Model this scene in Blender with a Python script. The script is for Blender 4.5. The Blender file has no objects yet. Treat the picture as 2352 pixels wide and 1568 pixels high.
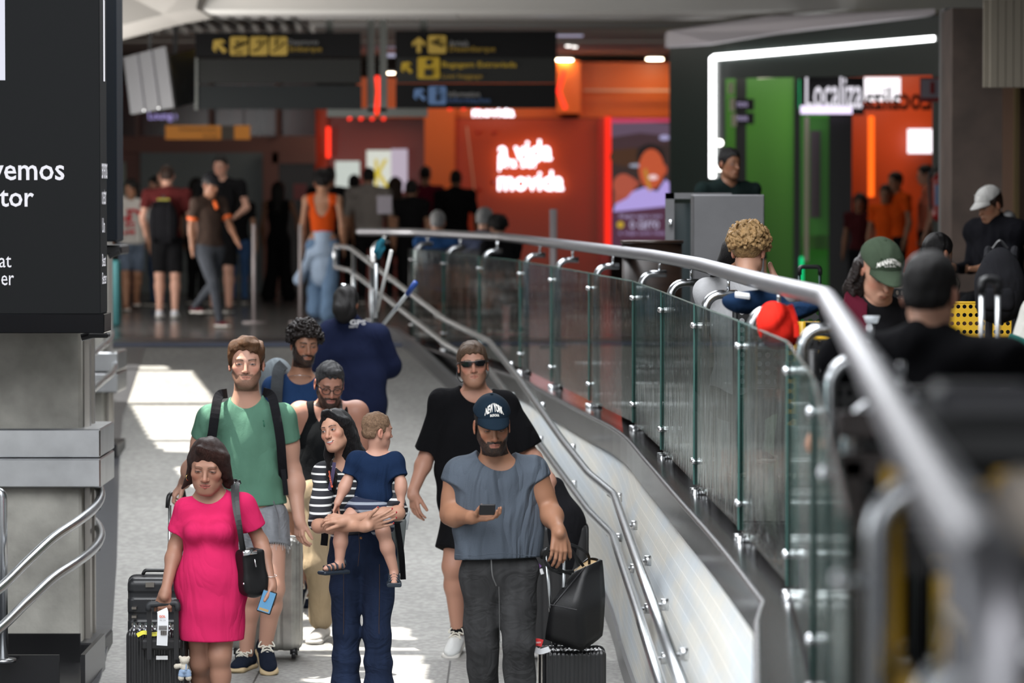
import bpy, bmesh, math, random
import numpy as np
from mathutils import Vector, Matrix
from mathutils.geometry import tessellate_polygon

SC = bpy.context.scene
COL = SC.collection
# ------------------------------------------------------------------ camera
FPX, W0, H0 = 8820.0, 2352.0, 1568.0
EYE = 1.40                      # eye height above the hall floor (z = 0)
PITCH = math.atan(329.0 / FPX)
cam = bpy.data.cameras.new('camera')
cam.sensor_width = 36.0; cam.lens = 36.0 * FPX / W0
cam.clip_start = 0.1; cam.clip_end = 300
cam.dof.use_dof = True; cam.dof.focus_distance = 19.2; cam.dof.aperture_fstop = 2.8
cam_o = bpy.data.objects.new('camera', cam); COL.objects.link(cam_o)
cam_o.location = (0, 0, EYE); cam_o.rotation_euler = (math.pi / 2 - PITCH, 0, 0)
SC.camera = cam_o
# ------------------------------------------------------------------ world, sun, big lights, exposure
SC.view_settings.view_transform = 'Standard'; SC.view_settings.look = 'None'
SC.view_settings.exposure = 0.0; SC.view_settings.gamma = 1.0; SC.view_settings.use_curve_mapping = False
SC.cycles.use_denoising = True
SC.cycles.max_bounces = 6; SC.cycles.diffuse_bounces = 2; SC.cycles.glossy_bounces = 3
SC.cycles.transparent_max_bounces = 24; SC.cycles.transmission_bounces = 2
SC.cycles.sample_clamp_indirect = 4.0
SC.cycles.caustics_reflective = False; SC.cycles.caustics_refractive = False
wd = bpy.data.worlds.new('daylight'); SC.world = wd; wd.use_nodes = True
wd.node_tree.nodes['Background'].inputs[0].default_value = (0.75, 0.83, 1.0, 1)
wd.node_tree.nodes['Background'].inputs[1].default_value = 0.22
SUN_DIR = Vector((0.36, -0.10, -0.92)).normalized()      # direction the sunlight travels
sl = bpy.data.lights.new('sun', 'SUN'); sl.energy = 14.0; sl.angle = 0.006; sl.color = (1, 0.95, 0.87)
so = bpy.data.objects.new('sun', sl); COL.objects.link(so)
so.rotation_euler = SUN_DIR.to_track_quat('-Z', 'Y').to_euler()
def area(name, loc, size, power, color=(1, 1, 1), aim=(0, 0, -1), spread=None):
    l = bpy.data.lights.new(name, 'AREA'); l.shape = 'RECTANGLE'; l.size, l.size_y = size
    l.energy = power; l.color = color
    if spread: l.spread = spread
    o = bpy.data.objects.new(name, l); COL.objects.link(o); o.location = loc
    o.rotation_euler = Vector(aim).to_track_quat('-Z', 'Y').to_euler()
    return o
# daylight falling through the roof lights over the ramp, dim hall lighting, and added unseen fill lamps
area('roof_light', (-0.9, 15.0, 5.3), (5.0, 9.0), 1150, (0.95, 0.97, 1.0), (0.0, 0.45, -1))
area('roof_light', (-1.2, 26.5, 5.3), (4.6, 9.0), 950, (0.95, 0.97, 1.0), (0.05, -0.15, -1))
area('side_fill', (-6.8, 13.0, 2.6), (12.0, 3.5), 430, (0.92, 0.96, 1.0), (1, 0.25, -0.15))  # added fill from the left, brightens the white ramp wall and steel
area('front_fill', (-1.5, -4.5, 3.2), (9.0, 3.5), 330, (0.95, 0.97, 1.0), (0.0, 1, -0.15))  # added frontal fill behind the camera, no window modelled
area('hall_light', (-2.0, 46.0, 3.48), (7.0, 1.6), 60, (1.0, 0.95, 0.88))
area('hall_side_fill', (-5.6, 42.0, 1.4), (9.0, 2.2), 430, (1.0, 0.96, 0.92), (1, 0.35, 0.55))  # added fill kept out of view, lifts hall ceiling and people from the left
area('store_light', (-0.2, 56.0, 3.35), (5.0, 1.2), 27, (1.0, 0.86, 0.7), (0, 0.5, -1))
area('seating_front_fill', (1.6, 1.5, 3.0), (2.0, 1.0), 45, (0.98, 0.98, 1.0), (0.0, 1, -0.45))  # added fill to brighten the near yellow chair frames
area('seating_light', (3.6, 13.0, 3.4), (3.0, 12.0), 40, (0.9, 0.95, 1.0))

# ------------------------------------------------------------------ photo geometry -> world points
_F = np.array([0, math.cos(PITCH), -math.sin(PITCH)]); _U = np.array([0, math.sin(PITCH), math.cos(PITCH)])
def ray(px, py):
    return _F + _U * (784 - py) / FPX + np.array([1, 0, 0]) * (px - 1176) / FPX
def P(px, py, Y):
    d = ray(px, py); return np.array([0, 0, EYE]) + d * (Y / d[1])
def G(px, py, z):
    d = ray(px, py); return np.array([0, 0, EYE]) + d * ((z - EYE) / d[2])
LOW = -1.22; Y_TOP = 37.4; Y_BOT = 21.7; SLOPE = -LOW / (Y_TOP - Y_BOT)
def ramp_z(Y):
    return LOW if Y <= Y_BOT else (0.0 if Y >= Y_TOP else LOW + (Y - Y_BOT) * SLOPE)
def GR(px, py, dz):                 # ray hits the surface dz above ramp / lower floor
    d = ray(px, py); best = None
    for i in range(2400):
        Y = 8 + i * 0.0125
        z = EYE + d[2] * Y / d[1]
        if z <= ramp_z(Y) + dz: return P(px, py, Y)
    return P(px, py, 38)
def pxm(Y): return FPX / Y          # pixels per metre

# ------------------------------------------------------------------ materials
_M = {}
def mat(name, col, rough=0.6, metal=0.0, bump=0.0, bscale=200.0, var=0.0, vscale=3.0, emit=None, estr=0.0,
        spec=0.5, attr=False, stretch=None, sheen=0.0, coat=0.0):
    if name in _M: return _M[name]
    m = bpy.data.materials.new(name); m.use_nodes = True
    nt = m.node_tree; b = nt.nodes['Principled BSDF']; L = nt.links
    b.inputs['Base Color'].default_value = (*col, 1); b.inputs['Roughness'].default_value = rough
    b.inputs['Metallic'].default_value = metal; b.inputs['Specular IOR Level'].default_value = spec
    if sheen: b.inputs['Sheen Weight'].default_value = sheen
    if coat: b.inputs['Coat Weight'].default_value = coat; b.inputs['Coat Roughness'].default_value = 0.1
    if emit: b.inputs['Emission Color'].default_value = (*emit, 1); b.inputs['Emission Strength'].default_value = estr
    src = None
    if attr:
        a = nt.nodes.new('ShaderNodeAttribute'); a.attribute_name = 'Col'; src = a.outputs['Color']
        L.new(src, b.inputs['Base Color'])
    if bump or var:
        tc = nt.nodes.new('ShaderNodeTexCoord'); mp = nt.nodes.new('ShaderNodeMapping')
        L.new(tc.outputs['Object'], mp.inputs[0])
        if stretch: mp.inputs['Scale'].default_value = stretch
    if var:
        n = nt.nodes.new('ShaderNodeTexNoise'); n.inputs['Scale'].default_value = vscale
        n.inputs['Detail'].default_value = 6; L.new(mp.outputs[0], n.inputs['Vector'])
        mr = nt.nodes.new('ShaderNodeMapRange'); L.new(n.outputs[0], mr.inputs[0])
        mr.inputs[1].default_value = 0.3; mr.inputs[2].default_value = 0.7
        mr.inputs[3].default_value = 1 - var; mr.inputs[4].default_value = 1 + var
        mx = nt.nodes.new('ShaderNodeMix'); mx.data_type = 'RGBA'; mx.blend_type = 'MULTIPLY'; mx.inputs[0].default_value = 1
        if src: L.new(src, mx.inputs[6])
        else: mx.inputs[6].default_value = (*col, 1)
        L.new(mr.outputs[0], mx.inputs[7]); L.new(mx.outputs[2], b.inputs['Base Color'])
    if bump:
        n = nt.nodes.new('ShaderNodeTexNoise'); n.inputs['Scale'].default_value = bscale
        n.inputs['Detail'].default_value = 3; L.new(mp.outputs[0], n.inputs['Vector'])
        bp = nt.nodes.new('ShaderNodeBump'); bp.inputs['Strength'].default_value = bump; bp.inputs['Distance'].default_value = 0.01
        L.new(n.outputs[0], bp.inputs['Height']); L.new(bp.outputs[0], b.inputs['Normal'])
    _M[name] = m; return m
def glow(name, col, s): return mat(name, (0, 0, 0), 0.5, emit=col, estr=s)
def cloth(name, col, fold=.24, **k):
    new = ('cloth_' + name) not in _M
    m = _cloth(name, col, **k)
    if new and fold: add_folds(m, fold)
    return m
def add_folds(m, strength=.35, scale=5.0, st=(1, 1, .4)):
    """soft creases of the weave hanging down: low frequency bump under the fine one"""
    nt = m.node_tree; L = nt.links; b = nt.nodes['Principled BSDF']
    tc = nt.nodes.new('ShaderNodeTexCoord'); mp = nt.nodes.new('ShaderNodeMapping'); mp.inputs['Scale'].default_value = st; L.new(tc.outputs['Object'], mp.inputs[0])
    n = nt.nodes.new('ShaderNodeTexNoise'); n.inputs['Scale'].default_value = scale; n.inputs['Detail'].default_value = 2.5; n.inputs['Distortion'].default_value = 1.6; L.new(mp.outputs[0], n.inputs['Vector'])
    mt = nt.nodes.new('ShaderNodeMath'); mt.operation = 'SUBTRACT'; L.new(n.outputs[0], mt.inputs[0]); mt.inputs[1].default_value = .5
    ab = nt.nodes.new('ShaderNodeMath'); ab.operation = 'ABSOLUTE'; L.new(mt.outputs[0], ab.inputs[0])
    bp = nt.nodes.new('ShaderNodeBump'); bp.inputs['Strength'].default_value = strength; bp.inputs['Distance'].default_value = .12; L.new(ab.outputs[0], bp.inputs['Height'])
    if b.inputs['Normal'].links: 
        src = b.inputs['Normal'].links[0].from_node; L.new(bp.outputs[0], src.inputs['Normal'])
    else: L.new(bp.outputs[0], b.inputs['Normal'])
def _cloth(name, col, **k): return mat('cloth_' + name, col, 0.95, bump=k.pop('bump', 0.25), bscale=k.pop('bscale', 260), spec=0.07, sheen=0.0, var=k.pop('var', 0.06), vscale=14, **k)
STEEL = mat('brushed_steel', (0.55, 0.56, 0.57), 0.28, 1.0, var=0.12, vscale=5)
STEEL2 = mat('satin_steel_tube', (0.60, 0.62, 0.64), 0.27, 1.0)
BLACKP = mat('black_plastic', (0.012, 0.012, 0.013), 0.35)
DARKM = mat('dark_metal', (0.02, 0.02, 0.022), 0.4, 0.3)
WHITE = mat('white_plastic', (0.75, 0.75, 0.75), 0.5)
LEATHER = mat('black_leather', (0.006, 0.006, 0.0065), 0.42, bump=0.08, bscale=120, spec=0.3)
BLACKC = cloth('black_nylon', (0.012, 0.012, 0.014))
def stripes(name, c1, c2, period, frac, axis=2, rough=0.85, phase=0.0):
    m = mat('cloth_' + name, c1, rough, bump=0.2, bscale=260); nt = m.node_tree; L = nt.links; b = nt.nodes['Principled BSDF']
    tc = nt.nodes.new('ShaderNodeTexCoord'); sp = nt.nodes.new('ShaderNodeSeparateXYZ'); L.new(tc.outputs['Object'], sp.inputs[0])
    def mth(op, a, v):
        n = nt.nodes.new('ShaderNodeMath'); n.operation = op; L.new(a, n.inputs[0]); n.inputs[1].default_value = v; return n.outputs[0]
    x = mth('ADD', sp.outputs[axis], phase + 20.0); x = mth('DIVIDE', x, period); x = mth('FRACT', x, 0); x = mth('LESS_THAN', x, frac)
    mx = nt.nodes.new('ShaderNodeMix'); mx.data_type = 'RGBA'; L.new(x, mx.inputs[0])
    mx.inputs[6].default_value = (*c1, 1); mx.inputs[7].default_value = (*c2, 1); L.new(mx.outputs[2], b.inputs['Base Color'])
    return m

# ------------------------------------------------------------------ objects
def tag(o, label=None, cat=None, group=None, kind=None):
    if label: o['label'] = label
    if cat: o['category'] = cat
    if group: o['group'] = group
    if kind: o['kind'] = kind
    return o
def empty(name, loc, label, cat, group=None, kind=None):
    o = bpy.data.objects.new(name, None); COL.objects.link(o); o.location = tuple(float(v) for v in loc)
    o.empty_display_size = 0.1
    return tag(o, label, cat, group, kind)
def wloc(o):
    v = Vector((0, 0, 0))
    while o is not None: v = v + o.location; o = o.parent
    return np.array(v)
def npmesh(name, V, Fc, m, parent=None, smooth=True, colors=None, loc=None):
    """V (n,3) world coordinates; Fc list/array of faces. Parented: stored relative to the parent's place"""
    V = np.asarray(V, dtype=np.float64).reshape(-1, 3)
    base = wloc(parent) if parent is not None else (np.array(loc, float) if loc is not None else np.zeros(3))
    if parent is None and loc is None and len(V):
        base = np.array([(V[:, 0].min() + V[:, 0].max()) / 2, (V[:, 1].min() + V[:, 1].max()) / 2, V[:, 2].min()])
    me = bpy.data.meshes.new(name)
    Vr = V - base
    if isinstance(Fc, np.ndarray):
        n = Fc.shape[1]
        me.vertices.add(len(Vr)); me.vertices.foreach_set('co', Vr.astype(np.float32).ravel())
        me.loops.add(Fc.size); me.loops.foreach_set('vertex_index', Fc.astype(np.int32).ravel())
        me.polygons.add(len(Fc)); me.polygons.foreach_set('loop_start', np.arange(0, Fc.size, n, dtype=np.int32))
        me.polygons.foreach_set('loop_total', np.full(len(Fc), n, dtype=np.int32))
        me.update(calc_edges=True)
    else:
        me.from_pydata([tuple(v) for v in Vr], [], [tuple(f) for f in Fc]); me.update()
    if smooth: me.polygons.foreach_set('use_smooth', np.ones(len(me.polygons), dtype=bool))
    if colors is not None:
        ca = me.color_attributes.new('Col', 'FLOAT_COLOR', 'POINT')
        c4 = np.ones((len(Vr), 4), dtype=np.float32); c4[:, :3] = colors; ca.data.foreach_set('color', c4.ravel())
    if m is not None: me.materials.append(m)
    o = bpy.data.objects.new(name, me); COL.objects.link(o)
    if parent is not None: o.parent = parent
    else: o.location = tuple(float(v) for v in base)
    return o
class MB:
    """collects shapes of one part"""
    def __init__(s): s.v = []; s.f = []
    def add(s, V, F):
        n = len(s.v); s.v += [tuple(float(c) for c in v) for v in V]; s.f += [tuple(i + n for i in f) for f in F]; return s
    def box(s, c, h, R=None, bev=0.0):
        c = np.array(c, float); h = np.array(h, float)
        if bev > 0:
            b = min(bev, min(h) * 0.95)
            V = []; idx = {}
            for sx in (-1, 1):
                for sy in (-1, 1):
                    for sz in (-1, 1):
                        for ax in range(3):
                            q = np.array([sx, sy, sz]) * (h - b); q[ax] += (sx, sy, sz)[ax] * b
                            idx[(sx, sy, sz, ax)] = len(V); V.append(q)
            F = []
            I = lambda a, b_, c_, ax: idx[(a, b_, c_, ax)]
            for sg in (-1, 1):
                F.append([I(sg, -1, -1, 0), I(sg, 1, -1, 0), I(sg, 1, 1, 0), I(sg, -1, 1, 0)][::sg])
                F.append([I(-1, sg, -1, 1), I(1, sg, -1, 1), I(1, sg, 1, 1), I(-1, sg, 1, 1)][::-sg])
                F.append([I(-1, -1, sg, 2), I(1, -1, sg, 2), I(1, 1, sg, 2), I(-1, 1, sg, 2)][::sg])
            for a in (-1, 1):
                for b_ in (-1, 1):
                    F.append([I(a, b_, -1, 0), I(a, b_, 1, 0), I(a, b_, 1, 1), I(a, b_, -1, 1)])
                    F.append([I(a, -1, b_, 0), I(a, 1, b_, 0), I(a, 1, b_, 2), I(a, -1, b_, 2)])
                    F.append([I(-1, a, b_, 1), I(1, a, b_, 1), I(1, a, b_, 2), I(-1, a, b_, 2)])
                    for c_ in (-1, 1): F.append([I(a, b_, c_, 0), I(a, b_, c_, 1), I(a, b_, c_, 2)])
            V = np.array(V)
        else:
            V = np.array([[x, y, z] for x in (-1, 1) for y in (-1, 1) for z in (-1, 1)]) * h
            F = [(0, 1, 3, 2), (4, 6, 7, 5), (0, 4, 5, 1), (2, 3, 7, 6), (0, 2, 6, 4), (1, 5, 7, 3)]
        if R is not None: V = V @ np.array(R)
        return s.add(V + c, F)
    def tube(s, pts, r, n=12, cap=True, radii=None):
        pts = [np.array(p, float) for p in pts]; V = []; F = []
        m = len(pts); up = np.array([0, 0, 1.0])
        prev = None
        for i, p in enumerate(pts):
            t = pts[min(i + 1, m - 1)] - pts[max(i - 1, 0)]; t = t / (np.linalg.norm(t) + 1e-9)
            if prev is None:
                a = np.cross(t, up if abs(t[2]) < 0.9 else np.array([1.0, 0, 0]))
            else: a = prev - t * np.dot(prev, t)
            a = a / (np.linalg.norm(a) + 1e-9); b = np.cross(t, a); prev = a
            rr = radii[i] if radii is not None else r
            sc = 1.0
            if 0 < i < m - 1:
                u1 = p - pts[i - 1]; u2 = pts[i + 1] - p
                cs = np.dot(u1, u2) / (np.linalg.norm(u1) * np.linalg.norm(u2) + 1e-9)
                sc = 1.0 / max(0.6, math.sqrt(max(0.0, (1 + cs) / 2)))
            for k in range(n):
                A = 2 * math.pi * k / n; V.append(p + (a * math.cos(A) + b * math.sin(A)) * rr * (sc if sc < 1.3 else 1))
        for i in range(m - 1):
            for k in range(n):
                k2 = (k + 1) % n; F.append((i * n + k, i * n + k2, (i + 1) * n + k2, (i + 1) * n + k))
        if cap: F.append(tuple(range(n))[::-1]); F.append(tuple((m - 1) * n + k for k in range(n)))
        return s.add(V, F)
    def ball(s, c, r, n=10, sc=(1, 1, 1), R=None):
        V = []; F = []
        for i in range(n + 1):
            for j in range(2 * n):
                a = math.pi * i / n; b = math.pi * j / n
                V.append((math.sin(a) * math.cos(b) * r * sc[0], math.sin(a) * math.sin(b) * r * sc[1], math.cos(a) * r * sc[2]))
        for i in range(n):
            for j in range(2 * n):
                j2 = (j + 1) % (2 * n); F.append((i * 2 * n + j, (i + 1) * 2 * n + j, (i + 1) * 2 * n + j2, i * 2 * n + j2))
        V = np.array(V)
        if R is not None: V = V @ np.array(R)
        return s.add(V + np.array(c, float), F)
    def quad(s, a, b, c, d): return s.add([a, b, c, d], [(0, 1, 2, 3)])
    def prism(s, poly, off):
        n = len(poly); off = np.array(off, float)
        V = [np.array(p, float) for p in poly] + [np.array(p, float) + off for p in poly]
        F = [tuple(range(n)), tuple(range(2 * n - 1, n - 1, -1))] + [(i, (i + 1) % n, n + (i + 1) % n, n + i) for i in range(n)]
        return s.add(V, F)
    def build(s, name, m, parent=None, smooth=False):
        return npmesh(name, s.v, s.f, m, parent, smooth)
def struct(o): o['kind'] = 'structure'; return o
def arc(pts, r=0.08, n=5):
    """round the corners of a polyline"""
    pts = [np.array(p, float) for p in pts]; out = [pts[0]]
    for i in range(1, len(pts) - 1):
        a, b, c = pts[i - 1], pts[i], pts[i + 1]
        u = (a - b); v = (c - b); lu = np.linalg.norm(u); lv = np.linalg.norm(v); rr = min(r, lu * .45, lv * .45)
        p0 = b + u / lu * rr; p1 = b + v / lv * rr
        for k in range(n + 1):
            t = k / n; out.append(p0 * (1 - t) ** 2 + b * 2 * t * (1 - t) + p1 * t * t)
    out.append(pts[-1]); return out
def spline(pts, n=6):
    pts = [np.array(p, float) for p in pts]; out = []
    Q = [2 * pts[0] - pts[1]] + pts + [2 * pts[-1] - pts[-2]]
    for i in range(1, len(Q) - 2):
        p0, p1, p2, p3 = Q[i - 1:i + 3]
        for k in range(n):
            t = k / n
            out.append(.5 * ((2 * p1) + (-p0 + p2) * t + (2 * p0 - 5 * p1 + 4 * p2 - p3) * t * t + (-p0 + 3 * p1 - 3 * p2 + p3) * t ** 3))
    out.append(pts[-1]); return out
def text_mesh(txt, size, extrude=0.002, res=2, bold=0.0, align='CENTER'):
    cu = bpy.data.curves.new('t', 'FONT'); cu.body = txt; cu.size = size; cu.extrude = extrude; cu.resolution_u = res
    cu.align_x = align; cu.align_y = 'CENTER'; cu.offset = bold
    o = bpy.data.objects.new('t', cu); COL.objects.link(o)
    me = bpy.data.meshes.new_from_object(o.evaluated_get(bpy.context.evaluated_depsgraph_get()))
    V = [tuple(v.co) for v in me.vertices]; F = [tuple(p.vertices) for p in me.polygons]
    bpy.data.objects.remove(o); bpy.data.curves.remove(cu); bpy.data.meshes.remove(me)
    return np.array(V).reshape(-1, 3), F
def text_at(name, txt, center, width, height, ux, m, parent, uz=(0, 0, 1), bold=0.0, extrude=0.002, out=0.004, mirror=False, fn=None):
    """flat lettering fitted into width x height, ux = reading direction"""
    V, F = text_mesh(txt, 1.0, 0.0, 2, bold)
    if not len(V): return None
    mn, mx = V.min(0), V.max(0); c = (mn + mx) / 2; e = mx - mn
    u = (V[:, 0] - c[0]) / e[0] * width; v = (V[:, 1] - c[1]) / e[1] * height
    if mirror: u = -u
    ux = np.array(ux, float); ux /= np.linalg.norm(ux); uz = np.array(uz, float); uz /= np.linalg.norm(uz)
    nrm = np.cross(ux, uz)
    if fn is not None: W = np.array([fn(a, b) for a, b in zip(u, v)])
    else: W = np.array(center) + np.outer(u, ux) + np.outer(v, uz) + nrm * out
    return npmesh(name, W, F, m, parent, smooth=False)

# ------------------------------------------------------------------ soft solids (implicit surface, meshed)
def unit(v): v = np.array(v, float); return v / (np.linalg.norm(v) + 1e-12)
def Cp(a, b, ra, rb=None, k=0.02, flat=None, clip=None, op='u'):
    return dict(t='c', a=np.array(a, float), b=np.array(b, float), ra=ra, rb=ra if rb is None else rb, k=k, flat=flat, clip=clip, op=op)
def El(c, r, R=None, k=0.02, clip=None, op='u'):
    return dict(t='e', c=np.array(c, float), r=np.array(r, float), R=R, k=k, clip=clip, op=op)
def Bx(c, h, R=None, rr=0.01, k=0.01, clip=None, op='u'):
    return dict(t='b', c=np.array(c, float), h=np.array(h, float), R=R, rr=rr, k=k, clip=clip, op=op)
def bounds(prims):
    lo = np.full(3, 1e9); hi = np.full(3, -1e9)
    for p in prims:
        if p['op'] != 'u': continue
        l, h = pb(p); lo = np.minimum(lo, l); hi = np.maximum(hi, h)
    return lo, hi
def pb(p):
    if p['t'] == 'c':
        r = max(p['ra'], p['rb'])
        if p['flat'] is not None: r = r * max(1, p['flat'][1])
        return np.minimum(p['a'], p['b']) - r, np.maximum(p['a'], p['b']) + r
    if p['t'] == 'e':
        R = p['R']; r = p['r']
        if R is None: e = r
        else: e = np.sqrt(((np.array(R) * r[:, None]) ** 2).sum(0))
        return p['c'] - e, p['c'] + e
    R = p['R']; h = p['h']
    e = h if R is None else (np.abs(np.array(R)) * h[:, None]).sum(0)
    return p['c'] - e, p['c'] + e
def ev(p, X, Y, Z):
    if p['t'] == 'c':
        a = p['a']; ab = p['b'] - a; x = X - a[0]; y = Y - a[1]; z = Z - a[2]
        L2 = ab @ ab + 1e-12
        t = np.clip((x * ab[0] + y * ab[1] + z * ab[2]) / L2, 0, 1)
        x = x - t * ab[0]; y = y - t * ab[1]; z = z - t * ab[2]
        if p['flat'] is not None:
            n, f = p['flat']; q = (x * n[0] + y * n[1] + z * n[2]) * (1 / f - 1)
            x = x + q * n[0]; y = y + q * n[1]; z = z + q * n[2]
        d = np.sqrt(x * x + y * y + z * z) - (p['ra'] + (p['rb'] - p['ra']) * t)
    else:
        c = p['c']; x = X - c[0]; y = Y - c[1]; z = Z - c[2]
        if p['R'] is not None:
            R = p['R']; x, y, z = (R[0][0] * x + R[0][1] * y + R[0][2] * z, R[1][0] * x + R[1][1] * y + R[1][2] * z, R[2][0] * x + R[2][1] * y + R[2][2] * z)
        if p['t'] == 'e':
            r = p['r']; x = x / r[0]; y = y / r[1]; z = z / r[2]
            k0 = np.sqrt(x * x + y * y + z * z); k1 = np.sqrt((x / r[0]) ** 2 + (y / r[1]) ** 2 + (z / r[2]) ** 2) + 1e-9
            d = k0 * (k0 - 1) / k1
        else:
            h = p['h'] - p['rr']; x = np.abs(x) - h[0]; y = np.abs(y) - h[1]; z = np.abs(z) - h[2]
            d = np.sqrt(np.maximum(x, 0) ** 2 + np.maximum(y, 0) ** 2 + np.maximum(z, 0) ** 2) + np.minimum(np.maximum(np.maximum(x, y), z), 0) - p['rr']
    if p['clip']:
        for n, q in p['clip']:
            d = np.maximum(d, (X - q[0]) * n[0] + (Y - q[1]) * n[1] + (Z - q[2]) * n[2])
    return d
def field(prims, lo, hi, h, disp=None, cuts=()):
    lo = np.array(lo) - 2 * h; n = np.maximum(np.ceil((np.array(hi) + 2 * h - lo) / h).astype(int) + 1, 4)
    ax = [(lo[i] + h * np.arange(n[i])).astype(np.float32) for i in range(3)]
    F = np.full(n, 0.2, dtype=np.float32)
    for p in prims:
        l, u = pb(p); pad = p['k'] + 3 * h + 0.01
        i0 = np.clip(np.floor((l - pad - lo) / h).astype(int), 0, n - 1); i1 = np.clip(np.ceil((u + pad - lo) / h).astype(int) + 1, 1, n)
        if np.any(i1 <= i0): continue
        s = tuple(slice(a, b) for a, b in zip(i0, i1))
        X = ax[0][s[0]][:, None, None]; Y = ax[1][s[1]][None, :, None]; Z = ax[2][s[2]][None, None, :]
        d = ev(p, X, Y, Z).astype(np.float32); f = F[s]; k = max(p['k'], 1e-5)
        if p['op'] == 'u':
            q = np.maximum(k - np.abs(f - d), 0) / k; F[s] = np.minimum(f, d) - q * q * k * 0.25
        elif p['op'] == 's':
            q = np.maximum(k - np.abs(f + d), 0) / k; F[s] = np.maximum(f, -d) + q * q * k * 0.25
    X = ax[0][:, None, None]; Y = ax[1][None, :, None]; Z = ax[2][None, None, :]
    if disp is not None: F = F + disp(X, Y, Z)
    for nn, q in cuts: F = np.maximum(F, (X - q[0]) * nn[0] + (Y - q[1]) * nn[1] + (Z - q[2]) * nn[2])
    F = F.astype(np.float32)
    F[0] = F[-1] = 0.1; F[:, 0] = F[:, -1] = 0.1; F[:, :, 0] = F[:, :, -1] = 0.1
    return F, lo
def surfnet(F, org, h):
    S = F < 0
    c = np.zeros(np.array(F.shape) - 1, dtype=np.int8); sl = [slice(0, -1), slice(1, None)]
    for i in (0, 1):
        for j in (0, 1):
            for k in (0, 1): c += S[sl[i], sl[j], sl[k]]
    act = (c > 0) & (c < 8); ci = np.argwhere(act)
    if not len(ci): return np.zeros((0, 3)), np.zeros((0, 4), int)
    idx = np.full(act.shape, -1, dtype=np.int64); idx[act] = np.arange(len(ci))
    pos = np.zeros((len(ci), 3)); cnt = np.zeros(len(ci))
    for axn in range(3):
        o1, o2 = [a for a in range(3) if a != axn]
        for u in (0, 1):
            for v in (0, 1):
                A = ci.copy(); A[:, o1] += u; A[:, o2] += v; Bq = A.copy(); Bq[:, axn] += 1
                fa = F[A[:, 0], A[:, 1], A[:, 2]]; fb = F[Bq[:, 0], Bq[:, 1], Bq[:, 2]]
                m = (fa < 0) != (fb < 0)
                t = np.where(m, fa / np.where(m, fa - fb, 1), 0)
                p = A - ci; p = p.astype(float); p[:, axn] += t
                pos += p * m[:, None]; cnt += m
    V = np.array(org) + h * (ci + pos / cnt[:, None])
    faces = []
    for axn in range(3):
        o1, o2 = [(1, 2), (2, 0), (0, 1)][axn]
        a = [slice(None)] * 3; b = [slice(None)] * 3; a[axn] = slice(0, -1); b[axn] = slice(1, None)
        sa = S[tuple(a)]; sb = S[tuple(b)]
        e = np.argwhere(sa != sb)
        e = e[(e[:, o1] > 0) & (e[:, o2] > 0) & (e[:, o1] < F.shape[o1] - 1) & (e[:, o2] < F.shape[o2] - 1)]
        fl = sa[e[:, 0], e[:, 1], e[:, 2]]
        q = []
        for du, dv in ((-1, -1), (0, -1), (0, 0), (-1, 0)):
            c2 = e.copy(); c2[:, o1] += du; c2[:, o2] += dv; q.append(idx[c2[:, 0], c2[:, 1], c2[:, 2]])
        q = np.stack(q, 1); q[~fl] = q[~fl][:, ::-1]; faces.append(q)
    return V, np.concatenate(faces)
def wrinkle(amp, scale, seed, axis_squash=(1, 1, 1)):
    rs = np.random.RandomState(seed); K = []
    for i in range(5):
        d = rs.randn(3) * np.array(axis_squash); d = d / np.linalg.norm(d) * scale * (0.6 + rs.rand() * 1.3); K.append((d, rs.rand() * 6.28, 0.5 + rs.rand()))
    K2 = [(rs.randn(3) * scale * .35, rs.rand() * 6) for _ in range(3)]
    def f(X, Y, Z):
        w = 0
        ph = sum(np.sin(X * d[0] + Y * d[1] + Z * d[2] + p) for d, p in K2) * 1.1
        for d, p, a in K: w = w + a * np.sin(X * d[0] + Y * d[1] + Z * d[2] + p + ph)
        return (w * amp / 2.5).astype(np.float32)
    return f
def solid(name, prims, h, m, parent=None, disp=None, cuts=(), paint=None, fine=(), loc=None):
    """fine: [(lo, hi, h2)] boxes meshed finer"""
    lo, hi = bounds(prims); Vs = []; Fs = []; off = 0
    F, org = field(prims, lo, hi, h, disp, cuts); V, Q = surfnet(F, org, h)
    if len(fine) and len(Q):
        c = V[Q].mean(1); keep = np.ones(len(Q), bool)
        for l, u, h2 in fine: keep &= ~np.all((c > l) & (c < u), axis=1)
        Q = Q[keep]
    Vs.append(V); Fs.append(Q); off = len(V)
    for l, u, h2 in fine:
        sub = [p for p in prims if np.all(pb(p)[0] - p['k'] < np.array(u) + .02) and np.all(pb(p)[1] + p['k'] > np.array(l) - .02)]
        if not sub: continue
        F, org = field(sub, np.array(l) - h * .6, np.array(u) + h * .6, h2, disp, cuts); V, Q = surfnet(F, org, h2)
        if not len(V): continue
        c = V[Q].mean(1); Q = Q[np.all((c > np.array(l) - h * .5) & (c < np.array(u) + h * .5), axis=1)]
        Vs.append(V); Fs.append(Q + off); off += len(V)
    V = np.concatenate(Vs); Q = np.concatenate(Fs)
    if not len(Q): return None
    u_, inv = np.unique(Q.ravel(), return_inverse=True); V = V[u_]; Q = inv.reshape(Q.shape)
    col = paint(V) if paint is not None else None
    return npmesh(name, V, Q, m, parent, True, col, loc)
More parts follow.
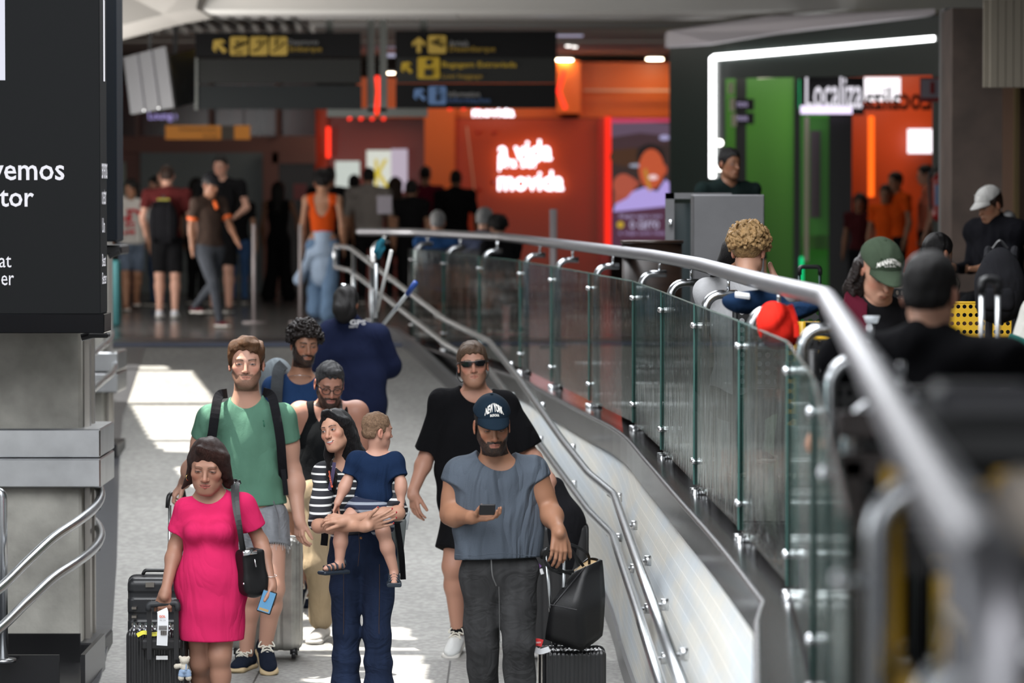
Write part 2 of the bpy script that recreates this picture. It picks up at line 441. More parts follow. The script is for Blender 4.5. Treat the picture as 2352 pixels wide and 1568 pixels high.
# ------------------------------------------------------------------ people
SKIN = mat('skin', (0.6, 0.4, 0.3), 0.5, attr=True, bump=0.04, bscale=500, spec=0.4)
SKIN.node_tree.nodes['Principled BSDF'].inputs['Subsurface Weight'].default_value = 0.0
SKT = {'fair': (0.50, 0.275, 0.20), 'light': (0.46, 0.25, 0.17), 'tan': (0.34, 0.17, 0.10), 'brown': (0.22, 0.10, 0.055), 'dark': (0.13, 0.06, 0.035)}
def hair_mat(name, col, bump=0.55, stretch=(60, 60, 6), rough=0.42):
    return mat('hair_' + name, col, rough, bump=bump, bscale=7.0, stretch=stretch, var=0.35, vscale=3.0, spec=0.22)
H_BLACK = hair_mat('black', (0.010, 0.009, 0.009)); H_DBROWN = hair_mat('dark_brown', (0.028, 0.014, 0.009))
H_BROWN = hair_mat('brown', (0.075, 0.035, 0.016)); H_LBROWN = hair_mat('light_brown', (0.15, 0.085, 0.045))
H_GREY = hair_mat('grey', (0.22, 0.22, 0.22)); H_BLONDE = hair_mat('dark_blonde', (0.22, 0.13, 0.055))
H_CURL = hair_mat('black_curly', (0.013, 0.009, 0.008), 0.8, (14, 14, 14)); H_CURLB = hair_mat('blonde_curly', (0.26, 0.16, 0.07), 0.8, (14, 14, 14))
H_FADE = hair_mat('cropped_brown', (0.17, 0.105, 0.065), 0.5, (40, 40, 40), 0.7); H_SALT = hair_mat('black_grey', (0.035, 0.035, 0.038), 0.8, (40, 40, 20))

def rotm(yaw, pitch=0.0, roll=0.0):
    """rows: side, back, up axes of a head or body. yaw 0 faces the camera (-y), + turns to the right of the photo; pitch + looks down; roll + leans the top to the right"""
    y, p, r = math.radians(yaw), math.radians(pitch), math.radians(roll)
    s = np.array([math.cos(y), math.sin(y), 0]); f = np.array([math.sin(y), -math.cos(y), 0]); u = np.array([0, 0, 1.0])
    f2 = f * math.cos(p) - u * math.sin(p); u2 = u * math.cos(p) + f * math.sin(p)
    s2 = s * math.cos(r) - u2 * math.sin(r); u3 = u2 * math.cos(r) + s * math.sin(r)
    return np.array([s2, -f2, u3])
class Head:
    def __init__(s, c, R, sc=1.0, jaw=1.0, wide=1.0, nose=1.0): s.c = np.array(c, float); s.R = R; s.s = sc; s.jaw = jaw; s.w = wide; s.n = nose
    def pt(s, x, y, z): return s.c + (np.array([x * s.w, y, z]) * s.s) @ s.R
    def loc(s, V): return ((V - s.c) @ s.R.T) / s.s / np.array([s.w, 1, 1])
    def el(s, c, r, k=.02, clip=None, op='u'): return El(s.pt(*c), np.array(r) * s.s * np.array([s.w, 1, 1]), s.R, k * s.s, clip, op)
    def cp(s, a, b, ra, rb, k=.02, op='u'): return Cp(s.pt(*a), s.pt(*b), ra * s.s, rb * s.s, k * s.s, op=op)
    def prims(s, neck=None, nr=.056, coarse=False, smile=0.0, beard=0.0, ears=True):
        j = s.jaw; L = []
        L += [s.el((0, .012, .036), (.073, .094, .080), .03), s.el((0, -.034, -.02), (.061, .056, .088), .03),
              s.el((0, -.03, -.075), (.047 * j, .050, .034), .03), s.el((0, -.068, -.098), (.023 * j, .020, .018), .025)]
        for x in (-1, 1):
            L += [s.cp((x * .049 * j, .004, -.058), (x * .018, -.064, -.098), .015, .013, .03)]
            if not coarse: L += [s.el((x * .043, -.055, -.024), (.021, .020, .018), .022)]
        if neck is not None:
            L += [Cp(s.pt(0, .018, -.03), neck, nr * .96, nr * 1.04, .03)]
        if beard:
            L += [s.el((0, -.062, -.090), (.040 * j, .034 + beard, .030 + beard), .02), s.el((0, -.035, -.088), (.044 * j, .048, .028 + beard), .02)]
        if coarse:
            L += [s.cp((0, -.085, .0), (0, -.108, -.032), .009, .012, .015), s.el((0, -.088, -.066), (.024, .012, .014), .015)]
            if ears:
                for x in (-1, 1): L += [s.el((x * .076, .012, -.012), (.010, .018, .030), .006)]
            return L
        L += [s.cp((-.034, -.080, .020), (.034, -.080, .020), .010, .010, .016)]
        for x in (-1, 1): L += [s.el((x * .031, -.100, .000), (.0175, .017, .0115), .012, op='s'), s.el((x * .031, -.0745, -.001), (.0155, .0145, .0125), .004)]
        L += [s.cp((0, -.086, .010), (0, -.108 - .004 * (s.n - 1), -.034), .0065, .0108 * s.n, .012), s.el((0, -.104, -.036), (.0105, .010, .008), .006)]
        for x in (-1, 1): L += [s.el((x * .0115 * s.n, -.097, -.038), (.0078, .0095, .0070), .006), s.el((x * .0065, -.101, -.0465), (.0032, .0045, .0035), .002, op='s')]
        L += [s.el((0, -.072, -.066), (.034, .022, .026), .016)]
        w = .022 + .006 * smile; cz = -.0655 + .004 * smile
        for x in (-1, 1):
            L += [s.cp((0, -.0955, -.0620), (x * w, -.085, cz), .0050, .0028, .004), s.cp((0, -.0945, -.0715), (x * w * .85, -.0855, cz - .003), .0062, .0032, .004)]
        L += [s.cp((-w, -.0895, cz), (w, -.0895, cz), .0016 + .001 * smile, .0016 + .001 * smile, .003, op='s')]
        if ears:
            for x in (-1, 1):
                L += [s.el((x * .077, .012, -.010), (.0085, .018, .031), .006), s.el((x * .0845, .006, -.006), (.006, .0095, .018), .004, op='s'), s.el((x * .0775, .004, -.034), (.006, .009, .010), .004)]
        return L
    def paint(s, V, skin, brow=(.02, .012, .008), beard=None, bcol=(.02, .013, .01), lip=None, gaze=0.0, lids=0.5, iris=(.05, .025, .012), bstyle=1.0, blush=.12, teeth=False, moust=True):
        q = s.loc(V); x, y, z = q[:, 0], q[:, 1], q[:, 2]; ax = np.abs(x)
        rs = np.random.RandomState(5); n = rs.rand(len(V)); col = np.tile(np.array(skin), (len(V), 1)).astype(float)
        near = (np.abs(x) < .12) & (np.abs(y) < .16) & (z > -.14) & (z < .16)
        def mixc(m, c, a=1.0):
            a = (np.clip(m, 0, 1) * a * near)[:, None]; col[:] = col * (1 - a) + np.array(c) * a
        sk = np.array(skin); red = sk * np.array([1.08, .72, .68])
        mixc(np.exp(-((ax - .045) ** 2 + (z + .03) ** 2) / .0004) * (y < -.03), red, .45 + blush)
        mixc(np.exp(-(x ** 2 + (z + .036) ** 2) / .00016) * (y < -.09), red, .5); mixc((ax > .07) * (z < .03) * (y > -.02), red, .5)
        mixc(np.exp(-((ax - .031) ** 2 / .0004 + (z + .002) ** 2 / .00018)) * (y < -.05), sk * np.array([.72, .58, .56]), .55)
        if beard is not None and beard > 0:
            bz = np.interp(ax, [0, .018, .030, .046, .058, .066, .074], [-.082, -.078, -.060, -.050, -.034, -.004, .018])
            m = np.clip((bz - z) / .007 + .5 + (n - .5) * .5, 0, 1) * (y < .010) * (z > -.16) * (ax < .078)
            chin = np.clip((-.0765 - z) / .003 + .5, 0, 1) * (ax < .03) * (y < -.03); m = np.maximum(m, chin)
            if moust:
                mo = np.clip((.0076 - np.abs(z + .0535 + .10 * ax)) / .003 + .3 * (n - .5), 0, 1) * (ax < .034) * (y < -.06); go = ((ax > .024) & (ax < .034) & (z < -.050) & (z > -.09) & (y < -.05)) * .9; m = np.maximum(m, np.maximum(mo, go))
            hole = ((ax / .0215) ** 2 + ((z + .067) / .0085) ** 2 < 1) & (y < -.08)
            m[hole] = 0; mixc(m * beard * (0.95 + .35 * (n - .5)), bcol)
        lc = np.array(lip) if lip is not None else sk * np.array([.84, .55, .52])
        m = ((ax / .0235) ** 2 + ((z + .0665) / np.where(z > -.0665, .0085, .0095)) ** 2 < 1) & (y < -.082)
        mixc(m, lc, .75)
        mixc((ax < .021) & (np.abs(z + .0655 + 1.5 * x * x) < .0016) & (y < -.08), sk * .22, .85)
        if teeth: 
            mixc((ax < .021) & (np.abs(z + .0655 - 10 * x * x) < .0052 - 7 * x * x) & (y < -.08), (.08, .03, .03), 1)
            mixc((ax < .018) & (np.abs(z + .0640 - 10 * x * x) < .0032 - 5 * x * x) & (y < -.08), (.50, .48, .46), 1)
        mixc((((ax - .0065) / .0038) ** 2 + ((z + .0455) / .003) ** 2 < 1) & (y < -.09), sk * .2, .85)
        u = (ax - .031) / .0145; up = -.0012 + .0050 * lids; lo = -.0046
        a = 1 - np.clip(u * u, 0, 1); fr = (y < -.06)
        zu = np.where(np.abs(u) < 1, -.002 + (up + .002) * a, -9); zl = -.002 + (lo + .002) * a
        eye = (z < zu) & (z > zl) & (np.abs(u) < 1) & fr
        mixc(eye, (.30, .26, .245)); 
        for sg in (-1, 1): mixc(eye & (np.hypot(x - sg * .031 - gaze, (z + .0005 - .002 * (lids - .5))) < .0062), iris)
        mixc((z > zu - .0005) & (z < zu + .0024) & (np.abs(u) < 1.02) & fr, (.02, .012, .01), .9)
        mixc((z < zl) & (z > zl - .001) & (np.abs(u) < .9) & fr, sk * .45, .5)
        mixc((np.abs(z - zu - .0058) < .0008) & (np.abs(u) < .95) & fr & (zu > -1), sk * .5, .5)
        zb = .0185 + .0045 * np.sin(np.clip((ax - .012) / .036, 0, 1) * 2.6)
        mixc((np.abs(z - zb) < .0036 * bstyle * (1.15 - .6 * np.clip((ax - .02) / .03, 0, 1))) & (ax > .011) & (ax < .049) & (y < -.045), brow, .85)
        return col
    def hairline(s, y, front=.066):
        return np.interp(y, [-.10, -.07, -.055, -.042, -.018, -.008, .004, .03, .045, .10], [front, front - .004, front - .02, .018, -.012, -.018, .022, .016, -.045, -.070])
    def hair(s, style, m, parent, h=.003, front=.066, vol=.010, seed=1, fade=.004):
        def make(disp_extra=0.0, amp=.0, freq=90., above=True, prims=None, cuts_face=True, mask=None):
            ns = wrinkle(amp * s.s, freq / s.s, seed, (1, 1, .35)) if amp else None
            def disp(X, Y, Z):
                d = 0 if ns is None else ns(X, Y, Z)
                return d
            return disp
        P0 = [s.el((0, .012, .036), (.073 + vol * .7, .094 + vol, .080 + vol), .02), s.el((0, .03, -.02), (.070 + vol * .5, .07, .05), .02)]
        amp, freq = .0018, 120.
        if style == 'wavy':
            P0 += [s.el((.012, -.05, .100), (.055, .045, .028), .02), s.el((-.04, -.02, .085), (.035, .06, .030), .02), s.el((.05, .0, .06), (.034, .07, .05), .02), s.el((-.052, .0, .045), (.032, .07, .05), .02), s.el((0, .06, .02), (.075, .055, .075), .02)]
            amp, freq = .0075, 80.
        if style == 'quiff': P0 += [s.el((0, -.055, .095), (.05, .035, .022), .02)]; amp = .003
        if style in ('curly', 'curls'):
            rs = np.random.RandomState(seed); Pc = []
            N = 800 if style == 'curly' else 260
            for i in range(N):
                zz = 1 - 1.35 * (i + .5) / N; a = i * 2.39996; r = math.sqrt(max(0, 1 - zz * zz))
                v = np.array([r * math.cos(a), r * math.sin(a), zz]); lift = vol * (0.4 + .9 * rs.rand())
                q = np.array([0, .012, .036]) + v * (np.array([.073, .094, .080]) + lift)
                if q[2] < s.hairline(q[1], front) + .004: continue
                Pc.append(s.el(tuple(q), tuple(np.full(3, .0062 + .0048 * rs.rand())), .004))
            P0 = [s.el((0, .012, .036), (.073 + vol * .55, .094 + vol * .55, .080 + vol * .6), .003)] + Pc; amp = .001; freq = 160
        ns = wrinkle(amp * s.s, freq / s.s, seed, (1, 1, .4)); R, c, sc, wd_ = s.R, s.c, s.s, s.w
        def disp(X, Y, Z): return ns(X, Y, Z)
        lo, hi = bounds(P0); F, org = field(P0, lo, hi, h, disp)
        ax = [org[i] + h * np.arange(F.shape[i]) for i in range(3)]
        x, y, z = ax[0][:, None, None] - c[0], ax[1][None, :, None] - c[1], ax[2][None, None, :] - c[2]
        q = [(R[i][0] * x + R[i][1] * y + R[i][2] * z) / sc for i in range(3)]
        hl = s.hairline(q[1], front) + .004 * np.sin(q[0] / wd_ * 210 + q[1] * 60) * (q[1] < -.05) - (.0 if style != 'wavy' else .012 * (q[0] > .02) * (q[1] < -.03))
        F = np.maximum(F, (hl - q[2]) * sc * .6).astype(np.float32)
        V, Q = surfnet(F, org, h)
        return npmesh('hair', V, Q, m, parent)
    def blob_hair(s, prims, m, parent, cutface=True, h=.004, amp=.003, freq=70, seed=3, name='hair', fz=.066, fx=.058, fy=-.03):
        L = list(prims)
        if cutface: L += [s.el((.0, -.115, fz - .10), (fx, .075, .10), .008, op='s')]
        return solid(name, L, h, m, parent, disp=wrinkle(amp, freq, seed, (1, 1, .12)))
def hand(W, d, n, tsign, sz=1.0, curl=(.35, .45, .35), spread=.05, thumb=.5, thumb_n=.35, k=.004, per=None):
    """W wrist, d towards the fingers, n the way the palm faces; tsign: side of the thumb"""
    d = unit(d); n = unit(np.array(n) - d * np.dot(n, d)); t = np.cross(d, n) * tsign; L = []; W = np.array(W, float)
    off = [.029, .010, -.009, -.027]; ln = [.074, .083, .077, .060]; rad = [.0088, .0090, .0085, .0076]
    for i in range(4):
        K = W + (d * (.088 - .004 * abs(i - 1)) + t * off[i]) * sz
        L.append(Cp(W + t * off[i] * .55 * sz + d * .008 * sz, K, .0145 * sz, .0105 * sz, .010 * sz))
        a = 0; p = K; dd = unit(d + t * spread * (1.2 - i) * .9); cc = per[i] if per else curl
        for j, fr in enumerate((.44, .31, .25)):
            a += cc[j]; v = dd * math.cos(a) + n * math.sin(a); q = p + v * ln[i] * fr * sz
            r = rad[i] * (1 - .13 * j) * sz; L.append(Cp(p, q, r, r * .92, .0022 if j else k)); p = q
    T = W + (d * .018 + t * .022) * sz; v = unit(d * .75 + t * thumb + n * thumb_n); T1 = T + v * .044 * sz
    L.append(Cp(T, T1, .0155 * sz, .0115 * sz, .010 * sz)); v2 = unit(v + d * .5 + n * thumb_n * .6); T2 = T1 + v2 * .032 * sz
    L.append(Cp(T1, T2, .0105 * sz, .0098 * sz, .003)); v3 = unit(v2 + d * .3 + n * .25); L.append(Cp(T2, T2 + v3 * .024 * sz, .0096 * sz, .0078 * sz, .003))
    return L
def arm(S, E_, W, r=(.050, .041, .026), k=.03, mus=0.0):
    S, E_, W = map(lambda v: np.array(v, float), (S, E_, W)); m = S + (E_ - S) * .45; f = E_ + (W - E_) * .28
    L = [Cp(S, E_, r[0], r[1] * .95, k), Cp(E_, f, r[1] * .95, r[1] * 1.02, k), Cp(f, W, r[1] * 1.0, r[2], k)]
    if mus: L += [El(m, (r[0] + mus, r[0] + mus, .10), rotm_dir(E_ - S), .04), El(S, (r[0] + mus * 1.4,) * 3, None, .05), El(f, (r[1] + mus * .6, r[1] + mus * .6, .07), rotm_dir(W - E_), .03)]
    return L
def rotm_dir(d):
    w = unit(d); a = unit(np.cross(w, [0, 1, 0.01])); return np.array([a, np.cross(w, a), w])
def leg(Hh, K, A, r=(.086, .058, .040), k=.03, calf=.056):
    Hh, K, A = map(lambda v: np.array(v, float), (Hh, K, A)); c = K + (A - K) * .3 + np.array([0, .018, 0])
    return [Cp(Hh, K, r[0], r[1], k), Cp(K, c, r[1] * .92, calf, k), Cp(c, A, calf, r[2] * .92, k)]
class Rig:
    """joints of one figure; a = the side on the left of the photo when yaw is 0"""
    def __init__(s, base, H, yaw=0.0, w=1.0, g=0.0):
        s.b = np.array(base, float); s.H = H; s.yaw = yaw; R = rotm(yaw); s.side = R[0]; s.fwd = -R[1]; s.R = R; s.w = w; s.g = g; s.sc = H / 1.75
        p = lambda x, y, z: s.b + s.side * x * H + s.fwd * y * H + np.array([0, 0, z * H])
        s.j = dict(HD=p(0, .012, .930), N=p(0, -.01, .835), SA=p(-.108 * w, -.01, .812), SB=p(.108 * w, -.01, .812), EA=p(-.135 * w, -.02, .63), EB=p(.135 * w, -.02, .63),
                   WA=p(-.14 * w, .03, .485), WB=p(.14 * w, .03, .485), C=p(0, 0, .72), T=p(0, 0, .615), Pv=p(0, 0, .52), HA=p(-.052, 0, .505), HB=p(.052, 0, .505),
                   KA=p(-.052, .012, .285), KB=p(.052, .012, .285), AA=p(-.05, -.005, .05), AB=p(.05, -.005, .05))
        s.hy, s.hp, s.hr, s.hs = yaw, 5, 0, H / 1.75
        s.ha = dict(A=None, B=None)
    def set(s, Y, **kw):
        for k, v in kw.items(): s.j[k] = P(v[0], v[1], Y + (v[2] if len(v) > 2 else 0))
        return s
    def torso(s, e=0.0, belly=0.0, bust=0.0, k=.06, w=1.0, hipw=1.0, waist=1.0):
        j, c = s.j, s.sc; up = unit(j['N'] - j['Pv']); sd = unit(s.side - up * np.dot(up, s.side)); R = np.array([sd, np.cross(up, sd), up]); W = s.w * w
        SA, SB = j['SA'], j['SB']; ctr = (SA + SB) / 2
        q = lambda t: j['Pv'] + (j['N'] - j['Pv']) * t
        L = [Cp(SA, SB, .052 * c + e, .052 * c + e, k), El(q(.62), ((.150 * W) * c + e, (.105) * c + e, .155 * c + e), R, k),
             El(q(.34), (.128 * W * waist * c + e, (.098 + belly * .5) * c + e, .13 * c + e), R, k), El(q(.06), (.158 * hipw * c + e, (.108) * c + e, .12 * c + e), R, k)]
        L += [Cp(j['N'] + up * .012 * c, SA + (SB - SA) * .2, .045 * c + e, .046 * c + e, .04), Cp(j['N'] + up * .012 * c, SB + (SA - SB) * .2, .045 * c + e, .046 * c + e, .04)]
        if belly: L += [El(q(.27) + s.fwd * (.05 + belly) * c, (.115 * c + e, .075 * c + e, .12 * c + e), R, k)]
        if bust:
            for x in (-1, 1): L += [El(q(.60) + s.fwd * (.075 + bust * .6) * c + sd * x * .068 * c, (.066 * c + e, (.045 + bust) * c + e, .062 * c + e), R, .04)]
        return L
    def sleeve(s, side, f, r0, r1, k=.03, over=1.0):
        S, E_ = s.j['S' + side], s.j['E' + side]; Wr = s.j['W' + side]; d = unit(E_ - S); L = np.linalg.norm(E_ - S)
        end = S + d * L * min(f, 1.0)
        if f <= 1: return [Cp(S, S + (E_ - S) * min(1, f) + d * .03, r0, r1, k, clip=[(d, end)])]
        d2 = unit(Wr - E_); e2 = E_ + (Wr - E_) * (f - 1); return [Cp(S, E_, r0, (r0 + r1) / 2, k), Cp(E_, e2 + d2 * .02, (r0 + r1) / 2, r1, k, clip=[(d2, e2)])]
def shoe(parent, A, toe, m, m_sole, ln=.27, h=.006, floor=None, up=(0, 0, 1), name='shoe', lace=None, w=1.0):
    """A ankle, toe = direction the toes point"""
    A = np.array(A, float); up = unit(up); t = unit(np.array(toe) - up * np.dot(toe, up)); sd = np.cross(t, up); R = np.array([sd, t, up]); hs = ln / .27
    hgt = .075 * hs if floor is None else max(.05, A[2] - floor)
    g = A - up * hgt; c = lambda x, y, z: g + (sd * x * w + t * y + up * z) * hs
    L = [El(c(0, -.035, .045), (.037 * hs, .05 * hs, .042 * hs), R, .02), El(c(0, .05, .040), (.041 * w * hs, .085 * hs, .034 * hs), R, .03), El(c(0, .125, .030), (.043 * w * hs, .062 * hs, .024 * hs), R, .03),
         Cp(c(0, -.03, .05), c(0, -.012, .095), .040 * hs, .037 * hs, .02, clip=[(up, c(0, 0, .095))])]
    o = solid(name, L, h, m, parent, cuts=[(-up, c(0, 0, .012))])
    S = [Bx(c(0, .06, .012), (.043 * w * hs, .115 * hs, .013 * hs), R, .012 * hs, .01), El(c(0, -.045, .012), (.042 * w * hs, .045 * hs, .016 * hs), R, .02), El(c(0, .155, .014), (.044 * w * hs, .045 * hs, .014 * hs), R, .02)]
    solid('sole', S, h, m_sole, o, cuts=[(up, c(0, 0, .028)), (-up, c(0, 0, 0))])
    if lace is not None:
        b = MB()
        for i in range(6):
            y = .035 + i * .015; z = .086 - i * .0075; x = .022
            b.tube([c(-x, y, z - .008), c(0, y + .004, z), c(x, y + .01, z - .008)], .0035 * hs, 6); b.tube([c(-x, y + .01, z - .008), c(0, y + .004, z + .001), c(x, y, z - .008)], .0035 * hs, 6)
        for x in (-1, 1): b.tube(spline([c(0, .03, .09), c(x * .025, .02, .105), c(x * .04, .04, .085), c(x * .012, .035, .09), c(x * .03, .07, .07)], 4), .0035 * hs, 6)
        b.build('laces', lace, o)
    return o
def bg_person(label, Y, px, H, yaw=0, skin='tan', hair='short', hm=None, top=None, bottom=None, shoes=None, w=1.0, arms=None, grp=None, topkind='tee', botkind='pants',
              py=None, z0=0.0, seated=False, hp=8, hy=None, h=.013, legs=None, extra=None, sleeve=.55, hips=1.0, lean=0.0, cat='person', hdx=0.0, ease=.012, hs=1.0, short=1.0, walk=0.0):
    X = (px - 1176) / FPX * Y
    rg = Rig((X, Y, z0), H, yaw, w); j = rg.j; S = rg.side; Fw = rg.fwd; sc = rg.sc; Z = np.array([0, 0, 1.0])
    if seated:
        drop = .53 * H - .47
        for k in j:
            if k[0] not in 'KA': j[k] = j[k] - Z * drop
        for s_, q in (('A', -1), ('B', 1)):
            j['H' + s_] = j['Pv'] + S * q * .05 * H - Z * .02; j['K' + s_] = j['H' + s_] + Fw * .44 * sc + S * q * .04 - Z * .0; j['A' + s_] = np.array([*(j['K' + s_] - Fw * .05)[:2], z0 + .09])
            j['E' + s_] = j['S' + s_] + (Fw * .11 - Z * .27) * sc; j['W' + s_] = j['E' + s_] + Fw * .22 * sc - S * q * .05
    if lean:
        pv = j['Pv'].copy()
        for k in ('HD', 'N', 'SA', 'SB', 'C', 'T', 'EA', 'EB', 'WA', 'WB'): j[k] = j[k] + Fw * lean * (j[k][2] - pv[2]) - Z * abs(lean) * .25 * (j[k][2] - pv[2])
    if walk:
        j['KA'] += Fw * .12 * walk; j['KB'] -= Fw * .05 * walk; j['AA'] += Fw * .22 * walk; j['AB'] -= Fw * .28 * walk; j['AB'] += Z * .10 * abs(walk)
    for k, v in (arms or {}).items():       # offsets in body axes from the shoulder/elbow: (side, forward, up)
        par = {'E': 'S', 'W': 'E'}[k[0]] + k[1]; j[k] = j[par] + (S * v[0] + Fw * v[1] + Z * v[2]) * sc
    for k, v in (legs or {}).items(): j[k] = j[k] + S * v[0] + Fw * v[1] + Z * v[2]
    j['HD'] = j['HD'] + S * hdx
    e = empty('person', (X, Y, z0), label, cat, grp)
    sk = SKT[skin]; hd = Head(j['HD'], rotm(yaw if hy is None else hy, hp), rg.sc ** .4 * hs)
    body = hd.prims(j['N'], .052 * sc, coarse=True)
    body += rg.torso(0, k=.05, hipw=hips)
    for q in 'AB':
        body += arm(j['S' + q], j['E' + q], j['W' + q], (.044 * sc, .036 * sc, .026 * sc))
        dd = j['W' + q] - j['E' + q]; body += [Cp(j['W' + q], j['W' + q] + unit(dd) * .10 * sc, .03 * sc, .02 * sc, .03, flat=(S, .6))]
        body += leg(j['H' + q], j['K' + q], j['A' + q], (.085 * sc * hips, .055 * sc, .038 * sc), calf=.055 * sc)
    c, R = hd.c, hd.R
    def paint(V):
        col = hd.paint(V, sk, lids=.6); return col
    solid('body', body, h, SKIN, e, paint=paint, fine=[(c - .17, c + .17, min(h, .0065))])
    tm = top
    if topkind != 'none':
        L = rg.torso(ease, k=.05, hipw=hips)
        if topkind in ('tee', 'long', 'dress'):
            for q in 'AB': L += rg.sleeve(q, sleeve if topkind != 'long' else 1.9, .060 * sc, (.056 if topkind != 'long' else .036) * sc)
        up = unit(j['N'] - j['Pv']); hem = j['Pv'] - up * (.02 if topkind != 'crop' else -.14) * sc
        if topkind == 'dress': L += [Cp(j['T'], j['Pv'] - Z * .12, .12 * sc, .19 * sc, .05, flat=(Fw, .75)), Cp(j['Pv'], j['Pv'] - Z * .75 * sc * short, .17 * sc, .22 * sc, .05, flat=(Fw, .8))]; hem = j['Pv'] - Z * .78 * sc * short
        L += [El(j['N'] + Fw * .03 * sc + Z * .045, (.062 * sc, .062 * sc, .045 * sc), None, .01, op='s')]
        if topkind in ('tank', 'crop', 'dress0'):
            for q in 'AB': L += [El(j['S' + q] + (j['S' + q] - j['N']) * .25, (.075 * sc, .1 * sc, .11 * sc), None, .015, op='s')]
        if topkind == 'crop': L += [El(j['N'] - Fw * .06 - Z * .05, (.085, .12, .19), None, .01, op='s')]
        solid('top', L, h * .85, tm, e, disp=wrinkle(.005, 26, int(px), (1, 1, .5)), cuts=[(-up if topkind != 'dress' else -Z, hem)])
    if botkind in ('pants', 'shorts', 'jeans', 'wide'):
        L = [El(j['Pv'] - Z * .02, (.165 * sc * hips, .118 * sc, .125 * sc), rotm(yaw), .04)]
        for q in 'AB':
            Hh, K, A = j['H' + q], j['K' + q], j['A' + q]
            if botkind == 'shorts':
                d = unit(K - Hh); en = K - d * .04 * sc; L += [Cp(Hh, K + d * .05, .098 * sc * hips, .086 * sc, .04, clip=[(d, en)])]
            else:
                r1, r2 = {'pants': (.068, .058), 'jeans': (.062, .047), 'wide': (.09, .115)}[botkind]
                L += [Cp(Hh, K, .094 * sc * hips, r1 * sc, .04), Cp(K, A, r1 * sc, r2 * sc, .03)]
        solid('trousers' if botkind != 'shorts' else 'shorts', L, h * .85, bottom, e, disp=wrinkle(.004, 26, int(px) + 3), cuts=[(Z, j['Pv'] + Z * .09 * sc)] if not seated else [])
    if shoes is not None:
        for q in 'AB': shoe(e, j['A' + q], Fw + (0, 0, -.0), shoes, SOLE_W, .25 * sc, max(.009, h * .8), h=None) if False else shoe(e, j['A' + q], Fw, shoes, SOLE_W, .25 * sc, max(.009, h * .8))
    hm = hm or H_BLACK
    if hair in ('short', 'curls', 'wavy'): hd.hair(hair, hm, e, h=.007, vol=.012 if hair != 'curls' else .03)
    elif hair == 'long':
        Lh = [hd.el((0, .015, .04), (.086, .104, .092), .03), Cp(hd.pt(-.055, .04, .02), hd.pt(-.06, .05, -.16), .042, .04, .04), Cp(hd.pt(.055, .04, .02), hd.pt(.06, .05, -.16), .042, .04, .04), Cp(hd.pt(0, .06, .0), hd.pt(0, .085, -.30), .07, .055, .05)]
        hd.blob_hair(Lh, hm, e, h=.008, amp=.003)
    elif hair == 'bun': hd.hair('short', hm, e, h=.007, vol=.012); hd.blob_hair([hd.el((0, .10, .07), (.045, .04, .04), .01)], hm, e, False, h=.008, name='hair_bun')
    if extra: extra(e, rg, hd)
    return e, rg, hd
SOLE_W = mat('rubber_white', (0.6, 0.58, 0.54), 0.6); SOLE_G = mat('rubber_gum', (0.5, 0.38, 0.22), 0.6)
def backpack(label, c, yaw, m, size=(.16, .09, .24), h=.012, strap=None, grp=None, sidepx=None):
    R = rotm(yaw); e = empty('backpack', c, label, 'backpack', grp); c = np.array(c, float); s = size
    solid('bag_body', [El(c, (s[0], s[1], s[2]), R, .03), Bx(c - (0, 0, s[2] * .25), (s[0] * .9, s[1] * .85, s[2] * .62), R, .05, .04)], h, m, e, disp=wrinkle(.004, 24, 4))
    solid('front_pocket', [Bx(c + R[1] * s[1] * .75 - (0, 0, s[2] * .35), (s[0] * .68, s[1] * .4, s[2] * .35), R, .03, .02)], h, m, e)
    b = MB(); b.tube(spline([c + np.array([0, 0, s[2] * .95]) - R[0] * .03 - R[1] * .02, c + np.array([0, 0, s[2] * 1.15]) - R[1] * .02, c + np.array([0, 0, s[2] * .95]) + R[0] * .03 - R[1] * .02], 5), .008, 6); b.build('handle', BLACKP, e)
    for q in (-1, 1):
        b = MB(); top = c - R[1] * s[1] * .7 + R[0] * q * s[0] * .55 + np.array([0, 0, s[2] * .7])
        b.tube(spline([top, top - R[1] * .12 + np.array([0, 0, .03]), top - R[1] * .2 - np.array([0, 0, .12]), top - R[1] * .16 - np.array([0, 0, .33]), top - np.array([0, 0, .42])], 5), .016, 8); b.build('strap', m, e)
    return e
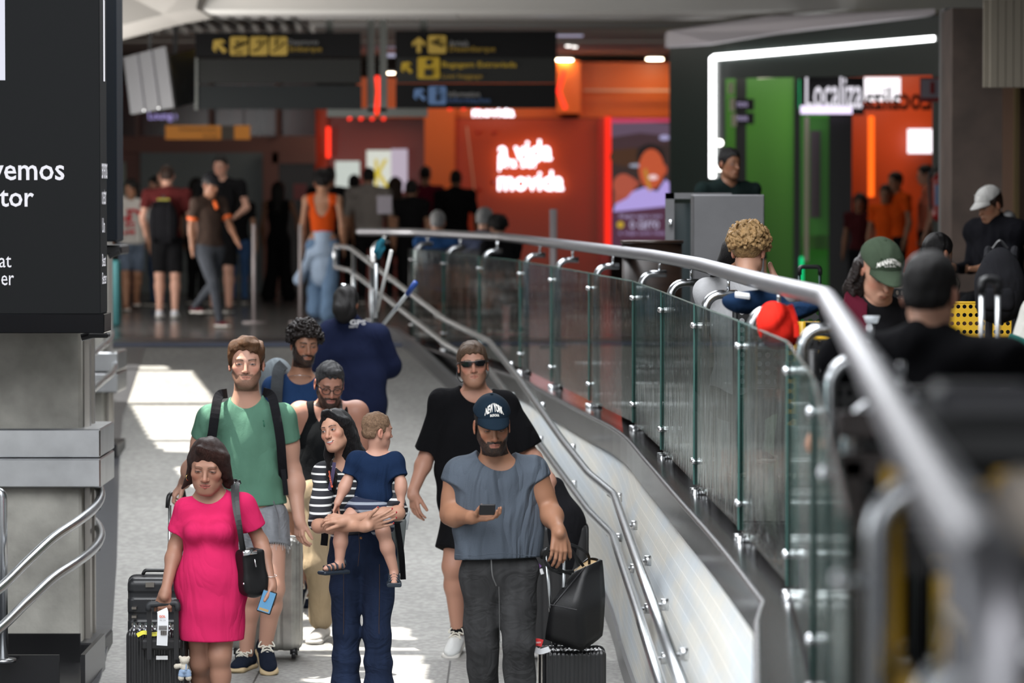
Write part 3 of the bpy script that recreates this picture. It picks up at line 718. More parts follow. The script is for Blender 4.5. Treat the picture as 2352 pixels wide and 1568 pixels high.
# ------------------------------------------------------------------ the place
def node_floor(name, base, dark, rough, scale, bump=0.05, tile=None, joint=(0.03, 0.03, 0.03)):
    m = mat(name, base, rough, bump=bump, bscale=scale * 3, var=0.0); nt = m.node_tree; L = nt.links; b = nt.nodes['Principled BSDF']
    tc = nt.nodes.new('ShaderNodeTexCoord'); n = nt.nodes.new('ShaderNodeTexNoise'); n.inputs['Scale'].default_value = scale; n.inputs['Detail'].default_value = 8
    L.new(tc.outputs['Object'], n.inputs['Vector']); cr = nt.nodes.new('ShaderNodeValToRGB'); L.new(n.outputs[0], cr.inputs[0])
    cr.color_ramp.elements[0].position = .42; cr.color_ramp.elements[0].color = (*dark, 1); cr.color_ramp.elements[1].position = .6; cr.color_ramp.elements[1].color = (*base, 1)
    n2 = nt.nodes.new('ShaderNodeTexNoise'); n2.inputs['Scale'].default_value = 1.3; n2.inputs['Detail'].default_value = 4; L.new(tc.outputs['Object'], n2.inputs['Vector'])
    mr = nt.nodes.new('ShaderNodeMapRange'); mr.inputs[3].default_value = .8; mr.inputs[4].default_value = 1.12; L.new(n2.outputs[0], mr.inputs[0])
    mx = nt.nodes.new('ShaderNodeMix'); mx.data_type = 'RGBA'; mx.blend_type = 'MULTIPLY'; mx.inputs[0].default_value = 1; L.new(cr.outputs[0], mx.inputs[6]); L.new(mr.outputs[0], mx.inputs[7])
    out = mx.outputs[2]
    if tile:
        br = nt.nodes.new('ShaderNodeTexBrick'); br.offset = 0; br.inputs['Scale'].default_value = 1; br.inputs['Brick Width'].default_value = tile[0]; br.inputs['Row Height'].default_value = tile[1]
        br.inputs['Mortar Size'].default_value = tile[2]; br.inputs['Color1'].default_value = br.inputs['Color2'].default_value = (1, 1, 1, 1); br.inputs['Mortar'].default_value = (*joint, 1)
        L.new(tc.outputs['Object'], br.inputs['Vector']); m2 = nt.nodes.new('ShaderNodeMix'); m2.data_type = 'RGBA'; m2.blend_type = 'MULTIPLY'; m2.inputs[0].default_value = 1
        L.new(out, m2.inputs[6]); L.new(br.outputs[0], m2.inputs[7]); out = m2.outputs[2]
    L.new(out, b.inputs['Base Color']); return m
M_RAMP = node_floor('ramp_granite', (.33, .325, .305), (.24, .235, .22), .62, 22, .06)
M_LOW = node_floor('flamed_granite', (.34, .335, .315), (.23, .225, .215), .6, 30, .08, (1.05, 1.6, .006), (.25, .25, .25))
M_HALL = node_floor('polished_granite', (.115, .115, .112), (.075, .075, .075), .20, 60, .0, (1.2, 1.2, .003), (.5, .5, .5))
M_DARKG = mat('dark_granite', (.022, .022, .024), .18, var=.3, vscale=30)
M_BORDER = mat('border_granite', (.055, .057, .063), .28, var=.15, vscale=20, spec=.3)
def conc():
    m = mat('concrete', (.36, .35, .315), .82, bump=.35, bscale=18, var=.42, vscale=2.6); nt = m.node_tree; L = nt.links
    return m
M_CONC = conc(); M_CEIL = mat('ceiling_plaster', (.66, .62, .57), .8, var=.03, vscale=2); M_CEIL2 = mat('ceiling_grey', (.42, .41, .40), .8); M_BEAM = mat('ceiling_beam', (.72, .71, .68), .8)
def plane_grid(x0, x1, ys, zf, nx=1):
    V = []; F = []
    for y in ys:
        for i in range(nx + 1): V.append((x0 + (x1 - x0) * i / nx, y, zf(y)))
    for j in range(len(ys) - 1):
        for i in range(nx):
            a = j * (nx + 1) + i; F.append((a, a + 1, a + nx + 2, a + nx + 1))
    return V, F
# key plan lines: right side of the ramp (glass line), from the photo
GLASS = [P(953, 783, 37.6)[:2], P(1203, 857, 30.6)[:2], P(1275, 891, 28.2)[:2], P(1363, 936, 25.6)[:2], P(1465, 987, 23.1)[:2], P(1531, 1051, 20.6)[:2], P(1609, 1141, 18.1)[:2], P(1714, 1243, 15.6)[:2], P(1828, 1380, 13.35)[:2]]
NEAR = [np.array([.93, 12.9]), np.array([.60, 7.6]), np.array([.36, 4.0]), np.array([.29, 3.0])]
def lerp_line(L, y):
    for a, b in zip(L[:-1], L[1:]):
        if (a[1] - y) * (b[1] - y) <= 0: t = (y - a[1]) / (b[1] - a[1]); return a[0] + (b[0] - a[0]) * t
    return L[-1][0] if y < L[-1][1] else L[0][0]
GL = [g for g in GLASS] + NEAR
xs_edge = [(-1.25, 38.3)] + [(g[0] - .0, g[1]) for g in GL]
# floors
struct(npmesh('floor_hall', *plane_grid(-9, 9, [Y_TOP, 75], lambda y: 0), M_HALL, smooth=False, loc=(0, 50, 0)))
struct(npmesh('floor_ramp', *plane_grid(-4.6, 1.4, [Y_BOT, Y_TOP], ramp_z), M_RAMP, smooth=False, loc=(0, 30, 0)))
struct(npmesh('floor_lower', *plane_grid(-6, 2.0, [2, Y_BOT], lambda y: LOW), M_LOW, smooth=False, loc=(-.35, Y_BOT - .02, LOW)))
b = MB(); poly = [(x, y, 0.0) for x, y in xs_edge if y <= 38.4] + [(.29, 1, 0), (9, 1, 0), (9, Y_TOP + .0, 0), (-.9, Y_TOP + .0, 0)]
poly = [(x + .06 if x < 5 else x, y, z) for x, y, z in poly if not (y > Y_TOP)] 
tri = tessellate_polygon([[Vector(p) for p in poly]])
struct(npmesh('floor_seating', poly, [tuple(t) for t in tri], M_HALL, smooth=False, loc=(0, 20, 0)))
struct(MB().box((-1.8, Y_TOP + .35, .004), (3.3, .45, .004)).build('trim_1', mat('dark_strip', (.03, .03, .034), .3), None))
struct(MB().box((-1.8, Y_TOP - .22, -.012), (3.3, .2, .012)).build('trim_2', mat('blue_grey_strip', (.10, .12, .19), .35), None))
# left granite border along the ramp
bl = [(-3.55, 37.3), (-3.25, 32), (-3.0, 29.3), (-2.58, 25), (-2.37, 22.7), (-2.24, 20.8), (-2.1, 18.0), (-1.95, 14)]
V = []; F = []
for x, y in bl: V += [(x, y, ramp_z(y) + .012), (x - 1.1, y, ramp_z(y) + .012), (x, y, ramp_z(y) - .02)]
for i in range(len(bl) - 1): F += [(3 * i, 3 * i + 1, 3 * i + 4, 3 * i + 3), (3 * i, 3 * i + 3, 3 * i + 5, 3 * i + 2)]
struct(npmesh('trim_3', V, F, M_BORDER, smooth=False))
# ramp side wall, white mosaic, with curb and granite fascia
M_MOS = mat('white_mosaic', (.66, .67, .66), .5, var=.05, vscale=6)
def mosaic():
    nt = M_MOS.node_tree; L = nt.links; b = nt.nodes['Principled BSDF']; uv = nt.nodes.new('ShaderNodeUVMap')
    br = nt.nodes.new('ShaderNodeTexBrick'); br.offset = 0; br.inputs['Scale'].default_value = 1; br.inputs['Brick Width'].default_value = .055; br.inputs['Row Height'].default_value = .055
    br.inputs['Mortar Size'].default_value = .0018; br.inputs['Color1'].default_value = (.66, .675, .67, 1); br.inputs['Color2'].default_value = (.70, .70, .685, 1); br.inputs['Mortar'].default_value = (.88, .88, .87, 1)
    L.new(uv.outputs[0], br.inputs['Vector'])
    n = nt.nodes.new('ShaderNodeTexNoise'); n.inputs['Scale'].default_value = 1.2; mp = nt.nodes.new('ShaderNodeMapping'); mp.inputs['Scale'].default_value = (.7, 4, 1); L.new(uv.outputs[0], mp.inputs[0]); L.new(mp.outputs[0], n.inputs['Vector'])
    cr = nt.nodes.new('ShaderNodeValToRGB'); cr.color_ramp.elements[0].position = .35; cr.color_ramp.elements[0].color = (.86, .93, 1, 1); cr.color_ramp.elements[1].position = .62; cr.color_ramp.elements[1].color = (1, .97, .90, 1); L.new(n.outputs[0], cr.inputs[0])
    mx = nt.nodes.new('ShaderNodeMix'); mx.data_type = 'RGBA'; mx.blend_type = 'MULTIPLY'; mx.inputs[0].default_value = 1; L.new(br.outputs[0], mx.inputs[6]); L.new(cr.outputs[0], mx.inputs[7]); L.new(mx.outputs[2], b.inputs['Base Color'])
mosaic()
path = spline([np.array([*p, 0.]) for p in [(-1.55, 38.6), (-1.05, 37.6)] + [(g[0] - .085, g[1]) for g in GLASS[1:]]], 5)
path = [p for p in path]
def base_x(x, y): return min(x - .02, x - .10 - .16 * max(0, (22 - y) / 9))
rows = []
for p in path:
    x, y = p[0], p[1]; z0 = ramp_z(y); xb = x - .10 if y > 22 else max(.63, min(x - .10, .66)) if False else (x - .10 - .012 * max(0, 22 - y))
    top = -.175; rows.append([(xb, y, z0), (xb, y, z0 + min(.55, (top - z0) * .5)), (xb + (x - xb) * .35, y, z0 + (top - z0) * .75), (x, y, top)])
V = [q for r in rows for q in r]; F = []; n = 4
for i in range(len(rows) - 1):
    for k in range(3): F.append((i * n + k, (i + 1) * n + k, (i + 1) * n + k + 1, i * n + k + 1))
wall = struct(npmesh('wall_ramp', V, F, M_MOS, smooth=True))
uvl = wall.data.uv_layers.new(name='UVMap'); s = 0; acc = [0]
for i in range(1, len(rows)): acc.append(acc[-1] + float(np.linalg.norm(np.array(rows[i][0]) - np.array(rows[i - 1][0]))))
for lp in wall.data.loops:
    i, k = divmod(lp.vertex_index, n); r = rows[i]; uvl.data[lp.index].uv = (acc[i], sum(float(np.linalg.norm(np.array(r[q + 1]) - np.array(r[q]))) for q in range(k)))
V = []; F = []
for r in rows: x, y, z = r[0]; V += [(x - .02, y, z), (x - .02, y, z + .12), (x + .03, y, z + .13)]
for i in range(len(rows) - 1):
    for k in range(2): F.append((3 * i + k, 3 * i + 3 + k, 3 * i + 4 + k, 3 * i + 1 + k))
struct(npmesh('baseboard_right', V, F, mat('skirting_granite', (.10, .10, .105), .3), smooth=False))
# fascia slab: path continued round the corner towards the camera
fp = path + [np.array([.93 - .085, 12.75, 0]), np.array([.60 - .085, 7.6, 0]), np.array([.36 - .085, 4, 0]), np.array([.27 - .085, 2.6, 0])]
V = []; F = []
for p in fp: V += [(p[0] - .02, p[1], -.175), (p[0] - .02, p[1], -.04), (p[0] - .02, p[1], 0.0), (p[0] + .20, p[1], .012)]
for i in range(len(fp) - 1):
    for k in range(3): F.append((4 * i + k, 4 * i + 4 + k, 4 * i + 5 + k, 4 * i + 1 + k))
fas = struct(npmesh('trim_4', V, F, mat('fascia_granite', (.022, .021, .022), .16, spec=.25, var=.3, vscale=25), smooth=False))
b = MB(); b.tube([np.array([p[0] - .028, p[1], -.012]) for p in fp], .012, 8); struct(b.build('trim_5', mat('fascia_edge', (.30, .30, .31), .25, .8), None, True))
# wall below the near balcony
V = []; F = []
for p in fp[len(path) - 1:]: V += [(p[0] - .01, p[1], LOW), (p[0] - .01, p[1], -.17)]
for i in range(len(fp) - len(path)): F.append((2 * i, 2 * i + 2, 2 * i + 3, 2 * i + 1))
struct(npmesh('wall_near', V, F, mat('white_render', (.6, .6, .59), .5), smooth=False))

# ------------------------------------------------------------------ glass railing
def glass_mat():
    m = bpy.data.materials.new('railing_glass'); m.use_nodes = True; nt = m.node_tree; L = nt.links
    for n in list(nt.nodes): nt.nodes.remove(n)
    out = nt.nodes.new('ShaderNodeOutputMaterial'); tr = nt.nodes.new('ShaderNodeBsdfTransparent'); tr.inputs[0].default_value = (.62, .72, .70, 1)
    gl = nt.nodes.new('ShaderNodeBsdfGlossy'); gl.inputs['Roughness'].default_value = .0; gl.inputs[0].default_value = (.9, .95, .93, 1)
    tc = nt.nodes.new('ShaderNodeTexCoord'); mp = nt.nodes.new('ShaderNodeMapping'); mp.inputs['Scale'].default_value = (9, 9, .25); L.new(tc.outputs['Object'], mp.inputs[0])
    n = nt.nodes.new('ShaderNodeTexNoise'); n.inputs['Scale'].default_value = 2.2; L.new(mp.outputs[0], n.inputs['Vector'])
    bp = nt.nodes.new('ShaderNodeBump'); bp.inputs['Strength'].default_value = .10; bp.inputs['Distance'].default_value = .02; L.new(n.outputs[0], bp.inputs['Height']); L.new(bp.outputs[0], gl.inputs['Normal'])
    fr = nt.nodes.new('ShaderNodeFresnel'); fr.inputs[0].default_value = 2.0
    mx = nt.nodes.new('ShaderNodeMixShader'); L.new(fr.outputs[0], mx.inputs[0]); L.new(tr.outputs[0], mx.inputs[1]); L.new(gl.outputs[0], mx.inputs[2]); L.new(mx.outputs[0], out.inputs[0]); return m
M_GLASS = glass_mat(); M_GEDGE = mat('glass_edge', (.05, .12, .105), .2, emit=None); CHROME = mat('chrome', (.75, .77, .79), .08, 1.0)
RAILZ = 1.062
far_rail = [P(826, 522, 38.9), P(955, 531, 38.0), P(1156, 541, 33.3), P(1290, 556, 28.3), P(1500, 582, 22.6), P(1609, 609, 19.6), P(1750, 645, 15.6), P(1898, 691, 13.15)]
rail_pts = [np.array([p[0], p[1], RAILZ]) for p in far_rail] + [np.array([.71, 7.6, RAILZ]), np.array([.468, 4.0, RAILZ]), np.array([.436, 3.46, RAILZ]), np.array([.436, 3.38, .15])]
gr = empty('glass_railing', (GLASS[4][0], GLASS[4][1], 0), 'long curved glass balustrade with tubular steel top rail between ramp and seating area', 'railing')
MB().tube(arc(rail_pts, .12, 6), .036, 16).build('top_rail', mat('rail_steel', (.34, .34, .36), .42, 1.0), gr, True)
# posts follow the glass line every 2.5 m
def along(L, d):
    for a, b2 in zip(L[:-1], L[1:]):
        l = np.linalg.norm(b2 - a)
        if d <= l: return a + (b2 - a) * d / l, (b2 - a) / l
        d -= l
    return L[-1], (L[-1] - L[-2]) / np.linalg.norm(L[-1] - L[-2])
posts = [np.array([-1.42, 39.0])] + [np.array(GLASS[0])] + [GLASS[0] + (GLASS[1] - GLASS[0]) * t for t in (.333, .667)] + [np.array(g) for g in GLASS[1:]] + [np.array([.873, 10.75]), np.array([.716, 8.35]), np.array([.552, 6.0]), np.array([.398, 3.8])]
R_PATH = [p[:2] for p in rail_pts]
def outward(i):
    a = posts[max(i - 1, 0)]; c = posts[min(i + 1, len(posts) - 1)]; t = unit(c - a); return np.array([-t[1], t[0]]) if (-t[1]) > 0 else np.array([t[1], -t[0]])
for i, p in enumerate(posts):
    o = outward(i); o3 = np.array([o[0], o[1], 0]); base = np.array([p[0], p[1], 0.0]) + o3 * .02; t3 = np.array([-o[1], o[0], 0]); R = .075
    top = RAILZ - .115; b = MB()
    for q in (-1, 1):
        off = t3 * q * .024
        pts = [base + off, base + off + (0, 0, top - R)]; pts += [base + off + o3 * (R - R * math.cos(a)) + np.array([0, 0, top - R + R * math.sin(a)]) for a in np.linspace(.15, math.pi / 2, 7)]; pts += [base + off + o3 * .15 + np.array([0, 0, top])]
        b.tube(pts, .021, 12)
    po = b.build('post', STEEL2, gr, True)
    b = MB()
    for q in (-.5, .5): b.tube([base + o3 * .11 + t3 * q * .05 + np.array([0, 0, top + .01]), base + o3 * .11 + t3 * q * .05 + np.array([0, 0, RAILZ - .02])], .006, 8)
    b.build('rail_pin', CHROME, po, True)
    for q in (-.06, .06):
        b = MB(); b.tube([base + t3 * q + (0, 0, .0), base + t3 * q + (0, 0, .035)], .034, 14); b.tube([base + t3 * q - o3 * .05 + (0, 0, -.05), base + t3 * q - o3 * .05 + (0, 0, .03)], .018, 10); b.build('base_clamp', STEEL, po, True)
    for z in (.16, .80):
        for q in (-.045, .045): b = MB(); b.ball(base + t3 * q - o3 * .055 + np.array([0, 0, z]), .014, 6); b.tube([base + t3 * q - o3 * .055 + (0, 0, z), base + (0, 0, z)], .007, 6); b.build('glass_bolt', CHROME, po, True)
for i in range(1, len(posts) - 2):
    a, c = posts[i], posts[i + 1]; o = outward(i); t = unit(c - a); a2 = a + t * .02 - o * .03; c2 = c - t * .02 - outward(i + 1) * .03
    z0, z1 = .05, .90; N = .006; no = np.array([-t[1], t[0]]) * N
    b = MB(); b.quad((*(a2 + no), z0), (*(c2 + no), z0), (*(c2 + no), z1), (*(a2 + no), z1))
    gp = b.build('glass_panel', M_GLASS, gr); b = MB()
    for A_, B_ in (((*a2, z1), (*c2, z1)), ((*a2, z0), (*a2, z1)), ((*c2, z0), (*c2, z1))):
        b.tube([A_, B_], .0045, 4)
    b.build('glass_edge', M_GEDGE, gp)
# ------------------------------------------------------------------ ramp handrails (two bars on wall brackets)
up_px = [(770, 564), (805, 569), (1023, 735), (1123, 783), (1193, 871), (1292, 1011), (1352, 1087), (1411, 1136)]
lo_px = [(770, 614), (805, 621), (1027, 793), (1122, 847), (1169, 909), (1210, 980), (1352, 1173), (1407, 1228)]
U1 = [GR(x, y, .93) for x, y in up_px]; L1 = [GR(x, y, .70) for x, y in lo_px]
U1[0][1] = U1[1][1] + .9; U1[0] = P(770, 564, U1[0][1]); L1[0] = P(770, 614, U1[0][1])
U1 += [np.array([.585, 18, LOW + .93]), np.array([.59, 12.0, LOW + .93])]; L1 += [np.array([.585, 18, LOW + .70]), np.array([.59, 12.0, LOW + .70])]
hr = empty('handrail', (U1[5][0], U1[5][1], ramp_z(U1[5][1])), 'double tubular steel handrail running down the right wall of the ramp', 'handrail')
MB().tube(arc(U1, .12, 4), .0235, 12).build('upper_bar', STEEL2, hr, True)
MB().tube(arc(L1, .12, 4), .0235, 12).build('lower_bar', STEEL2, hr, True)
MB().tube([U1[0], L1[0]], .0235, 12).build('end_bar', STEEL2, hr, True)
for Y in (34.5, 31.5, 28.3, 26, 24.0, 22.0, 20.4, 18.4, 16.4, 14.6, 13):
    for dz, LL in ((.93, U1), (.70, L1)):
        x = lerp_line([q[:2] for q in LL], Y); p = np.array([x, Y, ramp_z(Y) + dz]); xw = x + .072
        b = MB(); b.tube([p - (0, 0, .03), p + (.03, 0, -.05), (xw, Y, p[2] - .05)], .009, 8); b.tube([(xw - .02, Y, p[2] - .05), (xw + .012, Y, p[2] - .05)], .026, 12); b.build('bracket', STEEL, hr, True)
for Y in (37.0, 35.6):
    p = np.array([lerp_line([q[:2] for q in U1], Y), Y, 0]); MB().tube([p + (0, 0, ramp_z(Y)), p + (0, 0, ramp_z(Y) + .91)], .02, 10).build('post', STEEL2, hr, True)

# ------------------------------------------------------------------ left pillars
def pillar(label, x1, Y, depth, zb, wtop, bands, sc=1.0):
    e = empty('concrete_pillar', (x1 - .6, Y + depth / 2, zb), label, 'pillar')
    MB().box((x1 - .6, Y + depth / 2, (zb + wtop) / 2), (.6, depth / 2, (wtop - zb) / 2), bev=.015).build('shaft', M_CONC, e)
    b = MB(); b.box((x1 + .018, Y + depth * .35, (zb + wtop) / 2 + .05), (.015, .05, (wtop - zb) / 2 - .05)); b.box((x1 + .018, Y + depth * .8, (zb + wtop) / 2 + .05), (.012, .03, (wtop - zb) / 2 - .05)); b.build('edge_strip', mat('galvanised_strip', (.38, .36, .33), .4, .8), e)
    for z0, z1 in bands:
        o = MB().box((x1 - .55, Y + depth / 2, (z0 + z1) / 2), (.67, depth / 2 + .1, (z1 - z0) / 2), bev=.008).build('steel_band', STEEL, e)
    MB().box((x1 - .55, Y + depth / 2, zb + .06), (.66, depth / 2 + .08, .06), bev=.01).build('plinth', DARKM, e)
    return e
Y1 = 21.6; p1x = P(186, 1000, Y1)[0]
z = lambda py, Y: P(0, py, Y)[2]
pl1 = pillar('rough concrete pillar under the large black display screen', p1x, Y1, .55, LOW, 2.72, [(z(1120, Y1 - .1), z(1053, Y1 - .1)), (z(1050, Y1 - .1), z(985, Y1 - .1))])
Y2 = 29.6; zb2 = ramp_z(29.6)
pl2 = pillar('second concrete pillar farther up the left side of the ramp', P(238, 950, Y2)[0], Y2, .5, zb2, 3.6, [(z(900, Y2), z(856, Y2)), (z(852, Y2), z(808, Y2))])
# led screen box
YB = 20.7; x_r = P(230, 400, YB)[0]; zt = z(765, YB); zs = z(721, YB)
led = empty('display_screen', (x_r - 1.0, YB + .25, zt), 'huge black LED display screen with white words wrapped around the left pillar', 'screen')
M_LED = mat('led_black', (.006, .0065, .007), .7, emit=(.02, .022, .024), estr=.2, spec=.15)
MB().box((x_r - 1.3, YB + .17, (zs + 2.8) / 2), (1.3, .17, (2.8 - zs) / 2), bev=.004).build('screen_face', M_LED, led)
MB().box((x_r - 1.295, YB + .17, (zs + zt) / 2), (1.315, .175, (zs - zt) / 2), bev=.004).build('base_bar', mat('gloss_black', (.006, .006, .007), .12), led)
LW = glow('led_white', (.93, .93, 1), .9)
def led_text(t, x0, x1, y0, y1, nm='lettering', m=LW, bold=0.0):
    a, c = P(x0, y0, YB - .004), P(x1, y1, YB - .004); text_at(nm, t, (a + c) / 2, abs(c[0] - a[0]), abs(c[2] - a[2]), (1, 0, 0), m, led, bold=bold, out=.0)
led_text('vemos', -22, 148, 379, 414, bold=.012); led_text('etor', -28, 78, 436, 475, bold=.012); led_text('at', -2, 26, 588, 614); led_text('er', 3, 32, 632, 655)
led_text('NEOOH', -42, 77, 732, 756, m=glow('sign_white', (1, 1, 1), .8), bold=.05)
MB().box(P(-40, 60, YB - .003), (.12, .003, .29)).build('lit_block', glow('led_panel', (.86, .87, 1), .85), led)
ySide = YB + .0
for t, y0, y1, u0, u1 in (('servemos', 373, 413, .04, .32), ('o setor', 432, 472, .04, .26), ('Un', 498, 536, .05, .18), ('Beat', 580, 612, .05, .22), ('Better', 622, 652, .05, .26)):
    zc = z((y0 + y1) / 2, YB + .3); text_at('side_lettering', t, (x_r + .002, YB + .5 * (u0 + u1), zc), (u1 - u0), abs(z(y0, YB) - z(y1, YB)) * .9, (0, 1, 0), LW, led, out=.003)
MB().box((x_r + .003, YB + .2, z(90, YB)), (.002, .02, .22)).build('lit_strip', LW, led)
MB().box((P(268, 300, 24)[0] - .75, 24.2, (z(555, 24) + 2.9) / 2), (.75, .2, (2.9 - z(555, 24)) / 2), bev=.01).build('rear_screen', mat('navy_black', (.010, .014, .020), .6, spec=.2), led)
tag(MB().box((P(262, 560, 24)[0] - .3, 24.4, z(575, 24)), (.33, .25, .03), bev=.01).tube([P(250, 590, 24), P(275, 578, 24)], .015).build('bracket_shelf', DARKM, None), 'dark metal bracket tray sticking out behind the display screen', 'shelf')
tb = MB(); tb.box((P(255, 652, 42)[0], 42, .36), (.10, .10, .36), bev=.02); tag(tb.build('waste_bin', mat('teal_plastic', (.01, .12, .13), .5), None), 'teal waste bin standing behind the display pillar at the ramp top', 'bin')
# curved handrails round the pillars
hb = empty('curved_handrail', (-2.5, 20.6, LOW), 'pair of bent steel tubes curling around the front left pillar', 'handrail')
cu = [(-90, 1420, 18.9), (0, 1350, 19.5), (60, 1292, 20.0), (120, 1237, 20.4), (178, 1198, 20.8), (215, 1168, 21.3), (231, 1140, 21.7), (225, 1115, 22.1), (205, 1097, 22.6), (185, 1092, 23.0)]
for dy, nm in ((0, 'upper_tube'), (92, 'lower_tube')):
    MB().tube(spline([P(x, y + dy, Y) for x, y, Y in cu], 6), .026, 14).build(nm, STEEL2, hb, True)
b = MB(); b.tube(arc([P(-30, 1128, 20.2), P(5, 1130, 20.2), P(7, 1518, 20.2)], .1), .027, 14); b.build('post', STEEL2, hb, True); MB().tube([P(7, 1512, 20.2), P(7, 1520, 20.2)], .07, 20).build('base_plate', STEEL, hb, True)
b = MB()
for y in (1168, 1262): b.tube([P(190, y, 21.9), P(226, y, 21.6)], .012, 8)
b.build('bracket', STEEL, hb, True)
hb2 = empty('curved_handrail', (-3.0, 29, ramp_z(29)), 'pair of bent steel tubes curling around the farther left pillar', 'handrail')
cu2 = [(120, 940, 27), (196, 833, 27.6), (225, 802, 28.2), (248, 783, 28.8), (256, 768, 29.2), (252, 758, 29.8), (240, 752, 30.2)]
for dy, nm in ((0, 'upper_tube'), (76, 'lower_tube')):
    MB().tube(spline([P(x + (6 if dy else 0), y + dy, Y) for x, y, Y in cu2], 6), .024, 12).build(nm, STEEL2 if dy else STEEL2, hb2, True)
tag(MB().box(P(228, 770, 21.2), (.055, .06, .012), bev=.005).tube([P(187, 775, 21.2), P(245, 760, 21.2)], .02).build('support_arm', DARKM, None), 'short black support arm under the right corner of the display screen', 'bracket')
pb_ = MB(); a = P(30, 1568, 20.4); x0, x1 = P(30, 1540, 20.6)[0], P(205, 1540, 20.6)[0]
for (cx, cy, hx, hy) in (((x0 + x1) / 2 - .4, 20.3, .6, .012), ((x0 + x1) / 2 - .4, 21.3, .6, .012), (x1, 20.8, .012, .5), (x1 - .95, 20.8, .012, .5)): pb_.box((cx if hx > .1 else cx, cy, LOW + .10), (hx if hx < .1 else .48, hy, .10))
pb_.box(((x1 - .475), 20.8, LOW + .02), (.48, .5, .02))
tag(pb_.build('planter_trough', mat('planter_black', (.008, .008, .009), .25), None), 'empty black metal trough at the foot of the front left pillar', 'trough')
# ------------------------------------------------------------------ unseen roof over the ramp, openings shaped to place sun patches; ceilings
ROOF = 6.0
def to_roof(p):            # where the sunbeam that reaches point p crosses the roof
    p = np.array(p, float); d = np.array(SUN_DIR); t = (ROOF - p[2]) / -d[2]; q = p - d * t; return (q[0], q[1], ROOF)
def gsun(pts): return [to_roof(GR(x, y, 0)) for x, y in pts]
def psun(pts, Y): return [to_roof(P(x, y, Y)) for x, y in pts]
holes = [gsun([(262, 852), (440, 852), (497, 925), (262, 925)]), gsun([(268, 840), (380, 840), (392, 849), (262, 849)]), gsun([(300, 930), (520, 930), (560, 1010), (345, 1010)]),
         gsun([(352, 1014), (600, 1014), (620, 1110), (440, 1120)]),
         gsun([(690, 1440), (930, 1440), (950, 1468), (680, 1468)]), gsun([(640, 1478), (955, 1478), (968, 1492), (640, 1492)]), gsun([(700, 1504), (970, 1504), (1000, 1640), (700, 1640)]),
         gsun([(560, 1340), (740, 1340), (790, 1420), (580, 1430)]),
         psun([(505, 770), (575, 775), (548, 850), (500, 890)], 21.15), psun([(632, 905), (668, 925), (690, 985), (655, 1000)], 21.2), psun([(455, 905), (520, 895), (540, 925), (460, 990)], 21.2),
         psun([(598, 850), (640, 810), (660, 835), (615, 900)], 23.0)]
outer = [(-30, 2, ROOF), (12, 2, ROOF), (12, 60, ROOF), (-30, 60, ROOF)]
# merge overlapping openings on a fine lattice so the roof stays one clean sheet
cell = .035; allp = np.array([p for h in holes for p in h]); lo = allp[:, :2].min(0) - cell; hi = allp[:, :2].max(0) + cell
nx, ny = [int(v) + 1 for v in (hi - lo) / cell]
gx = lo[0] + (np.arange(nx) + .5) * cell; gy = lo[1] + (np.arange(ny) + .5) * cell; X, Yg = np.meshgrid(gx, gy, indexing='ij'); op = np.zeros(X.shape, bool)
for h in holes:
    ins = np.zeros(X.shape, bool); n = len(h)
    for i in range(n):
        x1, y1 = h[i][:2]; x2, y2 = h[(i + 1) % n][:2]
        c = ((y1 > Yg) != (y2 > Yg)) & (X < (x2 - x1) * (Yg - y1) / (y2 - y1 + 1e-9) + x1); ins ^= c
    op |= ins
V = []; F = []
def rect(x0, y0, x1, y1): V.extend([(x0, y0, ROOF), (x1, y0, ROOF), (x1, y1, ROOF), (x0, y1, ROOF)]); n = len(V); F.append((n - 4, n - 3, n - 2, n - 1))
X0, Y0, X1, Y1r = lo[0], lo[1], lo[0] + nx * cell, lo[1] + ny * cell
for i in range(nx):
    j = 0
    while j < ny:
        if op[i, j]: j += 1; continue
        k = j
        while k < ny and not op[i, k]: k += 1
        rect(X0 + i * cell, Y0 + j * cell, X0 + (i + 1) * cell, Y0 + k * cell); j = k
rect(-40, -6, X0, 75); rect(X1, -6, 14, 75); rect(X0, -6, X1, Y0); rect(X0, Y1r, X1, 75)
struct(npmesh('ceiling_sun_mask', V, F, mat('roof_sheet', (.25, .25, .25), .9), smooth=False))  # unseen sheet, pierced only where sunlight should land
CZ = 3.55
struct(MB().box((1.5, 58, CZ + .06), (11, 18.5, .06)).build('ceiling_hall', M_CEIL, None))
struct(MB().box((6.2, 19, 3.75), (4.6, 21, .06)).build('ceiling_seating', mat('seating_ceiling', (.12, .12, .12), .9), None))
def beam(x0, x1, Y, zb, w=.25, m=None, top=CZ): return struct(MB().box(((x0 + x1) / 2, Y, (zb + top) / 2), ((x1 - x0) / 2, w, (top - zb) / 2)).build('trim_6', m or M_BEAM, None))
beam(-3.9, 5, 40.6, z(28, 40.6) , .5, M_BEAM); beam(-.9, 5, 43.6, z(40, 43.3), .35, M_CEIL2); beam(-3.2, -.6, 42.0, z(40, 42), .5, M_CEIL2)
beam(-5, 3, 47.5, z(62, 47.2), .3, M_CEIL2); beam(-6, 3, 53, z(100, 53), .4, M_CEIL)
V = [P(262, 62, 39), P(370, 34, 39.3), P(590, 34, 40.2), P(262, 0, 38), P(470, 0, 38.5)]
b = MB(); b.prism([P(200, 78, 39), P(375, 33, 39.3), P(450, 20, 39.4), P(470, -60, 38.6), P(200, -60, 38.4)], (0, 2.2, 0)); struct(b.build('trim_7', mat('bright_soffit', (.42, .40, .37), .8), None))
b = MB()
for i in range(14): b.box((-4.6 + i * .17, 44, z(52, 44)), (.025, 2.2, .05))
struct(b.build('trim_8', mat('ceiling_louvre', (.10, .095, .09), .7), None))
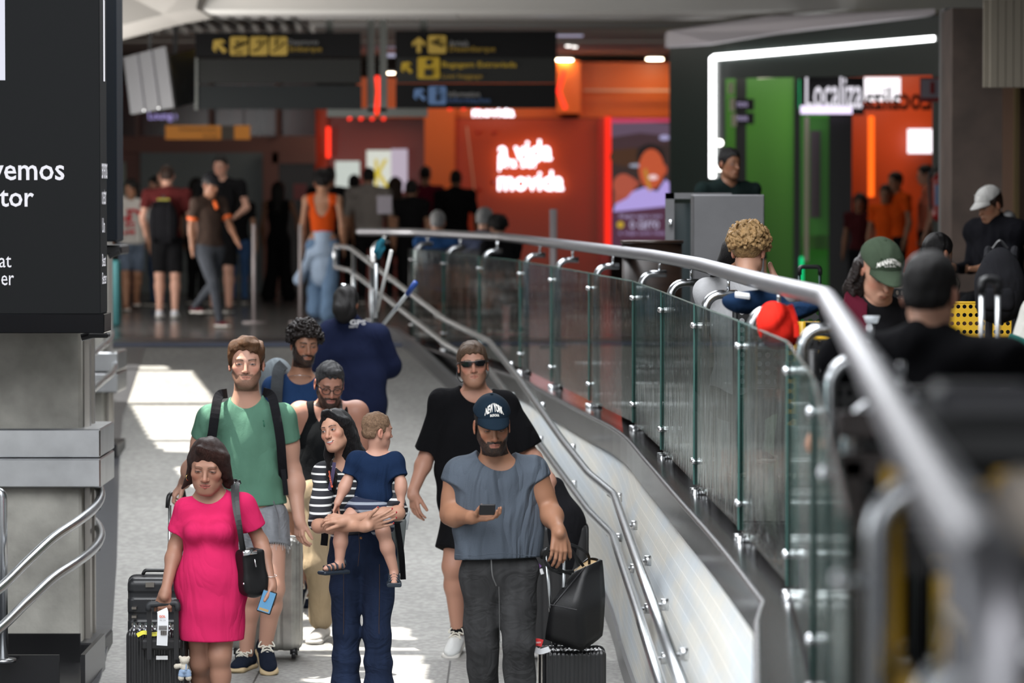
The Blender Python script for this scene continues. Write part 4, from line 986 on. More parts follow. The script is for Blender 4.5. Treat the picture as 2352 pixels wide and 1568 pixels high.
def disc_light(px, py, Y, r, col, s, label, grp='round ceiling downlights'):
    p = P(px, py, Y); e = empty('ceiling_light', p, label, 'ceiling light', grp)
    MB().tube([p + (0, 0, .03), p + (0, 0, .0)], r * 1.15, 20).build('housing', WHITE, e); MB().tube([p + (0, 0, -.0), p + (0, 0, -.012)], r, 20).build('lamp', glow(f'lamp_{s}', col, s), e); return e
for px, py, Y, lb in ((1297, 137, 57, 'bright downlight over the orange store beside the arrivals sign'), (1504, 135, 57, 'warm downlight over the orange store next to the dark green frame')):
    disc_light(px, py, Y, .12, (1, .86, .6), 30, lb)
disc_light(895, 167, 52, .07, (1, .82, .6), 16, 'small warm downlight seen between the two sign posts')
for px, py, w_ in ((1035, 28, 'above the left end of the arrivals sign'), (1452, 30, 'above the orange fascia, middle of the three in the front row'), (1858, 26, 'above the white strip of the green store'), (1305, 105, 'left one of the close pair beside the arrivals sign'), (1320, 107, 'right one of the close pair beside the arrivals sign')): disc_light(px, py, 44 if py < 40 else 53, .035, (1, .95, .9), 5, 'small ceiling spotlight ' + w_, 'small recessed ceiling spots')
def lin_light(px, py, Y, w, lb):
    p = P(px, py, Y); e = empty('ceiling_light', p, lb, 'ceiling light', 'long bluish ceiling panels'); MB().box(p, (w / 2, .3, .015)).build('lamp', glow('cool_panel', (.55, .57, .78), .62), e)
for px, py, Y, w, t_ in ((735, 61, 49, .6, 'just above the departures sign'), (1390, 61, 49, .55, 'to the upper right of the arrivals sign'), (1265, 10, 43, .16, 'at the top edge of the photo, left of two'), (1435, 9, 43, .16, 'at the top edge of the photo, right of two'), (1300, 80, 51, .45, 'touching the top right corner of the arrivals sign'), (330, 8, 41, .25, 'in the bright soffit above the grey monitor'), (905, 127, 55, .35, 'between the two hanging signs')): lin_light(px, py, Y, w, 'flat bluish panel light ' + t_)
# ------------------------------------------------------------------ back of the hall
YW = 58.0
def wallq(nm, px0, py0, px1, py1, Y, m, th=.1, parent=None, st=True):
    a = P(px0, py0, Y); c = P(px1, py1, Y); o = MB().box(((a[0] + c[0]) / 2, Y + th / 2, (a[2] + c[2]) / 2), (abs(c[0] - a[0]) / 2, th / 2, abs(a[2] - c[2]) / 2)).build(nm, m, parent)
    if parent is None and st: struct(o)
    return o
M_REDW = mat('dark_red_glass', (.05, .006, .006), .15, var=.8, vscale=.9, stretch=(3, 1, .4)); M_BRBEAM = mat('brown_beam', (.30, .14, .115), .6); M_TEAL = mat('teal_grey_panel', (.20, .24, .245), .5, var=.1, vscale=1)
M_ORW = mat('orange_lacquer', (.62, .060, .004), .35); M_ORW2 = mat('orange_lacquer_light', (.90, .16, .012), .4); M_ORD = mat('deep_red_lacquer', (.55, .03, .008), .35)
struct(MB().box((0, 62, 1.8), (12, .1, 1.8)).build('wall_back', mat('back_wall', (.08, .06, .055), .7), None))
struct(MB().box((-6.1, 50, 1.8), (.1, 14, 1.8)).build('wall_left', mat('left_wall', (.18, .16, .15), .7), None))
struct(MB().box((7.4, 40, 1.8), (.1, 38, 1.8)).build('wall_right', mat('right_wall', (.10, .085, .07), .7), None))
struct(MB().box((-7.5, 16, 1.5), (.1, 22, 4.5)).build('wall_outer', mat('outer_wall', (.35, .34, .33), .8), None))
struct(MB().box((0, -5.5, 2), (14, .1, 4.5)).build('wall_front', mat('outer_wall2', (.30, .29, .28), .8), None))
wallq('window_1', 200, 190, 725, 312, 57.4, M_REDW)
wallq('trim_9', 200, 312, 725, 350, 57.2, M_BRBEAM, .2); wallq('trim_10', 268, 352, 322, 690, 57.2, M_BRBEAM, .15)
wallq('wall_panel', 322, 350, 612, 690, 57.1, M_TEAL, .1); wallq('window_2', 268, 372, 290, 690, 57.0, mat('pale_green_glass', (.22, .28, .22), .3), .05)
wallq('trim_11', 604, 350, 640, 690, 56.9, M_BRBEAM, .15); wallq('trim_12', 625, 350, 725, 375, 56.9, M_BRBEAM, .15)
wallq('door_1', 638, 375, 722, 690, 56.95, mat('dark_door', (.018, .014, .013), .4), .1)
for x in (310, 478, 632): wallq('window_frame', x, 190, x + 11, 312, 57.1, mat('mullion', (.22, .11, .09), .5), .08)
tag(wallq('notice_plate', 674, 422, 704, 458, 56.935, mat('red_plate', (.22, .015, .012), .4), .02, st=False), 'small dark red notice plate on the dark door', 'sign')
e = empty('hanging_sign', P(475, 303, 50), 'long orange arrivals sign bar above the teal wall panel', 'sign')
wallq('board', 380, 288, 508, 320, 50, mat('orange_sign', (.62, .22, .008), .5, emit=(.62, .2, .0), estr=.16), .08, e); wallq('board', 538, 288, 574, 320, 50, bpy.data.materials['orange_sign'], .08, e); wallq('icon_board', 508, 288, 538, 320, 50.02, mat('sign_dark_icon', (.05, .03, .01), .5), .06, e)
for x in (400, 560): MB().box((P(x, 300, 50.05)[0], 50.05, (CZ + P(0, 300, 50)[2]) / 2 + .03), (.012, .012, (CZ - P(0, 300, 50)[2]) / 2)).build('hanger', DARKM, e)
M_SDK = mat('sign_ink', (.03, .02, .01), .6)
text_at('lettering', 'Desembarque', P(455, 298, 49.99), .48, .06, (1, 0, 0), M_SDK, e); text_at('lettering', 'Arrival', P(482, 312, 49.99), .18, .045, (1, 0, 0), M_SDK, e)
tag(text_at('lit_lettering', 'Lounge', P(374, 268, 57.40), .42, .14, (1, 0, 0), glow('violet_white', (.55, .45, 1), .9), None), 'small violet lit word behind the hanging monitors', 'sign')
# orange store
st_ = empty('orange_store', (P(1130, 300, 58)[0], 58, 0), 'bright orange car hire store front with glowing white slogan', 'store')
wallq('upper_fascia', 1330, 143, 1540, 270, 57.6, M_ORW2, .3, st_); wallq('upper_fascia', 1280, 140, 1333, 260, 57.0, M_ORW2, .6, st_); wallq('upper_fascia', 820, 178, 1290, 270, 57.6, M_ORW2, .3, st_); wallq('slogan_wall', 1040, 272, 1390, 700, 57.5, M_ORW, .2, st_)
wallq('side_column', 975, 250, 1045, 700, 57.3, M_ORW2, .2, st_); wallq('side_wall', 722, 250, 985, 700, 58.0, mat('red_brown_glass', (.30, .035, .018), .25), .1, st_); wallq('corner_post', 724, 250, 752, 700, 57.7, M_ORW, .2, st_)
wallq('door_column', 1375, 270, 1400, 700, 57.2, M_ORD, .3, st_)
RN = glow('red_neon', (1, .03, .012), 2.2); SW = glow('slogan_white', (1, .90, .98), 3.2)
b = MB(); b.tube([P(754, 292, 57.4), P(754, 362, 57.4)], .03, 8); b.build('red_tube', RN, st_)
b = MB(); b.box(P(1397, 420, 56.9), (.05, .03, .98)); b.build('red_tube', glow('red_neon2', (1, .02, .005), 1.15), st_)
b = MB(); b.tube([P(1296, 160, 56.6), P(1283, 210, 56.6), P(1299, 250, 56.6)], .03, 8); b.build('red_tube', RN, st_)
b = MB(); b.tube([P(866, 175, 56), P(870, 210, 56), P(864, 262, 56)], .03, 8); b.build('red_tube', RN, st_)
b = MB()
for i in range(3): b.tube([P(1030 + i * 32 - 0, 252, 57), P(1038 + i * 32, 246, 57)], .02, 6)
for i in range(4): b.tube([P(800 + i * 26, 275, 57), P(806 + i * 26, 270, 57)], .022, 6)
b.build('red_dashes', RN, st_)
text_at('slogan', 'a vida', P(1206, 345, 57.4), .80, .31, (1, 0, 0), SW, st_, bold=.015, out=.05); text_at('slogan', 'pra ser', P(1191, 380, 57.4), .60, .17, (1, 0, 0), SW, st_, bold=.02, out=.05); text_at('slogan', 'movida', P(1219, 415, 57.4), .98, .30, (1, 0, 0), SW, st_, bold=.015, out=.05)
text_at('small_sign', 'movida', P(1133, 257, 56.8), .62, .15, (1, 0, 0), SW, st_, bold=.03, out=.03)
wallq('white_line', 1340, 205, 1540, 210, 57.4, mat('pale_line', (.8, .45, .3), .5), .03, st_)
wallq('lit_panel', 770, 370, 826, 440, 57.5, glow('milk_panel', (.72, .78, .72), .75), .05, st_); wallq('lit_panel', 842, 345, 898, 440, 57.4, glow('milk_panel2', (.80, .82, .74), .8), .05, st_); wallq('lit_panel', 898, 342, 936, 440, 57.4, glow('lilac_panel', (.66, .56, .68), .7), .05, st_)
text_at('yellow_letter', 'K', P(878, 398, 57.2), .22, .42, (1, 0, 0), glow('yellow_sign', (.75, .58, .05), .8), st_, bold=.02, out=.05)
b = MB(); b.tube(spline([P(1072, 290, 57.2), P(1078, 340, 57.2), P(1090, 440, 57.2), P(1100, 520, 57.2)], 5), .012, 6); b.build('pale_cable', mat('pale_line', (.8, .45, .3), .5), st_)
for x, y in ((1099, 304), (1135, 305), (1100, 434), (1133, 418)): MB().ball(P(x, y, 57.25), .04, 6).build('knob', M_ORD, st_, True)
# advertising screen
ad = empty('advertising_screen', (P(1475, 420, 56)[0], 56, .7), 'tall lit advertising screen showing a smiling man in a lilac shirt', 'screen')
YA = 56.0; wallq('panel', 1404, 272, 1545, 572, YA, glow('ad_dark', (.035, .02, .018), 1), .08, ad)
def adq(nm, pts, col, s=1.0, dy=0): MB().add([P(x, y, YA - .01 - dy) for x, y in pts], [tuple(range(len(pts)))]).build(nm, glow(nm + str(round(sum(col), 3)), col, s), ad)
def adell(nm, cx, cy, rx, ry, col, dy=.003, s=1.0): adq(nm, [(cx + rx * math.cos(a), cy + ry * math.sin(a)) for a in np.linspace(0, 6.283, 28)[:-1]][::-1], col, s, dy)
adq('sky_band', [(1404, 330), (1540, 322), (1540, 285), (1404, 272)], (.11, .07, .11)); adq('pink_band', [(1404, 282), (1540, 280), (1540, 272), (1404, 272)], (.55, .05, .12), 1, .002); adq('car_roof', [(1404, 345), (1540, 330), (1540, 312), (1470, 305), (1404, 315)], (.05, .025, .03), 1, .004)
adell('brown_seat', 1440, 360, 40, 22, (.06, .025, .012)); adell('hair_shape', 1494, 358, 32, 28, (.012, .008, .008), .006); adell('face_shape', 1496, 388, 29, 46, (.50, .085, .03), .009); adell('smile_shape', 1500, 407, 11, 6, (.85, .6, .6), .013); adell('ear_shape', 1526, 390, 6, 12, (.42, .07, .03), .008)
adq('shirt_shape', [(1408, 486), (1545, 475), (1545, 425), (1528, 412), (1510, 440), (1480, 430), (1440, 445), (1415, 465)], (.42, .33, .72), 1, .011)
adell('hand_shape', 1432, 425, 24, 26, (.40, .08, .045), .014); adq('arm_shape', [(1410, 470), (1440, 455), (1470, 420), (1450, 405), (1412, 420)], (.36, .07, .04), 1, .0125)
adq('belt_shape', [(1478, 390), (1485, 386), (1497, 436), (1490, 440)], (.45, .22, .03), 1, .017); adell('white_ring', 1460, 380, 15, 4, (.3, .33, .42), .006)
adq('caption_band', [(1404, 572), (1545, 572), (1545, 472), (1404, 487)], (.075, .025, .05), 1, .018)
for t, x, y, w, h_, c in (('Alugue agora com', 1470, 497, .62, .07, (.55, .5, .8)), ('o carro', 1480, 516, .42, .11, (.7, .68, .95)), ('e viaje com mais', 1475, 536, .68, .07, (.5, .4, .7))): text_at('caption', t, P(x, y, YA - .04), w, h_, (1, 0, 0), glow('cap' + t[:3], c, .8), ad)
adell('yellow_dot', 1425, 516, 8, 8, (.5, .33, .02), .021); adell('badge_light', 1526, 316, 12, 6, (.35, .33, .55), .012)
# green store on the right
gs = empty('green_store', (P(1900, 500, 42)[0], 42, 0), 'dark framed green car hire store front outlined by a white light strip', 'store')
M_GF = mat('dark_green_frame', (.012, .022, .019), .45); M_GW = mat('green_wall', (.070, .25, .030), .4); M_GW2 = mat('green_wall_dark', (.04, .26, .03), .4)
def fq(nm, pts, m, dy=0.0, th=.08):    # piece on the slanting front plane: left end Y 44, right end Y 38.3
    def q(x, y): Y = 44 + (38.3 - 44) * (x - 1635) / (2145 - 1635) + dy; return P(x, y, Y)
    return MB().prism([q(x, y) for x, y in pts], (0, th, 0)).build(nm, m, gs)
fq('frame_side', [(1538, 700), (1666, 700), (1666, 150), (1666, 95), (1538, 105)], M_GF); fq('frame_top', [(1666, 180), (2145, 172), (2190, 172), (2190, 30), (1800, 70), (1666, 96)], M_GF, 0.001); fq('frame_side', [(2143, 700), (2182, 700), (2182, 170), (2143, 172)], M_GF, .0)
LS = glow('strip_white', (1, 1, 1), 7)
fq('light_strip', [(1630, 408), (1643, 408), (1643, 138), (2147, 94), (2147, 82), (1640, 125), (1630, 132)], LS, -.05, .04)
fq('inner_light', [(1742, 180), (2145, 160), (2145, 144), (1742, 172)], glow('warm_strip', (1, .97, .72), 1.3), .6, .1)
gq = lambda nm, x0, y0, x1, y1, Y, m: wallq(nm, x0, y0, x1, y1, Y, m, .08, gs)
gq('back_wall', 1655, 100, 1850, 760, 49.5, M_GW); gq('back_column', 1690, 170, 1713, 760, 49, BLACKP); gq('door_post', 1824, 170, 1838, 760, 48.4, BLACKP); gq('back_wall', 1836, 100, 1912, 760, 49.4, M_GW2); gq('dark_column', 1905, 225, 1956, 760, 48, BLACKP)
gq('orange_room', 1950, 150, 2185, 760, 50, M_ORW); gq('lit_panel', 2086, 296, 2144, 352, 49.6, glow('white_panel', (1, .92, .98), 1.6)); gq('lit_panel', 1985, 178, 2068, 232, 48.5, glow('white_panel2', (1, .95, 1), 1.5))
adp = gq('poster', 1842, 268, 1903, 572, 48.2, mat('poster_green', (.05, .22, .03), .4, emit=(.03, .12, .02), estr=.25))
gq('poster_figure', 1862, 300, 1884, 500, 48.1, mat('poster_grey', (.16, .13, .15), .5)); gq('white_bar', 1849, 268, 1857, 600, 47.9, mat('pale_bar', (.55, .5, .4), .5)); gq('poster_field', 1842, 540, 1903, 572, 48.1, M_GW)
MB().tube([P(2001, 266, 48.8), P(2001, 452, 48.8)], .04, 10).build('orange_tube', glow('orange_neon', (1, .13, .008), 1.6), gs); MB().tube([P(1841, 182, 48), P(1841, 250, 48)], .03, 8).build('green_tube', glow('green_neon', (.0, .75, .25), 1), gs)
MB().tube([P(1841, 590, 48), P(1841, 650, 48)], .022, 8).build('green_tube', bpy.data.materials['green_neon'], gs)
gq('sign_back', 1838, 176, 1985, 264, 47.9, BLACKP)
YL = 47.4; text_at('sign_lettering', 'Localiza', P(1915, 212, YL), .70, .40, (1, 0, 0), glow('store_letter', (.92, .88, .98), .95), gs, bold=.012, out=.02)
text_at('reflected_lettering', 'Localiza', P(2062, 226, 46), .80, .28, (1, 0, 0), M_GF, gs, bold=.02, mirror=True)  # mirrored letters modelled to stand in for the sign's reflection in glass
for x, w in ((1865, .14), (1908, .16), (1946, .06)): MB().box(P(x, 252, 47.6), (w, .02, .05)).build('lit_dash', glow('lilac_dash', (.85, .72, 1), 1.5), gs)
for x, y0, y1 in ((1679, 190, 215), (1682, 225, 255), (1686, 262, 290)): gq('small_plate', x - 5, y0, x + 6, y1, 48, mat('cream_plate', (.6, .58, .45), .5))
for y in (240, 272): gq('dark_tag', 1684, y - 13, 1732, y + 13, 48.2, BLACKP); text_at('tag_lettering', 'move', P(1705, y, 48.1), .13, .06, (1, 0, 0), glow('tag_white', (.6, .5, .8), .7), gs)
for y in (328, 385): MB().ball(P(1653, y, 43.3), .04, 8).build('frame_lamp', glow('frame_lamp', (1, .98, .9), 5), gs, True)
area('green_store_light', (P(1800, 200, 48)[0], 48.2, 3.3), (2.2, .6), 20, (1, 1, .9), (0, .5, -1)); area('orange_room_light', (P(2070, 200, 48)[0], 48.4, 3.3), (1, .5), 16, (1, .8, .6), (0, .6, -1))
# soffit edge above the green store
b = MB(); b.prism([P(1533, 106, 43.6), P(1640, 98, 43), P(1800, 72, 41), P(2148, 32, 37.8), P(2148, 20, 37.8), P(1760, 38, 41), P(1533, 72, 43.6)], (0, .6, 0)); struct(b.build('trim_13', mat('soffit_lilac', (.50, .47, .50), .7), None))
# right: stone column, tan wall
struct(wallq('wall_stone', 2188, 18, 2300, 760, 30.6, mat('brown_stone', (.085, .058, .045), .6, var=.35, vscale=3), .8)); struct(wallq('trim_14', 2170, 18, 2192, 700, 31.2, mat('grey_post', (.16, .16, .155), .6), .4))
wallq('wall_tan', 2290, 180, 2460, 700, 32.5, mat('tan_wall', (.30, .18, .125), .6), .2); wallq('trim_15', 2332, 190, 2340, 700, 32.4, mat('tan_joint', (.2, .14, .06), .6), .1)
b = MB()
for i in range(9): b.box(P(2282 + i * 18, 100, 29), (.027, .03, .33))
b.box(P(2350, 100, 29.1), (.3, .03, .33)); struct(b.build('trim_16', mat('tan_slats', (.30, .26, .20), .6), None))
# ------------------------------------------------------------------ hanging signs and monitors
M_SB = mat('sign_black', (.003, .003, .0035), .6, spec=.2); M_SG = mat('sign_dark_grey', (.018, .019, .018), .6, spec=.25); M_SG2 = mat('sign_blue_grey', (.010, .013, .014), .6, spec=.25); M_POST = mat('sign_post_grey', (.14, .15, .14), .6)
M_YEL = mat('sign_yellow', (.40, .27, .045), .6, emit=(.4, .27, .04), estr=.12); M_YEL2 = mat('sign_yellow_dark', (.42, .28, .01), .6, emit=(.4, .25, .0), estr=.08); M_BLU = mat('sign_blue', (.09, .17, .34), .6, emit=(.09, .17, .34), estr=.12); M_WTX = mat('sign_white_text', (.22, .22, .22), .6); M_YTX = mat('sign_yellow_text', (.30, .19, .01), .6); M_BTX = mat('sign_blue_text', (.04, .09, .22), .6)
def sign_q(par, Ys, nm, x0, y0, x1, y1, m, dy=0.0, th=.16): return wallq(nm, x0, y0, x1, y1, Ys + dy, m, th, par)
def rounded(par, Ys, x0, y0, x1, y1, m, nm='pictogram'):
    r = 5; pts = []
    for cx, cy, a0 in ((x1 - r, y0 + r, -90), (x1 - r, y1 - r, 0), (x0 + r, y1 - r, 90), (x0 + r, y0 + r, 180)):
        for k in range(5): a = math.radians(a0 + k * 22.5); pts.append(P(cx + r * math.cos(a), cy + r * math.sin(a), Ys))
    return MB().prism(pts, (0, .01, 0)).build(nm, m, par)
def arrow(par, Ys, cx, cy, s, ang, m):
    sh = [(-.13, -.5), (.13, -.5), (.13, .12), (.42, -.12), (.42, .16), (0, .5), (-.42, .16), (-.42, -.12), (-.13, .12)]; a = math.radians(ang)
    pts = [P(cx + s * (x * math.cos(a) - y * math.sin(a)), cy - s * (x * math.sin(a) + y * math.cos(a)), Ys) for x, y in sh]; MB().prism(pts, (0, .008, 0)).build('arrow', m, par)
def line(par, Ys, pts, w, m, nm='pictogram_line'): MB().tube([P(x, y, Ys) for x, y in pts], w, 6).build(nm, m, par)
s1 = empty('hanging_sign', P(638, 160, 44.2), 'hanging black sign with departures arrow and three yellow pictograms', 'sign')
sign_q(s1, 44, 'panel', 448, 75, 828, 131, M_SB); sign_q(s1, 44, 'panel', 450, 135, 828, 191, M_SG); sign_q(s1, 44, 'panel', 452, 196, 829, 250, M_SG2); sign_q(s1, 44, 'end_cap', 447, 133, 454, 252, M_POST, -.02)
arrow(s1, 43.97, 504, 106, 38, 45, M_YEL)
for x0 in (528, 574, 619): rounded(s1, 43.97, x0, 84, x0 + 41, 127, M_YEL)
line(s1, 43.94, [(536, 112), (566, 98)], .016, M_SB); line(s1, 43.94, [(541, 95), (551, 104)], .012, M_SB); line(s1, 43.94, [(535, 108), (540, 112)], .012, M_SB); line(s1, 43.94, [(538, 122), (556, 122)], .008, M_SB)
line(s1, 43.94, [(579, 118), (590, 116), (604, 98), (612, 96)], .010, M_SB); line(s1, 43.94, [(592, 92), (594, 102)], .012, M_SB); line(s1, 43.94, [(626, 119), (640, 110), (655, 97)], .010, M_SB); line(s1, 43.94, [(634, 88), (634, 106)], .012, M_SB)
text_at('lettering', 'Departures', P(697, 98, 43.95), .34, .075, (1, 0, 0), M_WTX, s1); text_at('lettering', 'Embarque', P(702, 114, 43.95), .37, .08, (1, 0, 0), M_YTX, s1, bold=.01)
s2 = empty('hanging_sign', P(1094, 160, 44.2), 'hanging black sign with arrivals, lost baggage and information rows', 'sign')
sign_q(s2, 44, 'panel', 908, 71, 1279, 133, M_SB); sign_q(s2, 44, 'panel', 910, 133, 1277, 190, M_SG); sign_q(s2, 44, 'panel', 909, 192, 1278, 248, M_SB)
arrow(s2, 43.97, 962, 103, 36, 0, M_YEL); rounded(s2, 43.97, 983, 81, 1025, 123, M_YEL); arrow(s2, 43.97, 934, 155, 32, 45, M_YEL2); rounded(s2, 43.97, 959, 131, 1010, 181, M_YEL2); arrow(s2, 43.97, 964, 217, 34, 45, M_BLU); rounded(s2, 43.97, 984, 198, 1025, 240, M_BLU)
line(s2, 43.94, [(990, 96), (1018, 106)], .016, M_SB); line(s2, 43.94, [(1004, 88), (1004, 100)], .014, M_SB); MB().ball(P(985, 143, 43.95), .035, 6, (1, .3, 1)).build('pictogram_dot', M_SG, s2); MB().box(P(984, 167, 43.95), (.045, .012, .04)).build('pictogram_case', M_SG, s2)
line(s2, 43.94, [(1005, 214), (1005, 232)], .022, M_SB); MB().ball(P(1005, 206, 43.95), .022, 6, (1, .3, 1)).build('pictogram_dot', M_SB, s2)
for t, x, y, w, h_, m in (('Arrivals', 1054, 99, .22, .07, M_WTX), ('Desembarque', 1085, 114, .52, .085, M_YTX), ('Bagagem Extraviada', 1101, 150, .85, .085, M_YEL2), ('Lost baggage', 1062, 176, .46, .07, M_YTX), ('Information', 1066, 216, .36, .065, M_WTX), ('Informações', 1078, 231, .48, .075, M_BTX)): text_at('lettering', t, P(x, y, 43.95), w, h_, (1, 0, 0), m, s2, bold=.01)
sp = empty('sign_frame', P(866, 260, 44.4), 'grey steel frame of hangers carrying the two black signs', 'frame')
for x0, x1, y0, y1 in ((843, 860, 30, 256), (872, 889, 30, 256), (748, 765, 30, 76), (964, 981, 30, 76)): sign_q(sp, 44.15, 'hanger', x0, y0, x1, y1, M_POST, 0, .08)
sign_q(sp, 44.15, 'foot_bar', 751, 248, 860, 268, M_POST, 0, .08); sign_q(sp, 44.15, 'foot_bar', 872, 248, 982, 268, M_POST, 0, .08)
mo = empty('monitor', P(342, 180, 42), 'grey backed hanging monitor tilted beside a black pole', 'monitor')
MB().prism([P(x, y, Y) for x, y, Y in ((284, 132, 42.4), (380, 106, 41.6), (399, 246, 41.6), (300, 262, 42.4))], (.02, .10, 0)).build('casing', mat('monitor_grey', (.10, .102, .108), .45), mo)
for t in (.33, .67):
    a, c = P(284 + 96 * t, 132 - 26 * t, 42.4 - .8 * t - .02), P(300 + 99 * t, 262 - 16 * t, 42.4 - .8 * t - .02); MB().tube([a, c], .012, 6).build('casing_rib', mat('monitor_rib', (.09, .09, .10), .5), mo)
    MB().ball(c + (0, -.01, .02), .02, 6).build('screw', CHROME, mo, True)
MB().box(P(345, 80, 42.2), (.022, .022, .22)).build('hanger', BLACKP, mo)
m2 = empty('monitor', P(420, 190, 42.3), 'black hanging monitor seen between the grey monitor and the departures sign', 'monitor')
MB().prism([P(x, y, Y) for x, y, Y in ((384, 128, 42.5), (447, 112, 43.2), (447, 236, 43.2), (398, 250, 42.5))], (0, .08, 0)).build('casing', BLACKP, m2); MB().box(P(403, 75, 42.6), (.024, .024, .22)).build('hanger', BLACKP, m2)
# fire extinguisher and its plate
fx = empty('fire_extinguisher', P(2160, 510, 37.9), 'red fire extinguisher with a colourful label hanging on the grey post', 'fire extinguisher')
p = P(2158, 455, 37.95); RED = mat('extinguisher_red', (.30, .008, .008), .3); solid('cylinder', [Cp(p + (0, 0, -.16), p + (0, 0, .17), .075, .075, .02), Cp(p + (0, 0, .17), p + (0, 0, .25), .05, .02, .03)], .008, RED, fx)
b = MB(); b.tube([p + (0, 0, .24), p + (0, 0, .30)], .02, 8); b.box(p + (.02, 0, .31), (.05, .012, .012)); b.build('valve', DARKM, fx); b = MB(); b.tube(spline([p + (-.02, -.02, .28), p + (-.10, -.02, .25), p + (-.10, -.03, .0), p + (-.085, -.03, -.12)], 6), .011, 8); b.build('hose', BLACKP, fx)
MB().box(p + (-.03, -.072, .03), (.022, .01, .1)).build('label_blue', mat('label_blue', (.15, .25, .45), .5), fx); MB().box(p + (.025, -.072, .08), (.03, .01, .03)).build('label_yellow', mat('label_yellow', (.5, .4, .05), .5), fx)
pl = empty('wall_sign', P(2142, 208, 37.9), 'red and white extinguisher sign plate above the fire extinguisher', 'sign'); wallq('red_plate', 2113, 178, 2168, 234, 38.1, mat('sign_red', (.28, .01, .01), .4), .02, pl); wallq('white_field', 2117, 182, 2164, 224, 38.08, mat('sign_pale', (.34, .30, .34), .5), .02, pl); wallq('red_symbol', 2137, 188, 2146, 215, 38.06, RED, .02, pl)
# ------------------------------------------------------------------ people in front
ZU = np.array([0, 0, 1.0])
def fore(label, rg, skin, hd, headkw, paintkw, hands, armr=(.050, .041, .026), mus=0.0, torsokw={}, legr=None, legs='AB', h=.007, hh=.0022, clipz=None, nr=.056, name='person', neckf=None):
    e = empty(name, rg.b, label, name); j = rg.j; sk = SKT[skin] if isinstance(skin, str) else skin; sc = rg.sc
    L = hd.prims(j['N'] if neckf is None else neckf, nr, **headkw)
    L += rg.torso(0, **torsokw)
    for q in 'AB': L += arm(j['S' + q], j['E' + q], j['W' + q], tuple(v * sc for v in armr), mus=mus)
    for q in legs: L += leg(j['H' + q], j['K' + q], j['A' + q], *([tuple(v * sc for v in legr)] if legr else [(.088 * sc, .058 * sc, .040 * sc)]), calf=.054 * sc)
    fine = []; r = .155 * hd.s; fine.append((hd.c - r, hd.c + r, hh))
    for k_, (W, hp) in hands.items():
        L += hp; lo, hi = bounds(hp); fine.append((lo - .01, hi + .01, .0028))
        # smooth wrist
        j_ = j['E' + k_]; L += [Cp(W, W + unit(W - j_) * .03, .026 * sc, .024 * sc, .02)]
    pk = dict(paintkw)
    body = solid('body', L, h, SKIN, e, paint=lambda V: hd.paint(V, sk, **pk), fine=fine)
    return e
def nails(par, tips, col): 
    for p in tips: MB().ball(p, .0038, 5, (1, .6, 1.3)).build('fingernail', col, par, True)
def tee(e, rg, m, ease=.014, hemz=None, sl=.62, slr=(.070, .068), neck=(.082, .12, .092), neckoff=(.03, .05), wr=(.006, 24, 3), h=.006, torsokw={}, kind='tee', name='t_shirt', flare=0.0, slk=.04, squash=(1, 1, .5), armhole=(.075, .12, .12), shoulder=None):
    j, sc = rg.j, rg.sc; up = unit(j['N'] - j['Pv']); L = rg.torso(ease, **torsokw)
    if flare: L += [Cp(j['C'] , j['Pv'] - up * .04, .13 * sc, .155 * sc + flare, .08, flat=(rg.fwd, .74))]
    if kind == 'tee':
        for q in 'AB': L += rg.sleeve(q, sl, slr[0] * sc, slr[1] * sc, slk)
    if shoulder:
        for q in 'AB': L += [El(j['S' + q] + (j['S' + q] - j['N']) * .08, np.array(shoulder) * sc, rg.R, .05)]
    L += [El(j['N'] + rg.fwd * neckoff[0] + ZU * neckoff[1], np.array(neck), None, .008, op='s')]
    if kind == 'tank':
        for q in 'AB': L += [El(j['S' + q] + (j['S' + q] - j['N']) * .30, np.array(armhole) * sc, rg.R, .012, op='s')]
    hem = j['Pv'] - up * .05 * sc if hemz is None else hemz
    o = solid(name, L, h, m, e, disp=wrinkle(*wr[:3], squash), cuts=[(-up, hem)])
    return o
def collar(par, rg, m, rx, ry, off, r=.006, tilt=.25):
    return None
    c = rg.j['N'] + rg.fwd * off[0] + ZU * off[1]; pts = []
    for a in np.linspace(0, 2 * math.pi, 33): pts.append(c + rg.side * rx * math.cos(a) + rg.fwd * ry * math.sin(a) - ZU * tilt * ry * (1 + math.sin(a)))
    return MB().tube(pts, r, 6, cap=False).build('collar', m, par, True)
M_STRAP = mat('smooth_black_leather', (.010, .010, .011), .5)
def strap_band(name, pts, w, m, par, nrm=(0, -1, 0), th=.003):
    P_ = spline(pts, 5); n = len(P_); V = []; F = []
    for i, p in enumerate(P_):
        t = unit(P_[min(i + 1, n - 1)] - P_[max(i - 1, 0)]); s = unit(np.cross(t, nrm)); nn = np.cross(s, t)
        for a, b2 in ((-1, -1), (1, -1), (1, 1), (-1, 1)): V.append(p + s * a * w / 2 + nn * b2 * th)
    for i in range(n - 1):
        for k in range(4): F.append((4 * i + k, 4 * i + (k + 1) % 4, 4 * i + 4 + (k + 1) % 4, 4 * i + 4 + k))
    F += [(0, 1, 2, 3), tuple(4 * (n - 1) + k for k in (3, 2, 1, 0))]
    return npmesh(name, V, F, m, par, False)
NAVY_SHOE = cloth('navy_suede', (.012, .016, .028)); LACE = mat('white_lace', (.70, .67, .58), .8)
